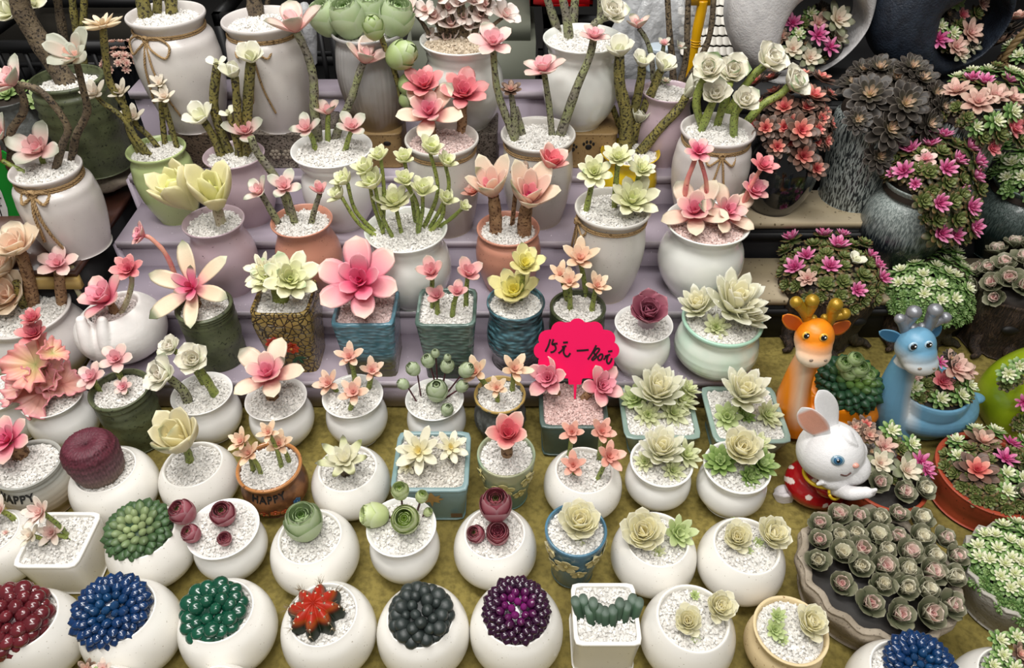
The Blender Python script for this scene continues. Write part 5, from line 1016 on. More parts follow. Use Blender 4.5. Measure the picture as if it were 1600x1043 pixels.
for pts, st, r, w in [([(977, 238), (978, 180), (968, 130), (968, 88)], 'whitepetal', 25, 22), ([(976, 220), (962, 180), (950, 150), (944, 128)], 'whitebud', 18, 10), ([(978, 225), (992, 170), (1002, 120), (1002, 104)], 'whitepetal', 20, 16), ([(984, 225), (1005, 175), (1020, 140), (1032, 110)], 'whitepetal', 22, 17),
                      ([(980, 228), (990, 205), (997, 190)], 'whitebud', 17, 16), ([(996, 240), (1030, 202), (1060, 170), (1072, 150)], 'whitebud', 20, 17)]: P.K(pts, st, r, w, w * .75, 'stemolive', n=((pts[-1][0] - 985) * .3, 14))
P = Pot('succulent_pot', 'white jar with a twine knot and thick green stems of white rose rosettes', 1122, 200, 119, zs=S3, vb=358, kind='jar', B=1.06, b=.66, mat='speckwhite', group='speckled white twine jars'); twine(P, .885, -2, tail=.05)
for pts, r in [([(1100, 200), (1088, 165), (1094, 135), (1107, 114)], 26), ([(1130, 182), (1136, 150), (1142, 118)], 27), ([(1094, 206), (1106, 178), (1117, 152)], 23), ([(1147, 214), (1148, 180), (1160, 162)], 22), ([(1130, 186), (1160, 140), (1180, 115), (1198, 100)], 27), ([(1160, 196), (1190, 165), (1218, 148), (1233, 134)], 26), ([(1120, 196), (1128, 170), (1140, 130)], 0)]:
    P.K(pts, 'whiterosegreen' if r else None, r * 1.15 or 10, 13, 12, 'stemgreen', n=((pts[-1][0] - 1150) * .3, 34))

# ------------------------------------------------------------------ back row on blocks
def onblock(k, label, u, vr, wr, B, b, mat, kind='jar', **kw):
    c, hg = BL[k]; return Pot('succulent_pot', label, u, vr, wr, zs=BZ, Y=c.y, kind=kind, B=B, b=b, mat=mat, **kw)
P = onblock('a', 'big white speckled jar with a twine bow at the back left', 258, 20, 128, 1.12, .74, 'speckwhite', group='speckled white twine jars'); twine(P, .885, -18, size=.03, tail=.11)
P.K([(228, 28), (222, 0), (212, -40)], None, 10, 22, mat='stemolive'); P.K([(244, 22), (246, -10), (240, -50)], None, 10, 15, mat='stemolive'); P.K([(268, 24), (266, -6), (258, -46)], None, 10, 20, mat='stemolive'); P.K([(280, 6), (284, -14), (290, -40)], None, 10, 14, mat='stemolive')
P = onblock('b', 'big white speckled jar with a twine bow second from the back left', 407, 28, 126, 1.06, .70, 'speckwhite', group='speckled white twine jars'); twine(P, .885, -6, size=.024, tail=.10)
P.K([(400, 24), (396, -6), (390, -44)], None, 10, 26, mat='stembrown'); P.K([(414, 18), (420, -10), (424, -44)], None, 10, 8, mat='stembrown')
P = onblock('c', 'tall grey vertically ribbed jar spilling green egg shaped rosettes', 575, 45, 118, 1.0, .66, 'greyrib', seg=120, rib=lambda a, z, r: .0008 * math.sin(a * 44) if .02 < z < .13 else 0)
for u, v, r, k in [(524, 40, 19, 'jade'), (553, 44, 21, 'jade'), (537, 20, 19, 'jade'), (582, 30, 19, 'jade'), (615, 42, 21, 'jade'), (600, 18, 18, 'jade'), (566, 4, 20, 'jade'), (625, 20, 14, 'jade')]: P.H(u, v + 12, r * 1.3, 'bud:' + k, .004, ((u - 575) * .4, 14), name='closed_rosette')
for u, v, r, nn in [(587, 58, 18, (0, 26)), (607, 96, 23, (60, 20)), (624, 134, 21, (80, 30)), (626, 160, 14, (60, 30))]:
    p = on_y(u, v, P.loc.y - P.R * 1.12); P.put(bud_mesh('egg', 1), p, r * mpp(p) * .95, nn, 'closed_rosette')
mb = MB(); q = [P.W(on_y(u, v, P.loc.y - P.R * 1.0)) for u, v in [(590, 40), (600, 70), (614, 104), (624, 140), (627, 158)]]; tube(mb, q, .004, seg=8); mb.build('stem', 'stemolive', P.t)
P = onblock('d', 'glossy white pot crowded with pale pink blossom rosettes at the back', 721, 60, 132, 1.0, .60, 'celadon', kind='flare', gtint='cbbba4')
for i, (u, v, r) in enumerate([(642, 8, 17), (681, 22, 22), (666, 12, 17), (706, 34, 24), (700, 58, 26), (724, 22, 16), (733, 36, 17), (750, 20, 20), (702, 8, 18), (788, 20, 24), (757, 4, 19), (673, 48, 10), (690, -10, 22), (724, -14, 22), (770, -20, 20), (740, -2, 18), (716, 0, 15)]):
    g = (712 + (u - 712) * .5 + (i % 3) * 5, 62); P.K([g, ((u + g[0]) / 2, (v + g[1]) / 2), (u, v + 6)], 'paleblossom', r * 1.12, 8, 5, 'stembrown', n=((u - 715) * .35, 26 + (i % 3) * 8))
P = onblock('e', 'glossy white pot with thick green stems on the paw print block', 912, 58, 128, .98, .56, 'celadon', kind='flare')
for pts, w in [([(874, 50), (862, 20), (846, -30)], 14), ([(890, 62), (884, 20), (872, -30)], 16), ([(894, 42), (898, 6), (902, -30)], 15), ([(922, 46), (938, 30), (938, -20)], 14)]: P.K(pts, None, 10, w, mat='stemgrey')
P.K([(918, 62), (930, 36), (952, 26)], 'whiterosegreen', 28, 13, mat='stemgrey', n=(16, 26))
P = Pot('succulent_pot', 'mauve ceramic pot with tall brown upright stems beside the yellow strap', 1045, 141, 85, zs=S4, vb=262, kind='flare', B=1.06, b=.7, mat='mauve', group='mauve ceramic pots')
for pts, w in [([(1053, 130), (1050, 90), (1046, 50), (1042, -20)], 11), ([(1062, 132), (1072, 90), (1074, 40), (1076, -20)], 11), ([(1070, 130), (1092, 96), (1110, 50), (1116, -20)], 11)]: P.K(pts, None, 10, w, mat='stembrown')
P.K([(1022, 134), (1018, 90), (1010, 62), (998, 44)], 'bigcuppink', 22, 9, 7, 'stemgrey', n=(-10, -6)); P.K([(1030, 134), (1034, 96), (1037, 70)], 'greypink', 12, 8, mat='stemgrey'); P.H(1060, 76, 11, 'greenclear', .06, (30, 10)); P.H(1040, 128, 10, 'ivory', .01)

# ------------------------------------------------------------------ left group
P = Pot('succulent_pot', 'white twine tied jar on the wooden board with twisting stems of grey pink rosettes', 70, 261, 118, zs=LZ, vb=408, kind='jar', B=1.16, b=.86, mat='speckwhite', group='speckled white twine jars')
twine(P, .885, -2, r=.0022, size=.016, tail=.085)
P.K([(84, 264), (98, 225), (106, 200), (85, 165), (60, 140), (30, 132)], None, 10, 12, 10, 'stembrown'); P.K([(20, 256), (16, 210), (36, 176), (36, 150), (24, 132)], 'greypink', 42, 13, 11, 'stembrown', n=(-20, 20))
P.K([(111, 250), (118, 215), (136, 175), (130, 140), (118, 90)], 'greenclear', 44, 13, 10, 'stembrown', n=(0, 36)); P.K([(69, 258), (66, 250), (64, 236)], 'greypink', 46, 10, n=(0, 34)); P.K([(42, 268), (24, 262), (2, 250)], 'coralrose', 24, 9, mat='stemgreen', n=(-40, 20)); P.K([(30, 256), (18, 236), (4, 214)], 'greypink', 34, 9, mat='stembrown', n=(-20, 24)); P.K([(124, 112), (122, 100), (120, 90)], 'greenclear', 20, 0, base=on_y(124, 112, P.loc.y))
P = Pot('succulent_pot', 'large dark green ribbed planter with a thick dark trunk at the upper left', 103, 121, 118, zs=LZ + .05, Y=1.06, kind='cyl', B=1.06, b=.94, mat='oldgreen', rib=ribs(420, .0014), h=None)
P.K([(106, 130), (70, 76), (36, 20), (28, -20)], None, 10, 34, 30, 'stembrown'); P.K([(104, 96), (98, 50), (88, -10)], None, 10, 15, mat='stembrown'); P.K([(130, 100), (118, 40), (112, -10)], None, 10, 13, mat='stemolive'); P.K([(124, 100), (130, 40), (132, -10)], None, 10, 12, mat='stemolive')
P.H(20, 22, 34, 'whitepetal', .085, (-10, 40)); P.H(54, 8, 24, 'whitepetal', .10, (20, 40)); P.H(12, -6, 30, 'whitepetal', .10, (0, 40)); P.H(92, -8, 26, 'whitepetal', .1)
LG = P
# ------------------------------------------------------------------ right hand side: mixed plantings
B2Z, B1Z, BUZ = .144, .08, .30
def on_ell(u, v, c, rx, rz):
    """first hit of the view ray with an ellipsoid (rx,rx,rz) at c; nearest point when it misses"""
    o = Vector((0, 0, CAM_H)) - c; d = ray(u, v); k = rx / rz
    o2 = Vector((o.x, o.y, o.z * k)); d2 = Vector((d.x, d.y, d.z * k))
    A = d2.dot(d2); Bq = 2 * o2.dot(d2); Cq = o2.dot(o2) - rx * rx; D = Bq * Bq - 4 * A * Cq
    t = (-Bq - math.sqrt(D)) / (2 * A) if D > 0 else -Bq / (2 * A)
    p = o + d * t; nrm = Vector((p.x / rx ** 2, p.y / rx ** 2, p.z / rz ** 2)).normalized()
    return c + p, nrm
def soil(P, r, z, rz, col='2a2018'):
    mb = MB(); V = []
    for i in range(7):
        ph = math.pi / 2 * i / 6
        for j in range(28): a = 2 * math.pi * j / 28; V.append((r * math.sin(ph) * math.cos(a), r * math.sin(ph) * math.sin(a), z + rz * math.cos(ph)))
    mb.add(V, grid_faces(7, 28), lin(col)); mb.build('soil', 'matte', P.t)
def dome(P, heads, rx, rz, fill=None, nf=0, fr=16, cz=0, tilt=.35, phm=86, upv=(-.1, -.35, .9)):
    c = P.loc + Vector((0, 0, P.gz + cz)); soil(P, rx * .93, P.gz + cz, rz * .86)
    up = Vector(upv).normalized(); pts = []
    for u, v, r, s in heads:
        p, n = on_ell(u, v, c, rx + .003, rz + .003); n = (n + up * tilt).normalized(); pts.append(p)
        q = n.to_track_quat('Z', 'Y') @ Quaternion((0, 0, 1), P.rng.uniform(0, 6.28)); R = r * mpp(p)
        link('rosette', P.get(s), P.t, P.W(p), q, (R, R, R))
    if fill:
        for i in range(nf):
            f = (i + .5) / nf; ph = R_(phm) * f ** .5; th = i * 2.4
            n = Vector((math.sin(ph) * math.cos(th), math.sin(ph) * math.sin(th), math.cos(ph))); p = c + Vector((n.x * rx, n.y * rx, n.z * rz))
            R = fr * mpp(p)
            if min([(p - q).length for q in pts] + [9]) < R * .85 or (n.y > .55): continue
            n = (n + up * .2).normalized(); pts.append(p)
            link('rosette', P.get(fill), P.t, P.W(p), n.to_track_quat('Z', 'Y') @ Quaternion((0, 0, 1), P.rng.uniform(0, 6.28)), R)
def hang(P, heads, dy0=.0):
    """heads spilling over the front of a pot; (u,v,r,style,dy): dy is the distance in front of the pot axis"""
    for h_ in heads:
        u, v, r, s = h_[:4]; dy = h_[4] if len(h_) > 4 else dy0
        p = on_y(u, v, P.loc.y - dy); nx = max(-40, min(40, (u - 800 - P.loc.x / depth(P.loc) * F) * .3)) - 14; P.put(P.get(s), p, r * mpp(p), (nx, 46))
def striped(name, c1, c2, dark, h, z0=.0, z1=.5):
    t = NT(name); co = t.coord(); mp = t.n('ShaderNodeMapping'); mp.inputs['Scale'].default_value = (230, 230, 30); t.l(co, mp.inputs[0])
    n = t.n('ShaderNodeTexNoise'); n.inputs['Scale'].default_value = 2.2; n.inputs['Detail'].default_value = 2; n.inputs['Distortion'].default_value = .3; t.l(mp.outputs[0], n.inputs['Vector'])
    r = t.ramp(n.outputs['Fac'], [(.46, 0.0), (.54, 1.0)]); c = t.mix(r, c2, c1)
    if dark:
        sx = t.n('ShaderNodeSeparateXYZ'); t.l(co, sx.inputs[0]); md = t.n('ShaderNodeMath', operation='MULTIPLY_ADD'); t.l(n.outputs['Fac'], md.inputs[0]); md.inputs[1].default_value = h * .5; t.l(sx.outputs['Z'], md.inputs[2])
        mr = t.n('ShaderNodeMapRange'); t.l(md.outputs[0], mr.inputs[0]); mr.inputs[1].default_value = h * (z0 + .25); mr.inputs[2].default_value = h * (z1 + .25); c = t.mix(mr.outputs[0], dark, c)
    t.bump(r, .35, .001); return t.base(c, .28, .3)
M['stripe'] = striped('grey_and_black_brushed_glaze', 'a4aca8', '2a3032', None, .15)
M['stripe2'] = striped('grey_to_dark_glaze', 'a7b0ac', '86918d', '161c22', .14, .35, .8)
M['greenblack'] = striped('green_black_glaze', '5d6a66', '4a5652', '14201e', .13, .4, .9)
M['combwhite'] = glaze('combed_white_resin', 'd2d0cf', .6, 0, mott=('c2c0c0', 60), bump=.5, bscale=300)
M['combblue'] = glaze('combed_navy_resin', '222b38', .55, .05, mott=('151b26', 60), bump=.7, bscale=320)
M['limegreen'] = glaze('lime_green_glaze', '8fa31d', .2, .5, mott=('7f941a', 20))
def bark():
    t = NT('carved_bark_resin'); co = t.coord(); mp = t.n('ShaderNodeMapping'); mp.inputs['Scale'].default_value = (160, 160, 28); t.l(co, mp.inputs[0])
    n = t.n('ShaderNodeTexNoise'); n.inputs['Scale'].default_value = 1.6; n.inputs['Detail'].default_value = 4; n.inputs['Distortion'].default_value = 1.5; t.l(mp.outputs[0], n.inputs['Vector'])
    c = t.ramp(n.outputs['Fac'], [(.3, '120d0a'), (.5, '33261e'), (.7, '54412f')]); c = t.mix(t.ramp(t.noise(14, 3, co), [(.5, 0.0), (.75, .6)]), c, '46492c')
    t.bump(n.outputs['Fac'], 1.0, .004); return t.base(c, .7, 0)
M['bark'] = bark()

# grey striped jar with dark aeoniums
P = Pot('planter_jar', 'grey and black brushed jar topped with large dark brown rosettes', 1383, 150, 84, zs=B2Z, vb=333, kind='cyl', B=1.62, b=1.28, mat='stripe', ngravel=False)
dome(P, [(1359, 150, 42, 'aeodark'), (1399, 126, 40, 'aeodark'), (1438, 126, 36, 'aeodark'), (1336, 132, 34, 'aeodark'), (1413, 164, 42, 'aeodark'), (1374, 110, 34, 'aeodark'), (1424, 108, 32, 'aeodark'), (1350, 112, 28, 'aeodark'), (1460, 150, 32, 'aeodark')], P.R * 1.6, P.R * 1.05, cz=-.008, tilt=1.3, upv=(-.25, -.75, .6))
hang(P, [(1388, 203, 42, 'aeodark', .055), (1448, 196, 34, 'aeodark', .05), (1373, 246, 30, 'aeodark', .062), (1340, 188, 26, 'aeodark', .05), (1470, 168, 26, 'aeodark', .03)])
mb = MB(); tube(mb, [P.W(on_y(u, v, P.loc.y - d)) for u, v, d in [(1400, 160, .03), (1400, 195, .04), (1380, 245, .048)]], .004); mb.build('stem', 'stembrown', P.t)
# second striped jar behind with mixed rosettes
P = Pot('planter_jar', 'grey brushed jar with pink brown, white and magenta rosettes at the right edge', 1532, 150, 110, zs=B2Z, Y=1.035, kind='cyl', B=1.12, b=.95, mat='stripe', ngravel=False)
dome(P, [(1497, 122, 17, 'sedwhite'), (1519, 113, 17, 'sedwhite'), (1518, 128, 19, 'sedpink'), (1537, 132, 19, 'sedpink'), (1544, 112, 19, 'sedwhite'), (1574, 130, 19, 'sedpink'), (1580, 114, 18, 'sedwhite'), (1495, 144, 25, 'pinkbrown'), (1527, 162, 30, 'pinkbrown'), (1553, 152, 27, 'pinkbrown'), (1579, 156, 25, 'pinkbrown'), (1600, 142, 20, 'sedwhite'),
    (1556, 106, 14, 'sedgreen'), (1596, 120, 16, 'sedwhite')], P.R * 1.25, P.R * .9, 'sedgreen', 26, 15, cz=-.01)
hang(P, [(1524, 200, 17, 'sedwhite', .06), (1554, 190, 21, 'sedwhite', .065), (1580, 176, 20, 'sedwhite', .06), (1580, 200, 20, 'coralrose', .065), (1600, 192, 18, 'coralrose', .06), (1548, 232, 16, 'coralrose', .07), (1534, 216, 18, 'sedgreen', .065), (1560, 212, 18, 'sedgreen', .07), (1590, 218, 18, 'sedgreen', .07), (1510, 184, 14, 'sedgreen', .06)])
# grey pot of magenta rosettes
P = Pot('planter_jar', 'grey to dark blue jar overflowing with magenta and olive rosettes', 1440, 282, 118, zs=B1Z, vb=425, kind='flare', B=1.22, b=.8, mat='stripe2', ngravel=False)
sp = 'sedpink'; sg = 'sedgreen'
dome(P, [(1423, 217, 21, sp), (1451, 214, 21, sp), (1472, 216, 19, sp), (1401, 233, 19, sp), (1423, 238, 21, sp), (1451, 230, 21, sp), (1446, 250, 20, 'pinkwide'), (1414, 270, 22, sp), (1430, 288, 14, sp), (1475, 266, 21, sp), (1492, 253, 21, sp), (1512, 233, 20, sp), (1523, 255, 20, sp), (1518, 276, 22, sp),
    (1451, 270, 20, sg), (1478, 285, 21, sg), (1498, 300, 17, sp), (1400, 254, 18, sg), (1470, 240, 18, sg), (1492, 228, 18, sg), (1436, 266, 18, sg), (1500, 282, 18, sg), (1398, 272, 15, sp)], P.R * 1.02, P.R * 1.25, sg, 60, 18, cz=-.008, phm=72)
hang(P, [(1528, 296, 18, sg, .03), (1463, 319, 22, sp, .07), (1441, 315, 20, sg, .07), (1512, 325, 21, sp, .05), (1485, 316, 22, sg, .065), (1462, 344, 20, sg, .075), (1465, 366, 24, 'sedpink', .075), (1488, 369, 19, sp, .07), (1517, 357, 21, sp, .06), (1515, 336, 18, sg, .055), (1492, 343, 22, sg, .07), (1447, 342, 15, sg, .07), (1505, 372, 16, sg, .06), (1500, 305, 18, sg, .055), (1524, 316, 14, sg, .04)])
# dark green pot at the right edge
P = Pot('planter_jar', 'dark green black jar of white green rosettes at the right edge', 1616, 282, 134, zs=B1Z, vb=415, kind='flare', B=1.16, b=.8, mat='greenblack', ngravel=False)
sw = 'sedwhite'
dome(P, [(1565, 229, 20, sw), (1589, 216, 20, sw), (1575, 222, 17, sw), (1582, 258, 21, sw), (1565, 248, 17, sw), (1598, 236, 20, sw), (1597, 278, 18, sw), (1604, 214, 18, sw), (1604, 258, 18, sw), (1574, 278, 16, sw)], P.R * 1.0, P.R * .95, 'sedlime', 50, 17, cz=-.01, phm=75)
# black pot with coral rosettes
P = Pot('planter_jar', 'black glazed jar spilling coral and brown rosettes, right of the white rose pot', 1238, 196, 112, zs=B2Z, vb=338, kind='flare', B=1.08, b=.66, mat='black', ngravel=False)
cb = 'coralbrown'
dome(P, [(1183, 131, 21, cb), (1188, 166, 22, cb), (1226, 170, 26, cb), (1269, 154, 32, cb), (1283, 126, 26, cb), (1253, 119, 20, cb), (1219, 110, 19, cb), (1211, 146, 21, cb), (1243, 140, 20, cb), (1294, 148, 18, cb), (1206, 124, 18, cb)], P.R * 1.05, P.R * 1.25, cb, 22, 20, cz=-.008)
hang(P, [(1196, 201, 25, cb, .055), (1250, 205, 31, cb, .062), (1214, 230, 22, cb, .062), (1253, 245, 28, cb, .066), (1274, 264, 21, cb, .06), (1224, 200, 22, cb, .05), (1282, 186, 22, cb, .03), (1233, 222, 20, cb, .055), (1276, 222, 18, cb, .04)])
# woven basket top right
P = Pot('woven_basket', 'brown woven basket with brown leaves in the top right corner', 1622, 96, 120, zs=BUZ, Y=1.16, kind='cup', B=1.02, b=.75, mat='jute', cat='basket planter', ngravel=False)
mb = MB()
for k in range(14):
    z = .006 + k * .0072; r = P.b + (P.B - P.b) * min(1, z / P.h) + .001
    if z < P.h: rope(mb, [(r * math.cos(a), r * math.sin(a), z) for a in np.linspace(0, 2 * math.pi, 33)], .0042, c=lin('4a3826'), strands=2, pitch=.022)
rope(mb, [(-P.R * 1.02 * math.cos(a), 0, P.h + .07 * math.sin(a)) for a in np.linspace(0, math.pi, 20)], .006, c=lin('8a7048'), strands=3, pitch=.03); mb.build('weave', 'matte', P.pot)
dome(P, [(1580, 72, 16, sw), (1592, 88, 16, sw), (1576, 48, 26, 'aeodark'), (1590, 30, 24, 'pinkbrown'), (1600, 60, 20, 'pinkbrown'), (1566, 66, 22, 'brownrose')], P.R, P.R * .8, cz=-.01)

# crescent moon planters
def crescent(name, label, u, v, ro, iu, iv, ri, Y, D, mat, zs, rot=0, cat='moon planter', group=None, wall=.004):
    co = on_y(u, v, Y); m = mpp(co); RO = ro * m; ci = on_y(iu, iv, Y); RI = ri * m
    base = Vector((co.x, Y, zs)); t = thing(name, label, cat, base, group)
    P = Pot.__new__(Pot); P.t = t; P.loc = base; P.rot = 0; P.zs = zs; P.rng = random.Random(int(u)); P.seed = int(u); P.m = m; P.gz = 0
    cz = co.z - zs; dx = ci.x - co.x; dz = ci.z - co.z
    mb = MB(); V = []; NA = 96; NS = 24
    for i in range(NA):
        a = 2 * math.pi * i / NA - math.pi / 2; er = np.array([math.cos(a), math.sin(a)])
        # inner edge along this direction from the outer centre
        b = dx * er[0] + dz * er[1]; q = b * b - (dx * dx + dz * dz - RI * RI); inn = b + math.sqrt(max(q, 1e-9)); inn = min(inn, RO - .006)
        mid = (RO + inn) / 2; hw = (RO - inn) / 2; dp = D / 2 * (.62 + .38 * min(1, hw / (RO * .35)))
        for k in range(NS):
            c, s = math.cos(2 * math.pi * k / NS), math.sin(2 * math.pi * k / NS)
            rr = mid + hw * math.copysign(abs(c) ** .75, c); yy = dp * math.copysign(abs(s) ** .6, s) * (1 - .25 * max(0, c))
            V.append((rr * er[0], yy, cz + rr * er[1]))
    f = [(i * NS + k, i * NS + (k + 1) % NS, ((i + 1) % NA) * NS + (k + 1) % NS, ((i + 1) % NA) * NS + k) for i in range(NA) for k in range(NS)]
    mb.add(V, f); P.pot = mb.build('crescent_shell', mat, t)
    mb = MB(); lathe(mb, [(0, 0), (RO * .36, 0), (RO * .38, .006), (RO * .30, max(.01, cz - RO + .03)), (0, max(.012, cz - RO + .032))], 32, sub=2); mb.build('foot', mat, t)
    mb = MB(); ball(mb, (dx, 0, cz + dz - RI * .52), (RI * .80, D * .36, RI * .44), lin('1b1611'), 24, 12); mb.build('soil', 'matte', t)
    return P
P = crescent('moon_planter', 'white crescent moon planter filled with magenta, ivory and green rosettes', 1247, 4, 112, 1277, 40, 64, 1.175, .11, 'combwhite', BUZ, group='crescent moon planters')
hang(P, [(1238, 37, 18, 'hotstar', .02), (1266, 22, 15, sw, .0), (1306, 32, 31, 'ivory', .02), (1277, 56, 20, 'hotstar', .045), (1247, 54, 14, sw, .035), (1296, 74, 18, 'hotstar', .045), (1238, 78, 25, 'ivory', .045), (1264, 92, 25, 'ivory', .05), (1221, 57, 15, 'brownrose', .03), (1278, 38, 18, 'pinkbrown', .02), (1308, 60, 20, 'ivory', .02), (1219, 36, 14, sw, .01), (1284, 18, 18, 'aeodark', -.01), (1254, 38, 14, sg, .01), (1258, 70, 16, 'aeodark', .03), (1280, 88, 17, sg, .03), (1296, 52, 15, sg, .01)])
P = crescent('moon_planter', 'dark navy crescent moon planter with pink and beige rosettes', 1464, 12, 104, 1503, 30, 52, 1.17, .11, 'combblue', BUZ, group='crescent moon planters')
hang(P, [(1466, 62, 22, 'hotstar', .04), (1469, 42, 14, sw, .03), (1488, 53, 15, sw, .035), (1514, 52, 24, 'pinkbrown', .03), (1492, 74, 22, 'pinkbrown', .045), (1516, 72, 18, 'ivory', .03), (1502, 24, 12, 'coralrose', .0), (1481, 24, 16, 'aeodark', .0), (1492, 2, 18, 'limerosette', -.01), (1524, 22, 15, 'sedgreen', .0), (1534, 8, 14, 'pinkbrown', .0), (1462, 16, 12, sw, .01), (1500, 86, 18, 'ivory', .05), (1478, 72, 15, sg, .03), (1498, 40, 14, sg, .02)])
P = crescent('moon_planter', 'lime green glazed crescent planter at the right edge holding small rosettes', 1628, 622, 88, 1640, 636, 54, .70, .10, 'limegreen', 0.0, group=None)
hang(P, [(1575, 584, 19, sw, .03), (1592, 572, 17, sw, .02), (1572, 600, 14, sg, .03), (1598, 628, 16, 'hotstar', .045), (1600, 652, 18, sg, .045), (1590, 664, 14, sg, .05), (1604, 640, 14, sg, .04), (1588, 592, 13, sg, .02)])

# bark stump pots
def stump(label, u, vr, wr, vb, B, b, zs=0.0):
    P = Pot('stump_planter', label, u, vr, wr, zs=zs, vb=vb, kind='cup', B=B, b=b, mat='bark', ngravel=False, rib=lambda a, z, r: .0022 * math.sin(a * 9 + 2 * math.sin(z * 40)) + .001 * math.sin(a * 23), group='carved bark stump planters', cat='stump planter')
    for s in (-1, 1):
        mb = MB(); a = R_(-90 + s * 24); r = P.B * .97; z = P.h * .62; ball(mb, (r * math.cos(a), r * math.sin(a), z), (.014, .006, .008), lin('0a0705'), 12, 8)
        mb.build('hollow', 'matte', P.pot)
    for k in range(7):
        mb = MB()
        a = R_(k * 51 + 10); r = P.b; pts = [(r * .9 * math.cos(a), r * .9 * math.sin(a), .03), (r * 1.1 * math.cos(a), r * 1.1 * math.sin(a), .012), (r * 1.3 * math.cos(a + .2), r * 1.3 * math.sin(a + .2), .005), (r * 1.5 * math.cos(a + .15), r * 1.5 * math.sin(a + .15), .003)]
        tube(mb, pts, [.009, .008, .006, .003], knob=.1, rng=P.rng); mb.build('root', 'bark', P.pot)
    return P
P = stump('carved bark stump planter topped with magenta rosettes behind the orange deer', 1300, 428, 160, 548, .98, .80)
dome(P, [(1237, 376, 19, sp), (1260, 404, 19, sp), (1244, 422, 23, sp), (1286, 371, 19, sp), (1316, 370, 15, sp), (1308, 388, 23, sp), (1296, 420, 21, sp), (1334, 410, 16, 'whitepetal'), (1336, 455, 19, sp), (1358, 402, 16, sp), (1368, 418, 18, sp), (1374, 436, 19, sp), (1270, 385, 18, sg), (1330, 385, 17, sg), (1290, 400, 18, sg), (1290, 445, 20, sg), (1346, 432, 20, sg), (1262, 436, 18, 'pinkbrown'), (1316, 442, 20, sg), (1348, 382, 17, sg), (1228, 392, 16, sg), (1312, 462, 17, sg)], P.R * .98, P.R * .62, sg, 60, 16, cz=-.008, phm=80)
P = stump('carved bark stump planter with a dome of white and green rosettes behind the blue deer', 1450, 450, 136, 548, .98, .82)
g10 = [(585, 165), (550, 225), (650, 200), (705, 165), (760, 140), (680, 130), (620, 280), (680, 245), (755, 205), (810, 180), (870, 190), (720, 300), (660, 335), (780, 260), (830, 235), (880, 225), (800, 345), (725, 390), (870, 305), (935, 285), (925, 365), (865, 410), (800, 415), (740, 345), (610, 340), (835, 290), (900, 260), (600, 215), (930, 325)]
dome(P, [(1200 + x / 2.98, 330 + y / 2.98, 17, sw) for x, y in g10], P.R * 1.10, P.R * .86, 'sedlime', 110, 12, cz=-.018, tilt=.15, phm=84)
P = stump('carved bark stump planter with grey pink rose rosettes at the right edge', 1594, 446, 150, 560, 1.0, .80)
dome(P, [(1559, 399, 21, 'wraprose'), (1584, 387, 20, 'wraprose'), (1569, 418, 21, 'wraprose'), (1595, 411, 21, 'wraprose'), (1576, 440, 23, 'wraprose'), (1597, 450, 22, 'wraprose'), (1548, 424, 18, 'wraprose'), (1552, 446, 18, 'wraprose'), (1606, 392, 20, 'wraprose'), (1614, 428, 20, 'wraprose')], P.R * .95, P.R * .75, 'wraprose', 18, 18, cz=-.006)

# terracotta bowl
P = Pot('terracotta_planter', 'round terracotta bowl of mixed rosettes at the right edge', 1552, 738, 186, zs=0, vb=832, kind='cup', B=.98, b=.86, mat='terracotta', ngravel=False)
bloom_relief(P, [(8, .35, .009), (20, .3, .007)], 'matte', '7a2e18', 'a84a2c')
dome(P, [(1495, 690, 18, sw), (1525, 673, 19, sw), (1555, 675, 19, sw), (1497, 714, 19, sw), (1535, 692, 30, 'brownrose'), (1580, 694, 21, 'hotstar'), (1570, 717, 21, 'hotstar'), (1525, 737, 35, cb), (1572, 741, 19, sw), (1572, 768, 21, sw), (1595, 772, 18, 'wraprose'), (1597, 748, 18, sw), (1600, 720, 18, sg), (1545, 765, 16, sg), (1600, 690, 17, sw)], P.R * .93, P.R * .30, sg, 90, 17, cz=-.004)
# stone bowl with white green rosettes
wv = lambda n, am, ph=0: (lambda a, z, r: am * math.sin(n * a + ph) * max(0, (z - .02)) / .05)
P = Pot('stone_bowl', 'coarse grey scalloped bowl heaped with white and green rosettes at the right edge', 1606, 893, 205, zs=0, h=.062, kind='cup', B=.98, b=.70, mat='stonegrey', ngravel=False, wave=wv(16, .0035), rib=wv(16, .003, 1))
g11 = [(775, 600), (835, 560), (890, 580), (865, 525), (915, 515), (815, 650), (895, 645), (855, 710), (930, 660), (930, 740), (800, 560), (845, 610), (870, 665), (935, 600), (905, 700), (950, 550), (960, 640), (970, 700), (780, 640), (960, 780), (890, 750)]
dome(P, [(1200 + x / 2.355, 600 + y / 2.355, 19, sw) for x, y in g11], P.R * .95, P.R * .38, 'sedlime', 100, 14, cz=-.004, tilt=.2)
# big tray of rosettes
P = Pot('stone_bowl', 'wide coarse brown scalloped bowl packed with grey green rose rosettes with pink centres', 1372, 887, 252, zs=0, h=.056, kind='cup', B=1.02, b=.80, mat='stoneclay', ngravel=False, seg=96, wave=wv(15, .004), rib=wv(15, .004, 1.2))
mb = MB(); lathe(mb, [(0, P.gz), (P.R * .9, P.gz), (P.R * .91, P.gz - .004)], 48, sub=1, c=lin('1c1712')); mb.build('soil', 'matte', P.t)
tr = [(185, 515), (253, 485), (325, 490), (397, 495), (465, 480), (545, 498), (183, 575), (253, 560), (312, 552), (388, 558), (458, 560), (545, 565), (630, 568), (263, 620), (333, 608), (418, 610), (500, 620), (588, 632), (670, 632), (175, 648), (328, 670), (410, 668), (492, 680), (578, 690), (658, 705), (258, 730), (405, 733), (487, 745), (563, 750), (360, 797), (465, 838), (570, 838), (648, 805)]
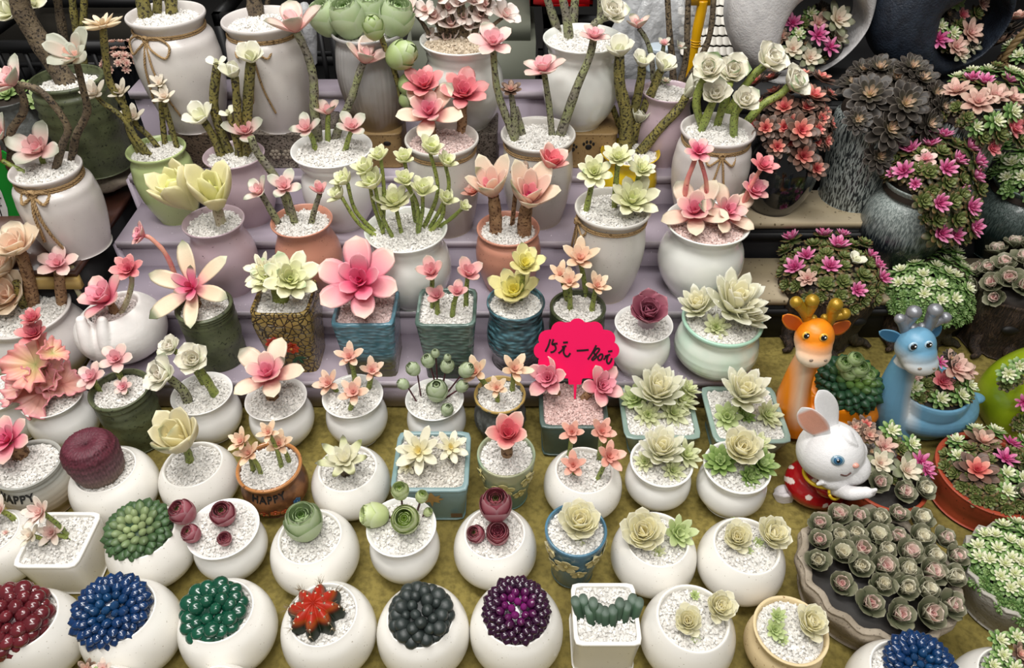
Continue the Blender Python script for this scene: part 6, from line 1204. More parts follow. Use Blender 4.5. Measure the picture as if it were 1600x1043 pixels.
pinks = {0, 1, 2, 4, 6, 12, 14, 18, 23, 25, 21, 29, 30, 31, 32, 10, 16}
for i, (x, y) in enumerate(tr):
    u, v = 1200 + x / 2.355, 600 + y / 2.355
    P.H(u, v + 6, 20 + (v - 800) * .045, 'wraprose' if i in pinks else 'wraprosegreen', .004, ((u - 1370) * .10, 10 + (v - 860) * .10), sz=1.25)
# ------------------------------------------------------------------ deer planters, rabbit planter
def fake(t, loc, seed=1, gz=0):
    P = Pot.__new__(Pot); P.t = t; P.loc = Vector(loc); P.rot = 0; P.zs = loc[2]; P.rng = random.Random(seed); P.seed = seed; P.gz = gz; return P
def ear(P, a, b, w, Y0, Y1, cout, cin, name='ear', flip=1):
    """cupped ear from px a (root) to px b (tip)"""
    p0 = on_y(*a, Y0); p1 = on_y(*b, Y1); L = (p1 - p0).length
    V, f, t, E = leaf(0, R_(8), w, (.5, 1.5, .45), .16, .35, 10)
    x = (p1 - p0).normalized(); z = (Vector((0, -1, .25)) - x * x.dot(Vector((0, -1, .25)))).normalized(); y = z.cross(x)
    Mx = np.array([x, y, z]); V = V * L
    top = np.tile(np.linspace(0, 2 * math.pi, 8, endpoint=False), len(V) // 8)
    inner = ((np.sin(top) > .2) & (E < .95) & (t < .92) & (t > .1))
    C = np.where(inner[:, None], np.array(lin(cin)), np.array(lin(cout)))
    mb = MB(); mb.add(V @ Mx + np.array(P.W(p0)), f, C); return mb.build(name, 'toy', P.t)
def deer(kind, label, body_c, head, dxy, gold, rim, wrim, neck, earL, earR, muz, eyes, cm, ct, Yb=.695):
    mm = .00088
    base = on_y(body_c[0], body_c[1], Yb); t = thing('deer_planter', label, 'deer planter', (base.x, Yb, 0), 'painted deer planters'); P = fake(t, (base.x, Yb, 0), int(head[0]))
    rc = on_y(*rim, Yb - .004); rr = wrim / 2 * mpp(rc); h = rc.z; W = P.W
    mb = MB(); bx = W(on_y(*body_c, Yb)).x
    ball(mb, (0, 0, h * .50), (.070, .056, h * .50), nu=32, nv=20)
    lathe(mb, [(0, 0), (.035, 0), (.040, .004), (.046, .016), (0, .02)], 32, sub=1)
    r0 = W(rc); mb2 = MB(); lathe(mb2, [(rr * .85, h - .030), (rr * .87, h - .006), (rr * .90, h), (rr * .97, h), (rr * 1.0, h - .005), (rr * 1.0, h - .02), (rr * .95, h - .04), (rr * .85, h - .030)], 48, sub=1); mb2.v[0] += np.array([r0.x, r0.y, 0])
    mb.v += mb2.v; mb.f += [tuple(i + mb.n for i in q) for q in mb2.f]; mb.c += mb2.c; mb.n += mb2.n
    Yn = Yb - .018; pts = [W(on_y(u, v, Yn)) for u, v, w in neck]; tube(mb, pts, [w * mm / 2 for u, v, w in neck], seg=20)
    hc = W(on_y(head[0], head[1], Yn - .008)); mc = W(on_y(muz[0], muz[1], Yn - .022))
    ball(mb, tuple(hc), (.0235, .022, .026), nu=24, nv=16); ball(mb, tuple((hc + mc) / 2), (.0215, .021, .022), nu=24, nv=16); ball(mb, tuple(mc), (.0212, .018, .0160), nu=24, nv=16)
    ball(mb, (bx + .066, 0, h * .62), (.014, .010, .006), nu=12, nv=8)
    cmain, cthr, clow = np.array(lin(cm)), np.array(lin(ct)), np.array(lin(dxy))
    hz, mz = hc.z, mc.z; n0 = pts[0]; n1 = pts[-1]
    def col(x, y, z):
        k = 0
        if z > mz - .02 and abs(x - mc.x) < .045 and y < hc.y + .03 and z > n1.z - .03:
            k = max(0, min(1, (mz + .022 - z) / .022)) if y < hc.y + .010 else 0
        elif z > .02 and x < n0.x + .03:                       # pale throat along the front of the neck
            tt = max(0, min(1, (z - n0.z) / (n1.z - n0.z + 1e-6))); nx = n0.x + (n1.x - n0.x) * tt
            k = max(0, min(1, 1 - abs((x - nx) + (.012 if kind == 'o' else -.004)) / .014)) * max(0, min(1, (z - .025) / .03)) * (1 if y < Yb else 0) * .85
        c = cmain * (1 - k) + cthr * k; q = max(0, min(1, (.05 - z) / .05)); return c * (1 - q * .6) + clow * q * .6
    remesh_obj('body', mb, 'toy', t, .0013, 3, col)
    ear(P, *earL, Yn, Yn + .006, cm, dxy); ear(P, *earR, Yn, Yn + .01, cm, dxy)
    for (u, v), r in eyes:
        e = on_y(u, v, Yn - .030); R = r * mm; c = W(e); d = Vector((0, -1, .35)).normalized()
        # settle the eye onto the head surface
        c = W(on_ell(u, v, P.loc + hc, .0232, .0256)[0])
        q = d.to_track_quat('Z', 'Y').to_matrix(); mb = MB()
        ball(mb, tuple(c), (R * 1.35, R * 1.35, R * .5), lin('f0b23c' if kind == 'o' else 'a8c8dc'), 18, 10, q); ob = mb.build('eye', 'toygloss', t)
        mb = MB(); ball(mb, tuple(c + d * R * .28), (R * .95, R * .95, R * .45), lin('0b0908'), 16, 10, q); pu = mb.build('pupil', 'toygloss', ob)
        mb = MB(); ball(mb, tuple(c + d * R * .70 + Vector((R * .2, 0, R * .25))), (R * .28, R * .28, R * .12), lin('f4f4f4'), 8, 6, q); mb.build('glint', 'toygloss', ob)
    for s in (-1, 1):
        mb = MB(); ball(mb, (mc.x + s * .0085, mc.y - .0155, mc.z + .0045), (.0026, .0014, .0018), lin('8f7d6c'), 12, 8); mb.build('nostril', 'toy', t)
    gm = M['gold' if kind == 'o' else 'silver']
    for br in gold:
        mb = MB()
        for path in br:
            pp = [W(on_y(u, v, Yn + .004)) for u, v, r in path]; tube(mb, pp, [r * mm for u, v, r in path], seg=14, knob=.03, rng=P.rng)
            ball(mb, tuple(pp[-1]), path[-1][2] * mm * 1.08, nu=14, nv=10); ball(mb, tuple(pp[0]), path[0][2] * mm * 1.0, nu=12, nv=8)
        mb.build('antler', gm, t)
    P.rc = rc; P.rr = rr; P.h = h; return P
M['gold'] = simple('gold_paint', 'a88420', .42, .2, .45, bump=.3, bscale=200); M['silver'] = simple('silver_paint', '8f9196', .42, .2, .5, bump=.3, bscale=200)
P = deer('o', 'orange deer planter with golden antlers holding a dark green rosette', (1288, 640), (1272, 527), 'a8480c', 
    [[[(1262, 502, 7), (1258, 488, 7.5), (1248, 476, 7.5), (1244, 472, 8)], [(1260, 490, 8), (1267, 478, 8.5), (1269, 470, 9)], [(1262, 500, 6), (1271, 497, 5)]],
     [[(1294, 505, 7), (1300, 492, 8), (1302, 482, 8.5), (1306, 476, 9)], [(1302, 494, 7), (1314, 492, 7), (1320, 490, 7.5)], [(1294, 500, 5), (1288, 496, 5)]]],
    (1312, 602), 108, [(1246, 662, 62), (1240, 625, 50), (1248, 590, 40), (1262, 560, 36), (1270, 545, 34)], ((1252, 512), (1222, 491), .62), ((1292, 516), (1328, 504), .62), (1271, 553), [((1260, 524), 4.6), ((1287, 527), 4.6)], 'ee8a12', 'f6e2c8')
mb = MB(); gravel(mb, P.rr * .88, P.h - .008, 0, .0026, 'dccfc4', 77); o = mb.build('gravel', 'stone', P.t, smooth=False); o.location = (P.W(P.rc).x, P.W(P.rc).y, 0)
P.gz = P.h - .008; P.H(1318, 612, 44, 'bead:deer', .0, (6, 8), name='bead_rosette', sz=.95)
for u, v, r in [(1334, 582, 16), (1322, 588, 14), (1346, 592, 13), (1316, 574, 14), (1330, 566, 13), (1336, 600, 13)]:
    p = on_y(u, v, P.rc.y - .012); P.put(P.get('bud:green'), p, r * mpp(p) * .9, ((u - 1325) * .8, 20), 'closed_rosette', sz=.9)
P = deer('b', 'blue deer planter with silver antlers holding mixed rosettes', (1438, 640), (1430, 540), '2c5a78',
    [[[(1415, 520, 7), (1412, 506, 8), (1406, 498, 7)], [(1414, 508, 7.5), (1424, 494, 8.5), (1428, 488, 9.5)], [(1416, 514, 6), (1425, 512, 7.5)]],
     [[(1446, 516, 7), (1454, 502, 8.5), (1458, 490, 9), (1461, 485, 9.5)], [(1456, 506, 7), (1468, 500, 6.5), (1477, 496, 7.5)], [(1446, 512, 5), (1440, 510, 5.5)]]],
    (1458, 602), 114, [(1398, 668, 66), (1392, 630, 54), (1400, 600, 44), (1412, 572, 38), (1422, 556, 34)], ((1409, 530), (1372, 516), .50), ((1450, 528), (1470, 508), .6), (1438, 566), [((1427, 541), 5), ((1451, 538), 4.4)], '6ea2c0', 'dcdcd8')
P.gz = P.h - .004; P.R = P.rr; P.seed = 3
o_ = P.W(P.rc); mb = MB(); lathe(mb, [(0, P.gz + .006), (P.rr * .6, P.gz + .004), (P.rr * .9, P.gz - .004)], 32, sub=1, c=lin('1c1712')); mb.v[0] += np.array([o_.x, o_.y, 0]); mb.build('soil', 'matte', P.t)
for u, v, r, s, l in [(1468, 566, 13, 'hotstar', .05), (1490, 576, 31, 'pinkbrown', .04), (1510, 580, 18, 'pinkbrown', .035), (1470, 597, 20, 'coralrose', .022), (1428, 607, 19, sw, .014), (1468, 624, 19, sw, .008), (1500, 618, 19, sw, .014), (1514, 603, 17, sw, .022), (1426, 590, 16, 'pinkbrown', .02), (1488, 604, 16, sg, .018), (1446, 602, 18, sg, .012), (1436, 622, 15, sg, .004), (1452, 620, 15, sg, .004), (1484, 626, 15, sg, .003), (1484, 560, 18, 'aeodark', .05), (1456, 582, 16, sg, .02), (1500, 596, 14, sg, .02), (1512, 620, 12, sg, .01)]:
    P.H(u, v, r, s, l, ((u - 1460) * .35, 26))

# rabbit
Yr = on_z(1265, 812, 0).y + .040; b0 = on_y(1270, 780, Yr); RX = b0.x; mm = mpp(b0)
t = thing('rabbit_planter', 'white rabbit figure in a red dotted dress hugging a terracotta pot of rosettes', 'rabbit planter', (RX, Yr, 0)); P = fake(t, (RX, Yr, 0), 21); W = P.W
hc = W(on_y(1297, 704, Yr - .012)); sn = W(on_y(1331, 727, Yr - .030)); chk = W(on_y(1306, 734, Yr - .028))
mb = MB(); ball(mb, tuple(hc), (.0385, .037, .0365), nu=32, nv=20); ball(mb, tuple(hc + Vector((.022, -.012, -.014))), (.025, .024, .021), nu=24, nv=16); ball(mb, tuple(sn), (.0128, .0128, .0122), nu=20, nv=12); ball(mb, tuple((sn + hc) / 2 + Vector((.004, -.006, -.004))), (.018, .018, .015), nu=20, nv=12)
ball(mb, tuple(hc + Vector((.004, -.024, -.022))), (.018, .014, .014), nu=20, nv=12); ball(mb, tuple(W(on_y(1334, 704, Yr - .008))), (.0155, .015, .015), nu=16, nv=10)
for k in range(4): tube(mb, [hc + Vector((.001 + .001 * k, .004 - .003 * k, .0365)), hc + Vector((.009, -.001 - .004 * k, .0365 - .0012 * k)), hc + Vector((.0155 + .001 * k, -.003 - .004 * k, .0325 - .0015 * k))], [.0045, .004, .0018], seg=10)
for k in range(3): tube(mb, [hc + Vector((-.012, -.031, -.018)), hc + Vector((-.015 - .002 * k, -.031, -.020 - .002 * k))], [.004, .002], seg=8)
remesh_obj('head', mb, 'toyrough', t, .0012, 2, lambda x, y, z: lin('e9e8e8'))
mb = MB(); bc = Vector((0, 0, .034)); pts = [Vector((.0, .004, .006)), Vector((.0, .002, .028)), Vector((.008, -.002, .050)), Vector((.018, -.008, .066))]
tube(mb, pts, [.033, .035, .030, .020], seg=28); ball(mb, (-.006, 0, .022), (.039, .036, .026), nu=24, nv=14)
ball(mb, tuple(W(on_y(1296, 760, Yr - .030))), (.017, .014, .014), nu=16, nv=12)
dots = [(1270, 744), (1269, 780), (1241, 741), (1244, 792), (1256, 762), (1290, 790), (1240, 768), (1258, 808), (1286, 758)]
dd = [W(on_y(u, v, Yr - .036)) for u, v in dots]
def dress(x, y, z):
    p = Vector((x, y, z)); d = Vector((0, CP, -SP)); 
    for q in dd:
        e = p - q; e = e - d * e.dot(d)
        if e.length < .0036: return lin('e8d8d0')
    return lin('a01018')
remesh_obj('dress', mb, 'toygloss', t, .0012, 2, dress)
mb = MB(); sl = W(on_y(1306, 765, Yr - .042)); a0 = W(on_y(1302, 762, Yr - .038)); a1 = W(on_y(1330, 770, Yr - .056)); a2 = W(on_y(1353, 769, Yr - .058))
tube(mb, [a0, (a0 + a1) / 2, a1, a2], [.0085, .0092, .0085, .0065], seg=18); ball(mb, tuple(a2), (.0085, .007, .0066), nu=14, nv=10)
for k in range(3): tube(mb, [a2 + Vector((.002, -.002, .004 - .004 * k)), a2 + Vector((.012, .002, .003 - .004 * k))], [.0035, .0022], seg=8)
remesh_obj('arm', mb, 'toyrough', t, .0010, 2, lambda x, y, z: lin('e4e2e2'))
mb = MB(); n = (a1 - a0).normalized(); u1 = n.cross(Vector((0, 0, 1))).normalized(); u2 = n.cross(u1)
tube(mb, [sl + (u1 * math.cos(a) + u2 * math.sin(a)) * .0112 for a in np.linspace(0, 2 * math.pi, 24)], .0018, seg=8, sub=1); mb.build('cuff', simple('yellow_paint', 'd8b41c', .3, .3), t)
mb = MB(); nk = hc + Vector((.002, -.006, -.034)); tube(mb, [nk + Vector((.024 * math.cos(a), .022 * math.sin(a), .004 * math.cos(a))) for a in np.linspace(0, 2 * math.pi, 32)], .0024, seg=8, sub=1); mb.build('collar', simple('yellow_collar_paint', 'd8b41c', .3, .3), t)
mb = MB(); tc = W(on_y(1226, 769, Yr)); ball(mb, tuple(tc), (.014, .010, .011), nu=14, nv=10)
for k in range(5): tube(mb, [tc + Vector((.008, -.009, -.008 + k * .004)), tc + Vector((-.006, -.010, -.007 + k * .0035)), tc + Vector((-.015, -.002, 0))], [.003, .0035, .0015], seg=8)
remesh_obj('tail', mb, 'toyrough', t, .0010, 1, lambda x, y, z: lin('d9d4d6'))
for root, tip, w, dy, nm in [((1288, 678), (1252, 634), .62, 0, 'ear'), ((1300, 668), (1276, 608), .52, .012, 'ear')]:
    p0 = on_y(*root, Yr - .012 + dy); p1 = on_y(*tip, Yr - .004 + dy); L = (p1 - p0).length
    V, f, tt, E = leaf(R_(0), R_(4), w, (.52, 1.8, .5), .20, .30, 12); x = (p1 - p0).normalized(); zr = Vector((-.35 if dy == 0 else .5, -1, .2)); z = (zr - x * x.dot(zr)).normalized(); y = z.cross(x)
    top = np.tile(np.linspace(0, 2 * math.pi, 8, endpoint=False), len(V) // 8); inner = (np.sin(top) > .2) & (tt < .86) & (tt > .12) & (dy == 0)
    C = np.where(inner[:, None], np.array(lin('e0a088')), np.array(lin('e9e8e8'))); mb = MB(); mb.add(V * L @ np.array([x, y, z]) + np.array(W(p0)), f, C)
    me = mb.mesh('ear', 'toyrough'); o = link('ear', me, t); sb = o.modifiers.new('s', 'SUBSURF'); sb.levels = 2; sb.render_levels = 2
def front_hit(u, v):
    best = None
    for c, r in ((hc, .0375), (sn, .0126), ((sn + hc) / 2 + Vector((.004, -.006, -.004)), .0165), (hc + Vector((.004, -.024, -.022)), .0145), (hc + Vector((.022, -.012, -.014)), .0230)):
        o = Vector((0, 0, CAM_H)) - (P.loc + c); d = ray(u, v); A_ = d.dot(d); B_ = o.dot(d); D_ = B_ * B_ - A_ * (o.dot(o) - r * r)
        if D_ > 0:
            tq = (-B_ - math.sqrt(D_)) / A_
            if best is None or tq < best: best = tq
    if best is None: return W(on_y(u, v, Yr - .03))
    return W(Vector((0, 0, CAM_H)) + ray(u, v) * best)
def on_head(u, v, k=1.0):
    o = Vector((0, 0, CAM_H)); d = ray(u, v); c = P.loc + hc; oc = o - c; r = .0395; B_ = oc.dot(d); A_ = d.dot(d); D_ = B_ * B_ - A_ * (oc.dot(oc) - r * r)
    tq = (-B_ - math.sqrt(max(D_, 0))) / A_; return W(o + d * tq)
e = front_hit(1309, 719); d = (e - hc).normalized(); q = d.to_track_quat('Z', 'Y').to_matrix()
mb = MB(); ball(mb, tuple(e), (.0075, .0062, .0022), lin('7f9aa8'), 20, 10, q); ey = mb.build('eye', 'toygloss', t)
mb = MB(); ball(mb, tuple(e + d * .0009), (.0052, .0048, .0022), lin('2c5f82'), 18, 10, q); mb.build('iris', 'toygloss', ey)
mb = MB(); ball(mb, tuple(e + d * .0019), (.0028, .0028, .0016), lin('07090c'), 14, 8, q); mb.build('pupil', 'toygloss', ey)
mb = MB(); ball(mb, tuple(e + d * .0033 + Vector((-.001, 0, .0018))), (.0009, .0009, .0006), lin('f4f4f4'), 8, 6, q); mb.build('glint', 'toygloss', ey)
e2 = W(on_ell(1335, 700, P.loc + W(on_y(1334, 704, Yr - .008)), .0150, .0145)[0]); mb = MB(); ball(mb, tuple(e2), (.0012, .0012, .0048), nu=10, nv=8); mb.build('eye', simple('dark_blue_grey_paint', '39424e', .3), t)
mb = MB(); ball(mb, tuple(front_hit(1337, 727)), (.0042, .0032, .0034), lin('e2a494'), 14, 8); mb.build('nose', 'toygloss', t)
mb = MB(); tube(mb, [front_hit(1314, 741), front_hit(1322, 743), front_hit(1330, 738)], .0009, seg=6, c=lin('5a3a34')); mb.build('mouth', 'toy', t)
# its terracotta pot: part of the same figure
pr = on_z(1386, 748, .048); R = 61 * mpp(pr); c = W(Vector((pr.x, pr.y, 0)))
mb = MB(); prof_, gz_, gr_ = profile('cup', R, R * .99, R * .80, .048); lathe(mb, prof_, 48); pot = mb.build('pot', 'terracotta', t, loc=(c.x, c.y, 0))
P2 = fake(t, (RX, Yr, 0), 22, gz_); mb = MB(); lathe(mb, [(0, gz_ + .004), (R * .6, gz_ + .002), (R * .89, gz_ - .002)], 32, sub=1, c=lin('1c1712')); mb.build('soil', 'matte', t, loc=(c.x, c.y, 0))
for u, v, r, s, l in [(1336, 668, 16, 'brownrose', .03), (1358, 680, 20, 'brownrose', .028), (1352, 664, 18, 'coralbrown', .032), (1381, 698, 20, 'pinkbrown', .024), (1391, 673, 20, sw, .03), (1396, 690, 15, sg, .02), (1423, 694, 19, sw, .02), (1408, 702, 14, sg, .016), (1345, 736, 21, 'ivory', .012), (1374, 724, 28, 'ivory', .02), (1414, 736, 31, 'ivory', .018), (1370, 755, 21, 'wraprose', .008), (1406, 770, 20, 'wraprose', .006), (1435, 765, 20, 'wraprosegreen', .008), (1437, 722, 21, 'hotstar', .016), (1447, 736, 17, 'hotstar', .012), (1361, 706, 16, 'aeodark', .024), (1392, 748, 14, sg, .006), (1388, 712, 16, 'aeodark', .014), (1446, 752, 14, 'aeodark', .01), (1340, 716, 15, 'aeodark', .02), (1376, 684, 14, sg, .022)]:
    P2.H(u, v, r, s, l, ((u - 1385) * .3, 24))

# ------------------------------------------------------------------ cacti in bowls
P = CACT; mb = MB(); p0 = P.W(on_z(497, 962, P.gz)); R = 41 * P.m; NA, NV = 144, 22; V = []; C = []; rng = random.Random(4)
hot, drk, org = np.array(lin('c0301a')), np.array(lin('1c2a18')), np.array(lin('b4641c'))
for i in range(NV):
    ph = math.pi * .62 * i / (NV - 1)
    for j in range(NA):
        a = 2 * math.pi * j / NA; saw = abs(math.cos(4 * a)) ; saw = 1 - (1 - saw) ** .8
        k = (.70 + .34 * saw) if i > 2 else (.85 + .1 * saw)
        rr = R * math.sin(ph) ** .8 * k * 1.05; z = R * .74 * math.cos(ph) + .004 - (1 - saw) * .002
        V.append((p0.x + rr * math.cos(a), p0.y + rr * math.sin(a), P.gz + z + .004))
        w = max(0, min(1, (ph - .72) / .5 + .35 * math.cos(a + .6) * (ph > .5))); m_ = max(0, 1 - abs(w - .35) / .35)
        C.append((hot * (1 - w) + drk * w) * (1 - m_ * .6) + org * m_ * .6)
mb.add(V, grid_faces(NV, NA), np.array(C)); body = mb.build('cactus_body', 'leaf', P.t)
ar = MB(); spn = MB()
for r8 in range(8):
    a = 2 * math.pi * r8 / 8
    for ph in (.30, .62, .95, 1.3):
        rr = R * math.sin(ph) ** .8 * 1.05 * 1.03; z = R * .74 * math.cos(ph) + .004; c = Vector((p0.x + rr * math.cos(a), p0.y + rr * math.sin(a), P.gz + z + .004))
        ball(ar, tuple(c), (.0011, .0011, .0011), lin('e6d2b4'), 8, 6); nrm = Vector((math.cos(a) * math.sin(ph), math.sin(a) * math.sin(ph), math.cos(ph)))
        for k in range(6):
            d = (nrm + Vector((rng.uniform(-.7, .7), rng.uniform(-.7, .7), rng.uniform(-.3, .6)))).normalized(); L = rng.uniform(.005, .010)
            tube(spn, [c, c + d * L * .5 + Vector((0, 0, .0006)), c + d * L], [.00022, .00018, .00006], lin('8a7a5c'), seg=4, sub=1)
ar.build('areoles', 'matte', body); spn.build('spines', 'matte', body)
P = BARREL; mb = MB(); p0 = P.W(on_z(160, 738, P.gz)); R = 39 * P.m; Hc = .052; V = []; C = []; NA, NV = 150, 60; rng = np.random.default_rng(3)
prof_ = catmull([(R * .78, 0), (R * .9, Hc * .15), (R * 1.0, Hc * .5), (R * 1.03, Hc * .8), (R * .95, Hc * .98), (R * .78, Hc * 1.12), (R * .50, Hc * 1.17), (R * .24, Hc * 1.13), (R * .08, Hc * 1.08), (0, Hc * 1.07)], 7); NV = len(prof_)
for i, (r, z) in enumerate(prof_):
    for j in range(NA):
        a = 2 * math.pi * j / NA; g = math.sin(a * 25 + z * 900 * .35) * math.sin(a * 25 - z * 315); dr = .0006 * g + .00035 * rng.normal()
        f = min(1, z / Hc); V.append((p0.x + (r + dr) * math.cos(a), p0.y + (r + dr) * math.sin(a), P.gz + z - .002 + .0003 * rng.normal()))
        lo, mi, hi = np.array(lin('8a7c6c')), np.array(lin('745058')), np.array(lin('58222f')); c = lo * (1 - f * 2) + mi * f * 2 if f < .5 else mi * (2 - 2 * f) + hi * (2 * f - 1)
        C.append(c * (1 + .3 * g) * rng.uniform(.75, 1.3))
mb.add(V, grid_faces(NV, NA), np.clip(np.array(C), 0, 1)); mb.build('cactus_body', 'matte', P.t)

# maple leaf print on the teal square pot
def outline_mesh(P, pts, x, z, s, y, c, name, parent, dy=-.0006):
    mb = MB(); n = len(pts); V = [(x, y + dy, z)] + [(x + a * s, y + dy, z + b * s) for a, b in pts]; mb.add(V, [(0, 1 + i, 1 + (i + 1) % n) for i in range(n)], lin(c)); return mb.build(name, 'matte', parent, smooth=False)
ml = [(0, -1), (.15, -.3), (.7, -.45), (.55, -.15), (1, .1), (.6, .2), (.75, .6), (.3, .4), (0, 1), (-.3, .4), (-.75, .6), (-.6, .2), (-1, .1), (-.55, -.15), (-.7, -.45), (-.15, -.3)]
Pm = MAPLE; outline_mesh(Pm, ml, .002, Pm.h * .74, .015, -Pm.B * 1.0, 'a8844a', 'maple_leaf_print', Pm.pot, -.0009)
outline_mesh(Pm, [(-1, -.6), (1, -.6), (1, .6), (-1, .6)], .030, Pm.h * .2, .007, -Pm.B * .93, '6a5138', 'maker_stamp', Pm.pot, -.0012)
# ------------------------------------------------------------------ behind and beside the stairs
def crate(label, u0, u1, v, Y, zb, d=.28, group='black crates'):
    a = on_y(u0, v, Y); b = on_y(u1, v, Y); w = b.x - a.x; h = a.z - zb
    t = thing('plastic_crate', label, 'crate', (a.x, Y, zb), group); n = max(6, int(w / .028))
    mb = MB(); box(mb, (0, 0, h - .022), (w, .012, h)); box(mb, (0, 0, 0), (w, .012, .03)); box(mb, (0, d - .012, h - .022), (w, d, h)); box(mb, (0, d - .012, 0), (w, d, .03))
    for x in (0, w - .014):
        box(mb, (x, 0, h - .022), (x + .014, d, h)); box(mb, (x, 0, 0), (x + .014, .014, h)); box(mb, (x, 0, 0), (x + .014, d, .03))
    box(mb, (0, .012, .0), (w, d - .012, .006)); mb.build('frame', 'blackmetal', t)
    mb = MB()
    for i in range(n + 1):
        x = i * (w - .008) / n; box(mb, (x, .002, .028), (x + .008, .009, h - .020))
    for z in (.32, .62): box(mb, (.004, .003, h * z), (w - .004, .008, h * z + .010))
    mb.build('front_grille', 'blackmetal', t); return t, w, h
M['greybox'] = simple('grey_green_board', '6c6f62', .5, .1); M['palewood'] = glaze('pale_pine', 'cdb878', .5, 0, mott=('bfa666', 20)); M['greycard'] = simple('grey_brown_card', '5c574e', .8)
mb = MB(); box(mb, (-1.5, 1.36, -.04), (1.6, 2.3, .10)); o = mb.build('back_table', 'floor'); tag(o, 'dark low table behind the stairs carrying crates and boxes', 'table')
crate('black slatted crate at the back left behind the dark green planter', -60, 205, 66, 1.48, .10)
crate('black slatted crate behind the two big twine jars', 330, 520, 22, 1.42, .10)
t, w, h = crate('black slatted crate behind the glossy white pots', 850, 1000, 26, 1.45, .10)
for i in range(6):
    a = on_y(322 + i * 31, 0, 1.62); mb = MB(); box(mb, (a.x, 1.46, .36), (a.x + .036, 1.66, .372)); tag(mb.build('pine_board', 'palewood'), 'pale pine board on the crate behind the big twine jars, ' + ['leftmost', 'second from the left', 'third from the left', 'third from the right', 'second from the right', 'rightmost'][i], 'board', 'pale pine boards on the crate')
a = on_y(-60, 30, 1.72); b = on_y(200, 30, 1.72); mb = MB(); box(mb, (a.x, 1.78, .10), (b.x, 1.95, a.z + .14)); tag(mb.build('cardboard_box', 'greycard'), 'grey brown box at the top left behind the crate', 'box')
a = on_y(632, 75, 1.34); b = on_y(838, 75, 1.34); mb = MB(); box(mb, (a.x, 1.37, .10), (b.x, 1.62, a.z)); box(mb, (a.x + .01, 1.375, a.z), (b.x - .01, 1.61, a.z + .03)); tag(mb.build('storage_box', 'greybox'), 'grey green box behind the pot of pale pink blossoms', 'box')
a = on_y(828, 10, 1.40); b = on_y(926, 10, 1.40); t = thing('red_tray', 'red plastic tray behind the thick green stems at the top', 'tray', (a.x, 1.40, a.z))
mb = MB(); w = b.x - a.x; box(mb, (0, 0, 0), (w, .006, .030)); box(mb, (0, .15, 0), (w, .156, .030)); box(mb, (0, 0, 0), (.006, .156, .030)); box(mb, (w - .006, 0, 0), (w, .156, .030)); box(mb, (0, 0, 0), (w, .156, .004)); mb.build('tray', simple('red_plastic', 'c8141c', .35, .2), t)
mb = MB(); box(mb, (-.003, -.003, .026), (w + .003, .0, .032)); mb.build('rim', simple('red_plastic_rim', 'b01018', .35, .2), t)
# translucent plastic bag
t = NT('crumpled_clear_plastic'); t.b.inputs['Base Color'].default_value = (.62, .63, .64, 1); t.b.inputs['Roughness'].default_value = .22; t.b.inputs['Alpha'].default_value = .62; t.bump(t.noise(38, 4), .9, .01); M['plastic'] = t.m
rng = np.random.default_rng(8); V = []; c = on_y(1030, 60, 1.30)
for i in range(30):
    for j in range(40):
        f = i / 29; a = 2 * math.pi * j / 40; r = (.030 + .035 * math.sin(math.pi * (1 - f) ** .7)) * (1 + .22 * math.sin(7 * a + 5 * f) + .12 * math.sin(13 * a - 9 * f))
        V.append((r * math.cos(a) * 1.1, r * math.sin(a) * .7, .20 * f))
mb = MB(); mb.add(V, grid_faces(30, 40)); o = mb.build('plastic_bag', 'plastic'); o.location = (c.x, 1.30, .205); tag(o, 'crumpled translucent plastic bag behind the mauve pot with brown stems', 'plastic bag')
V = [(x, y, z) for x, y, z in V]
# tiny plastic jar, yellow strap, tiled roof ornament
c = on_y(1024, 92, 1.22); mb = MB(); lathe(mb, [(0, 0), (.016, 0), (.017, .004), (.017, .030), (.0185, .032), (.0185, .038), (.017, .040), (0, .040)], 32, rib=lambda a, z, r: .0006 * math.sin(z * 900), sub=2); o = mb.build('plastic_jar', simple('pale_blue_plastic', 'b9c6cf', .3, .2)); o.location = (c.x, 1.20, .296); tag(o, 'small pale blue plastic jar behind the mauve pot', 'jar')
YS = 1.15; m = mpp(on_y(1085, 60, YS)); t = thing('yellow_tool', 'yellow plastic hand tool standing behind the mauve pot with brown stems', 'hand tool', on_y(1078, 128, YS))
P = fake(t, on_y(1078, 128, YS)); ypl = simple('yellow_plastic', 'e0a800', .35, .25)
mb = MB(); tube(mb, [P.W(on_y(u, v, YS)) for u, v in [(1074, 126), (1080, 108), (1084, 80), (1090, 45), (1096, 15), (1098, 0)]], [7 * m, 8.5 * m, 6.5 * m, 8 * m, 8 * m, 9 * m], seg=14)
for vv in (63, 67, 71): p = P.W(on_y(1087, vv, YS)); mb2 = MB(); lathe(mb2, [(7.5 * m, -.0008), (8.6 * m, 0), (7.5 * m, .0008)], 20, sub=2); mb2.v[0] += np.array(p); mb.v += mb2.v; mb.f += [tuple(i + mb.n for i in q) for q in mb2.f]; mb.c += mb2.c; mb.n += mb2.n
mb.build('handle', ypl, t)
mb = MB(); p = P.W(on_y(1098, 0, YS)); box(mb, (p.x - .018, -.006, p.z - .006), (p.x + .018, .006, p.z + .030)); mb.build('head', ypl, t)
mb = MB(); p = P.W(on_y(1066, 122, YS)); tube(mb, [p, P.W(on_y(1070, 108, YS)), P.W(on_y(1079, 96, YS))], [4 * m, 5 * m, 4 * m], seg=10); mb.build('clip', ypl, t)
a = on_y(1064, 88, 1.24); b = on_y(1150, 88, 1.24); w = b.x - a.x; t = thing('roof_ornament', 'small white tiled roof ornament behind the yellow hand tool', 'ornament', (a.x, 1.24, .30))
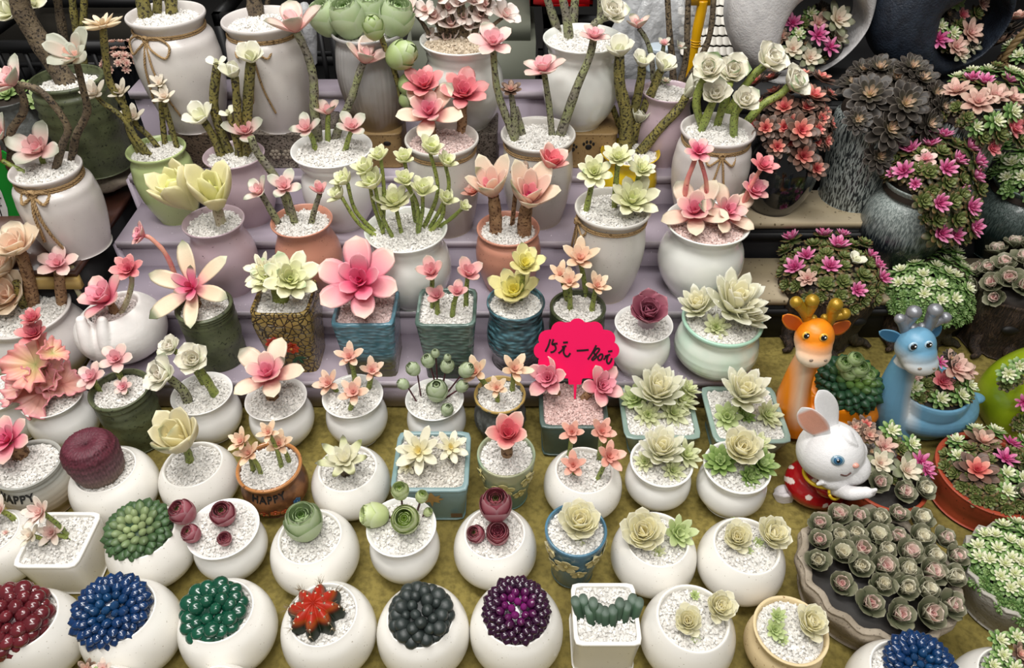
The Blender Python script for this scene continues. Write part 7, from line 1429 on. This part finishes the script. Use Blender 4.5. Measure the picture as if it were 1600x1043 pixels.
z0 = a.z - .30; mb = MB(); box(mb, (.004, .01, 0), (w - .004, .10, z0)); mb.build('wall', simple('grey_ornament_wall', 'b5b0a6', .7), t)
mb = MB(); dk = MB(); box(dk, (0, 0, z0), (w, .11, z0 + .004), lin('4c4238')); rows = 6; cols = 8
for r in range(rows):
    for k in range(cols):
        x = (k + .5 + .5 * (r % 2)) * w / (cols + .5); y = r * .016; z = z0 + .004 + r * .011; V, f, tt, E = leaf(R_(-30), 0, .9, (.5, 2.2, .9), .12, -.4, 5); V = V * .018
        mb.add(np.stack([x + V[:, 1], y + .010 - V[:, 0], z + .008 + V[:, 2]], 1), f, lin('d8d3c8'))
V = [(0, 0, z0), (w, 0, z0), (w, rows * .017, z0 + rows * .0115), (0, rows * .017, z0 + rows * .0115)]; dk.add(V, [(0, 1, 2, 3)], lin('4c4238')); dk.build('roof_base', 'matte', t); mb.build('roof_tiles', 'toy', t)
# crystal-like wrapped thing between crates
c = on_y(506, 70, 1.30); mb = MB(); lathe(mb, [(0, 0), (.004, .004), (.012, .05), (.013, .085), (.006, .10), (0, .102)], 6, sub=1); o = mb.build('wrapped_ornament', 'plastic'); o.location = (c.x, 1.22, .296); tag(o, 'clear wrapped ornament standing in the dark gap right of the second twine jar', 'ornament')
# left: green sign, stone, small pots
YG = .985; t0_ = on_y(20, 372, YG); t = thing('shop_sign', 'bright green card sign with a white panel, cut by the left edge', 'sign', t0_); P = fake(t, t0_); M['signgreen'] = simple('green_card', '0a8f2c', .4, .1)
mb = MB(); o4 = [(-60, 372), (44, 368), (40, 330), (24, 290), (8, 262), (10, 240), (4, 236), (-60, 236)]; n = len(o4)
mb.add([tuple(P.W(on_y(u, v, YG))) for u, v in o4] + [tuple(P.W(on_y(u, v, YG)) + Vector((0, .002, 0))) for u, v in o4], [tuple(range(n)), tuple(range(2 * n - 1, n - 1, -1))] + [(i, (i + 1) % n, n + (i + 1) % n, n + i) for i in range(n)]); card = mb.build('card', 'signgreen', t, smooth=False)
mb = MB(); wp = [(-60, 360), (16, 360), (12, 325), (3, 300), (-10, 276), (-60, 276)]; mb.add([tuple(P.W(on_y(u, v, YG)) + Vector((0, -.0008, 0))) for u, v in wp], [tuple(range(len(wp)))], lin('e6e6e2')); mb.build('white_panel', 'matte', card, smooth=False)
mb = MB()
for q in ([(-6, 312), (2, 308)], [(-2, 306), (0, 318)], [(-6, 322), (3, 320)], [(-4, 328), (-1, 338)], [(0, 326), (3, 336)], [(-8, 332), (-6, 340)]): tube(mb, [P.W(on_y(u, v, YG)) + Vector((0, -.0012, 0)) for u, v in q], .0009, (.02, .02, .02), seg=6, sub=1)
mb.build('ink_characters', 'matte', card)
def rock(name, label, u, v, Y, zs, r, col, seed, sz=(1, 1, .7)):
    rng = random.Random(seed); mb = MB(); ball(mb, (0, 0, r * sz[2]), (r * sz[0], r * sz[1], r * sz[2]), lin(col), 36, 24); V = mb.v[0]
    for k in range(len(V)):
        x, y, z = V[k] / r * 3; f = 1 + .10 * math.sin(x * 2.1 + seed) * math.sin(y * 1.9) + .07 * math.sin(z * 4 + x * 3) + .04 * math.sin(9 * x + 7 * y); V[k] = V[k] * f
    c = on_y(u, v, Y); o = mb.build(name, 'stoneclay'); o.location = (c.x, Y, zs); tag(o, label, 'rock'); return o
rock('grey_rock', 'rough grey rock under the dark green ribbed planter', 158, 300, 1.075, LZ - .0, .062, '8f8f80', 3, (1.25, .9, .40))
P = Pot('succulent_pot', 'grey stone pot at the far left behind the twisting stems', 8, 152, 80, zs=LZ + .02, Y=1.11, kind='flare', B=1.1, b=.7, mat='greybrown', ngravel=False); soil(P, P.R * .85, P.gz, .008)
P.H(60, 158, 24, 'limerosette', .0, (10, 30)); P.H(36, 140, 18, 'limerosette', .01, (0, 20)); P.H(12, 148, 20, 'limerosette', .01, (0, 20))
P = Pot('succulent_pot', 'small dark pot of tiny pink rosettes in the gap beside the big twine jar', 184, 96, 52, zs=.10, Y=1.42, kind='cup', B=.98, b=.8, mat='black', ngravel=False)
dome(P, [(176 + 13 * (k % 3) + (k // 3) * 3, 66 + 11 * (k // 3), 8, 'pinkbrown') for k in range(12)], P.R, P.R * .8, 'pinkbrown', 20, 8)
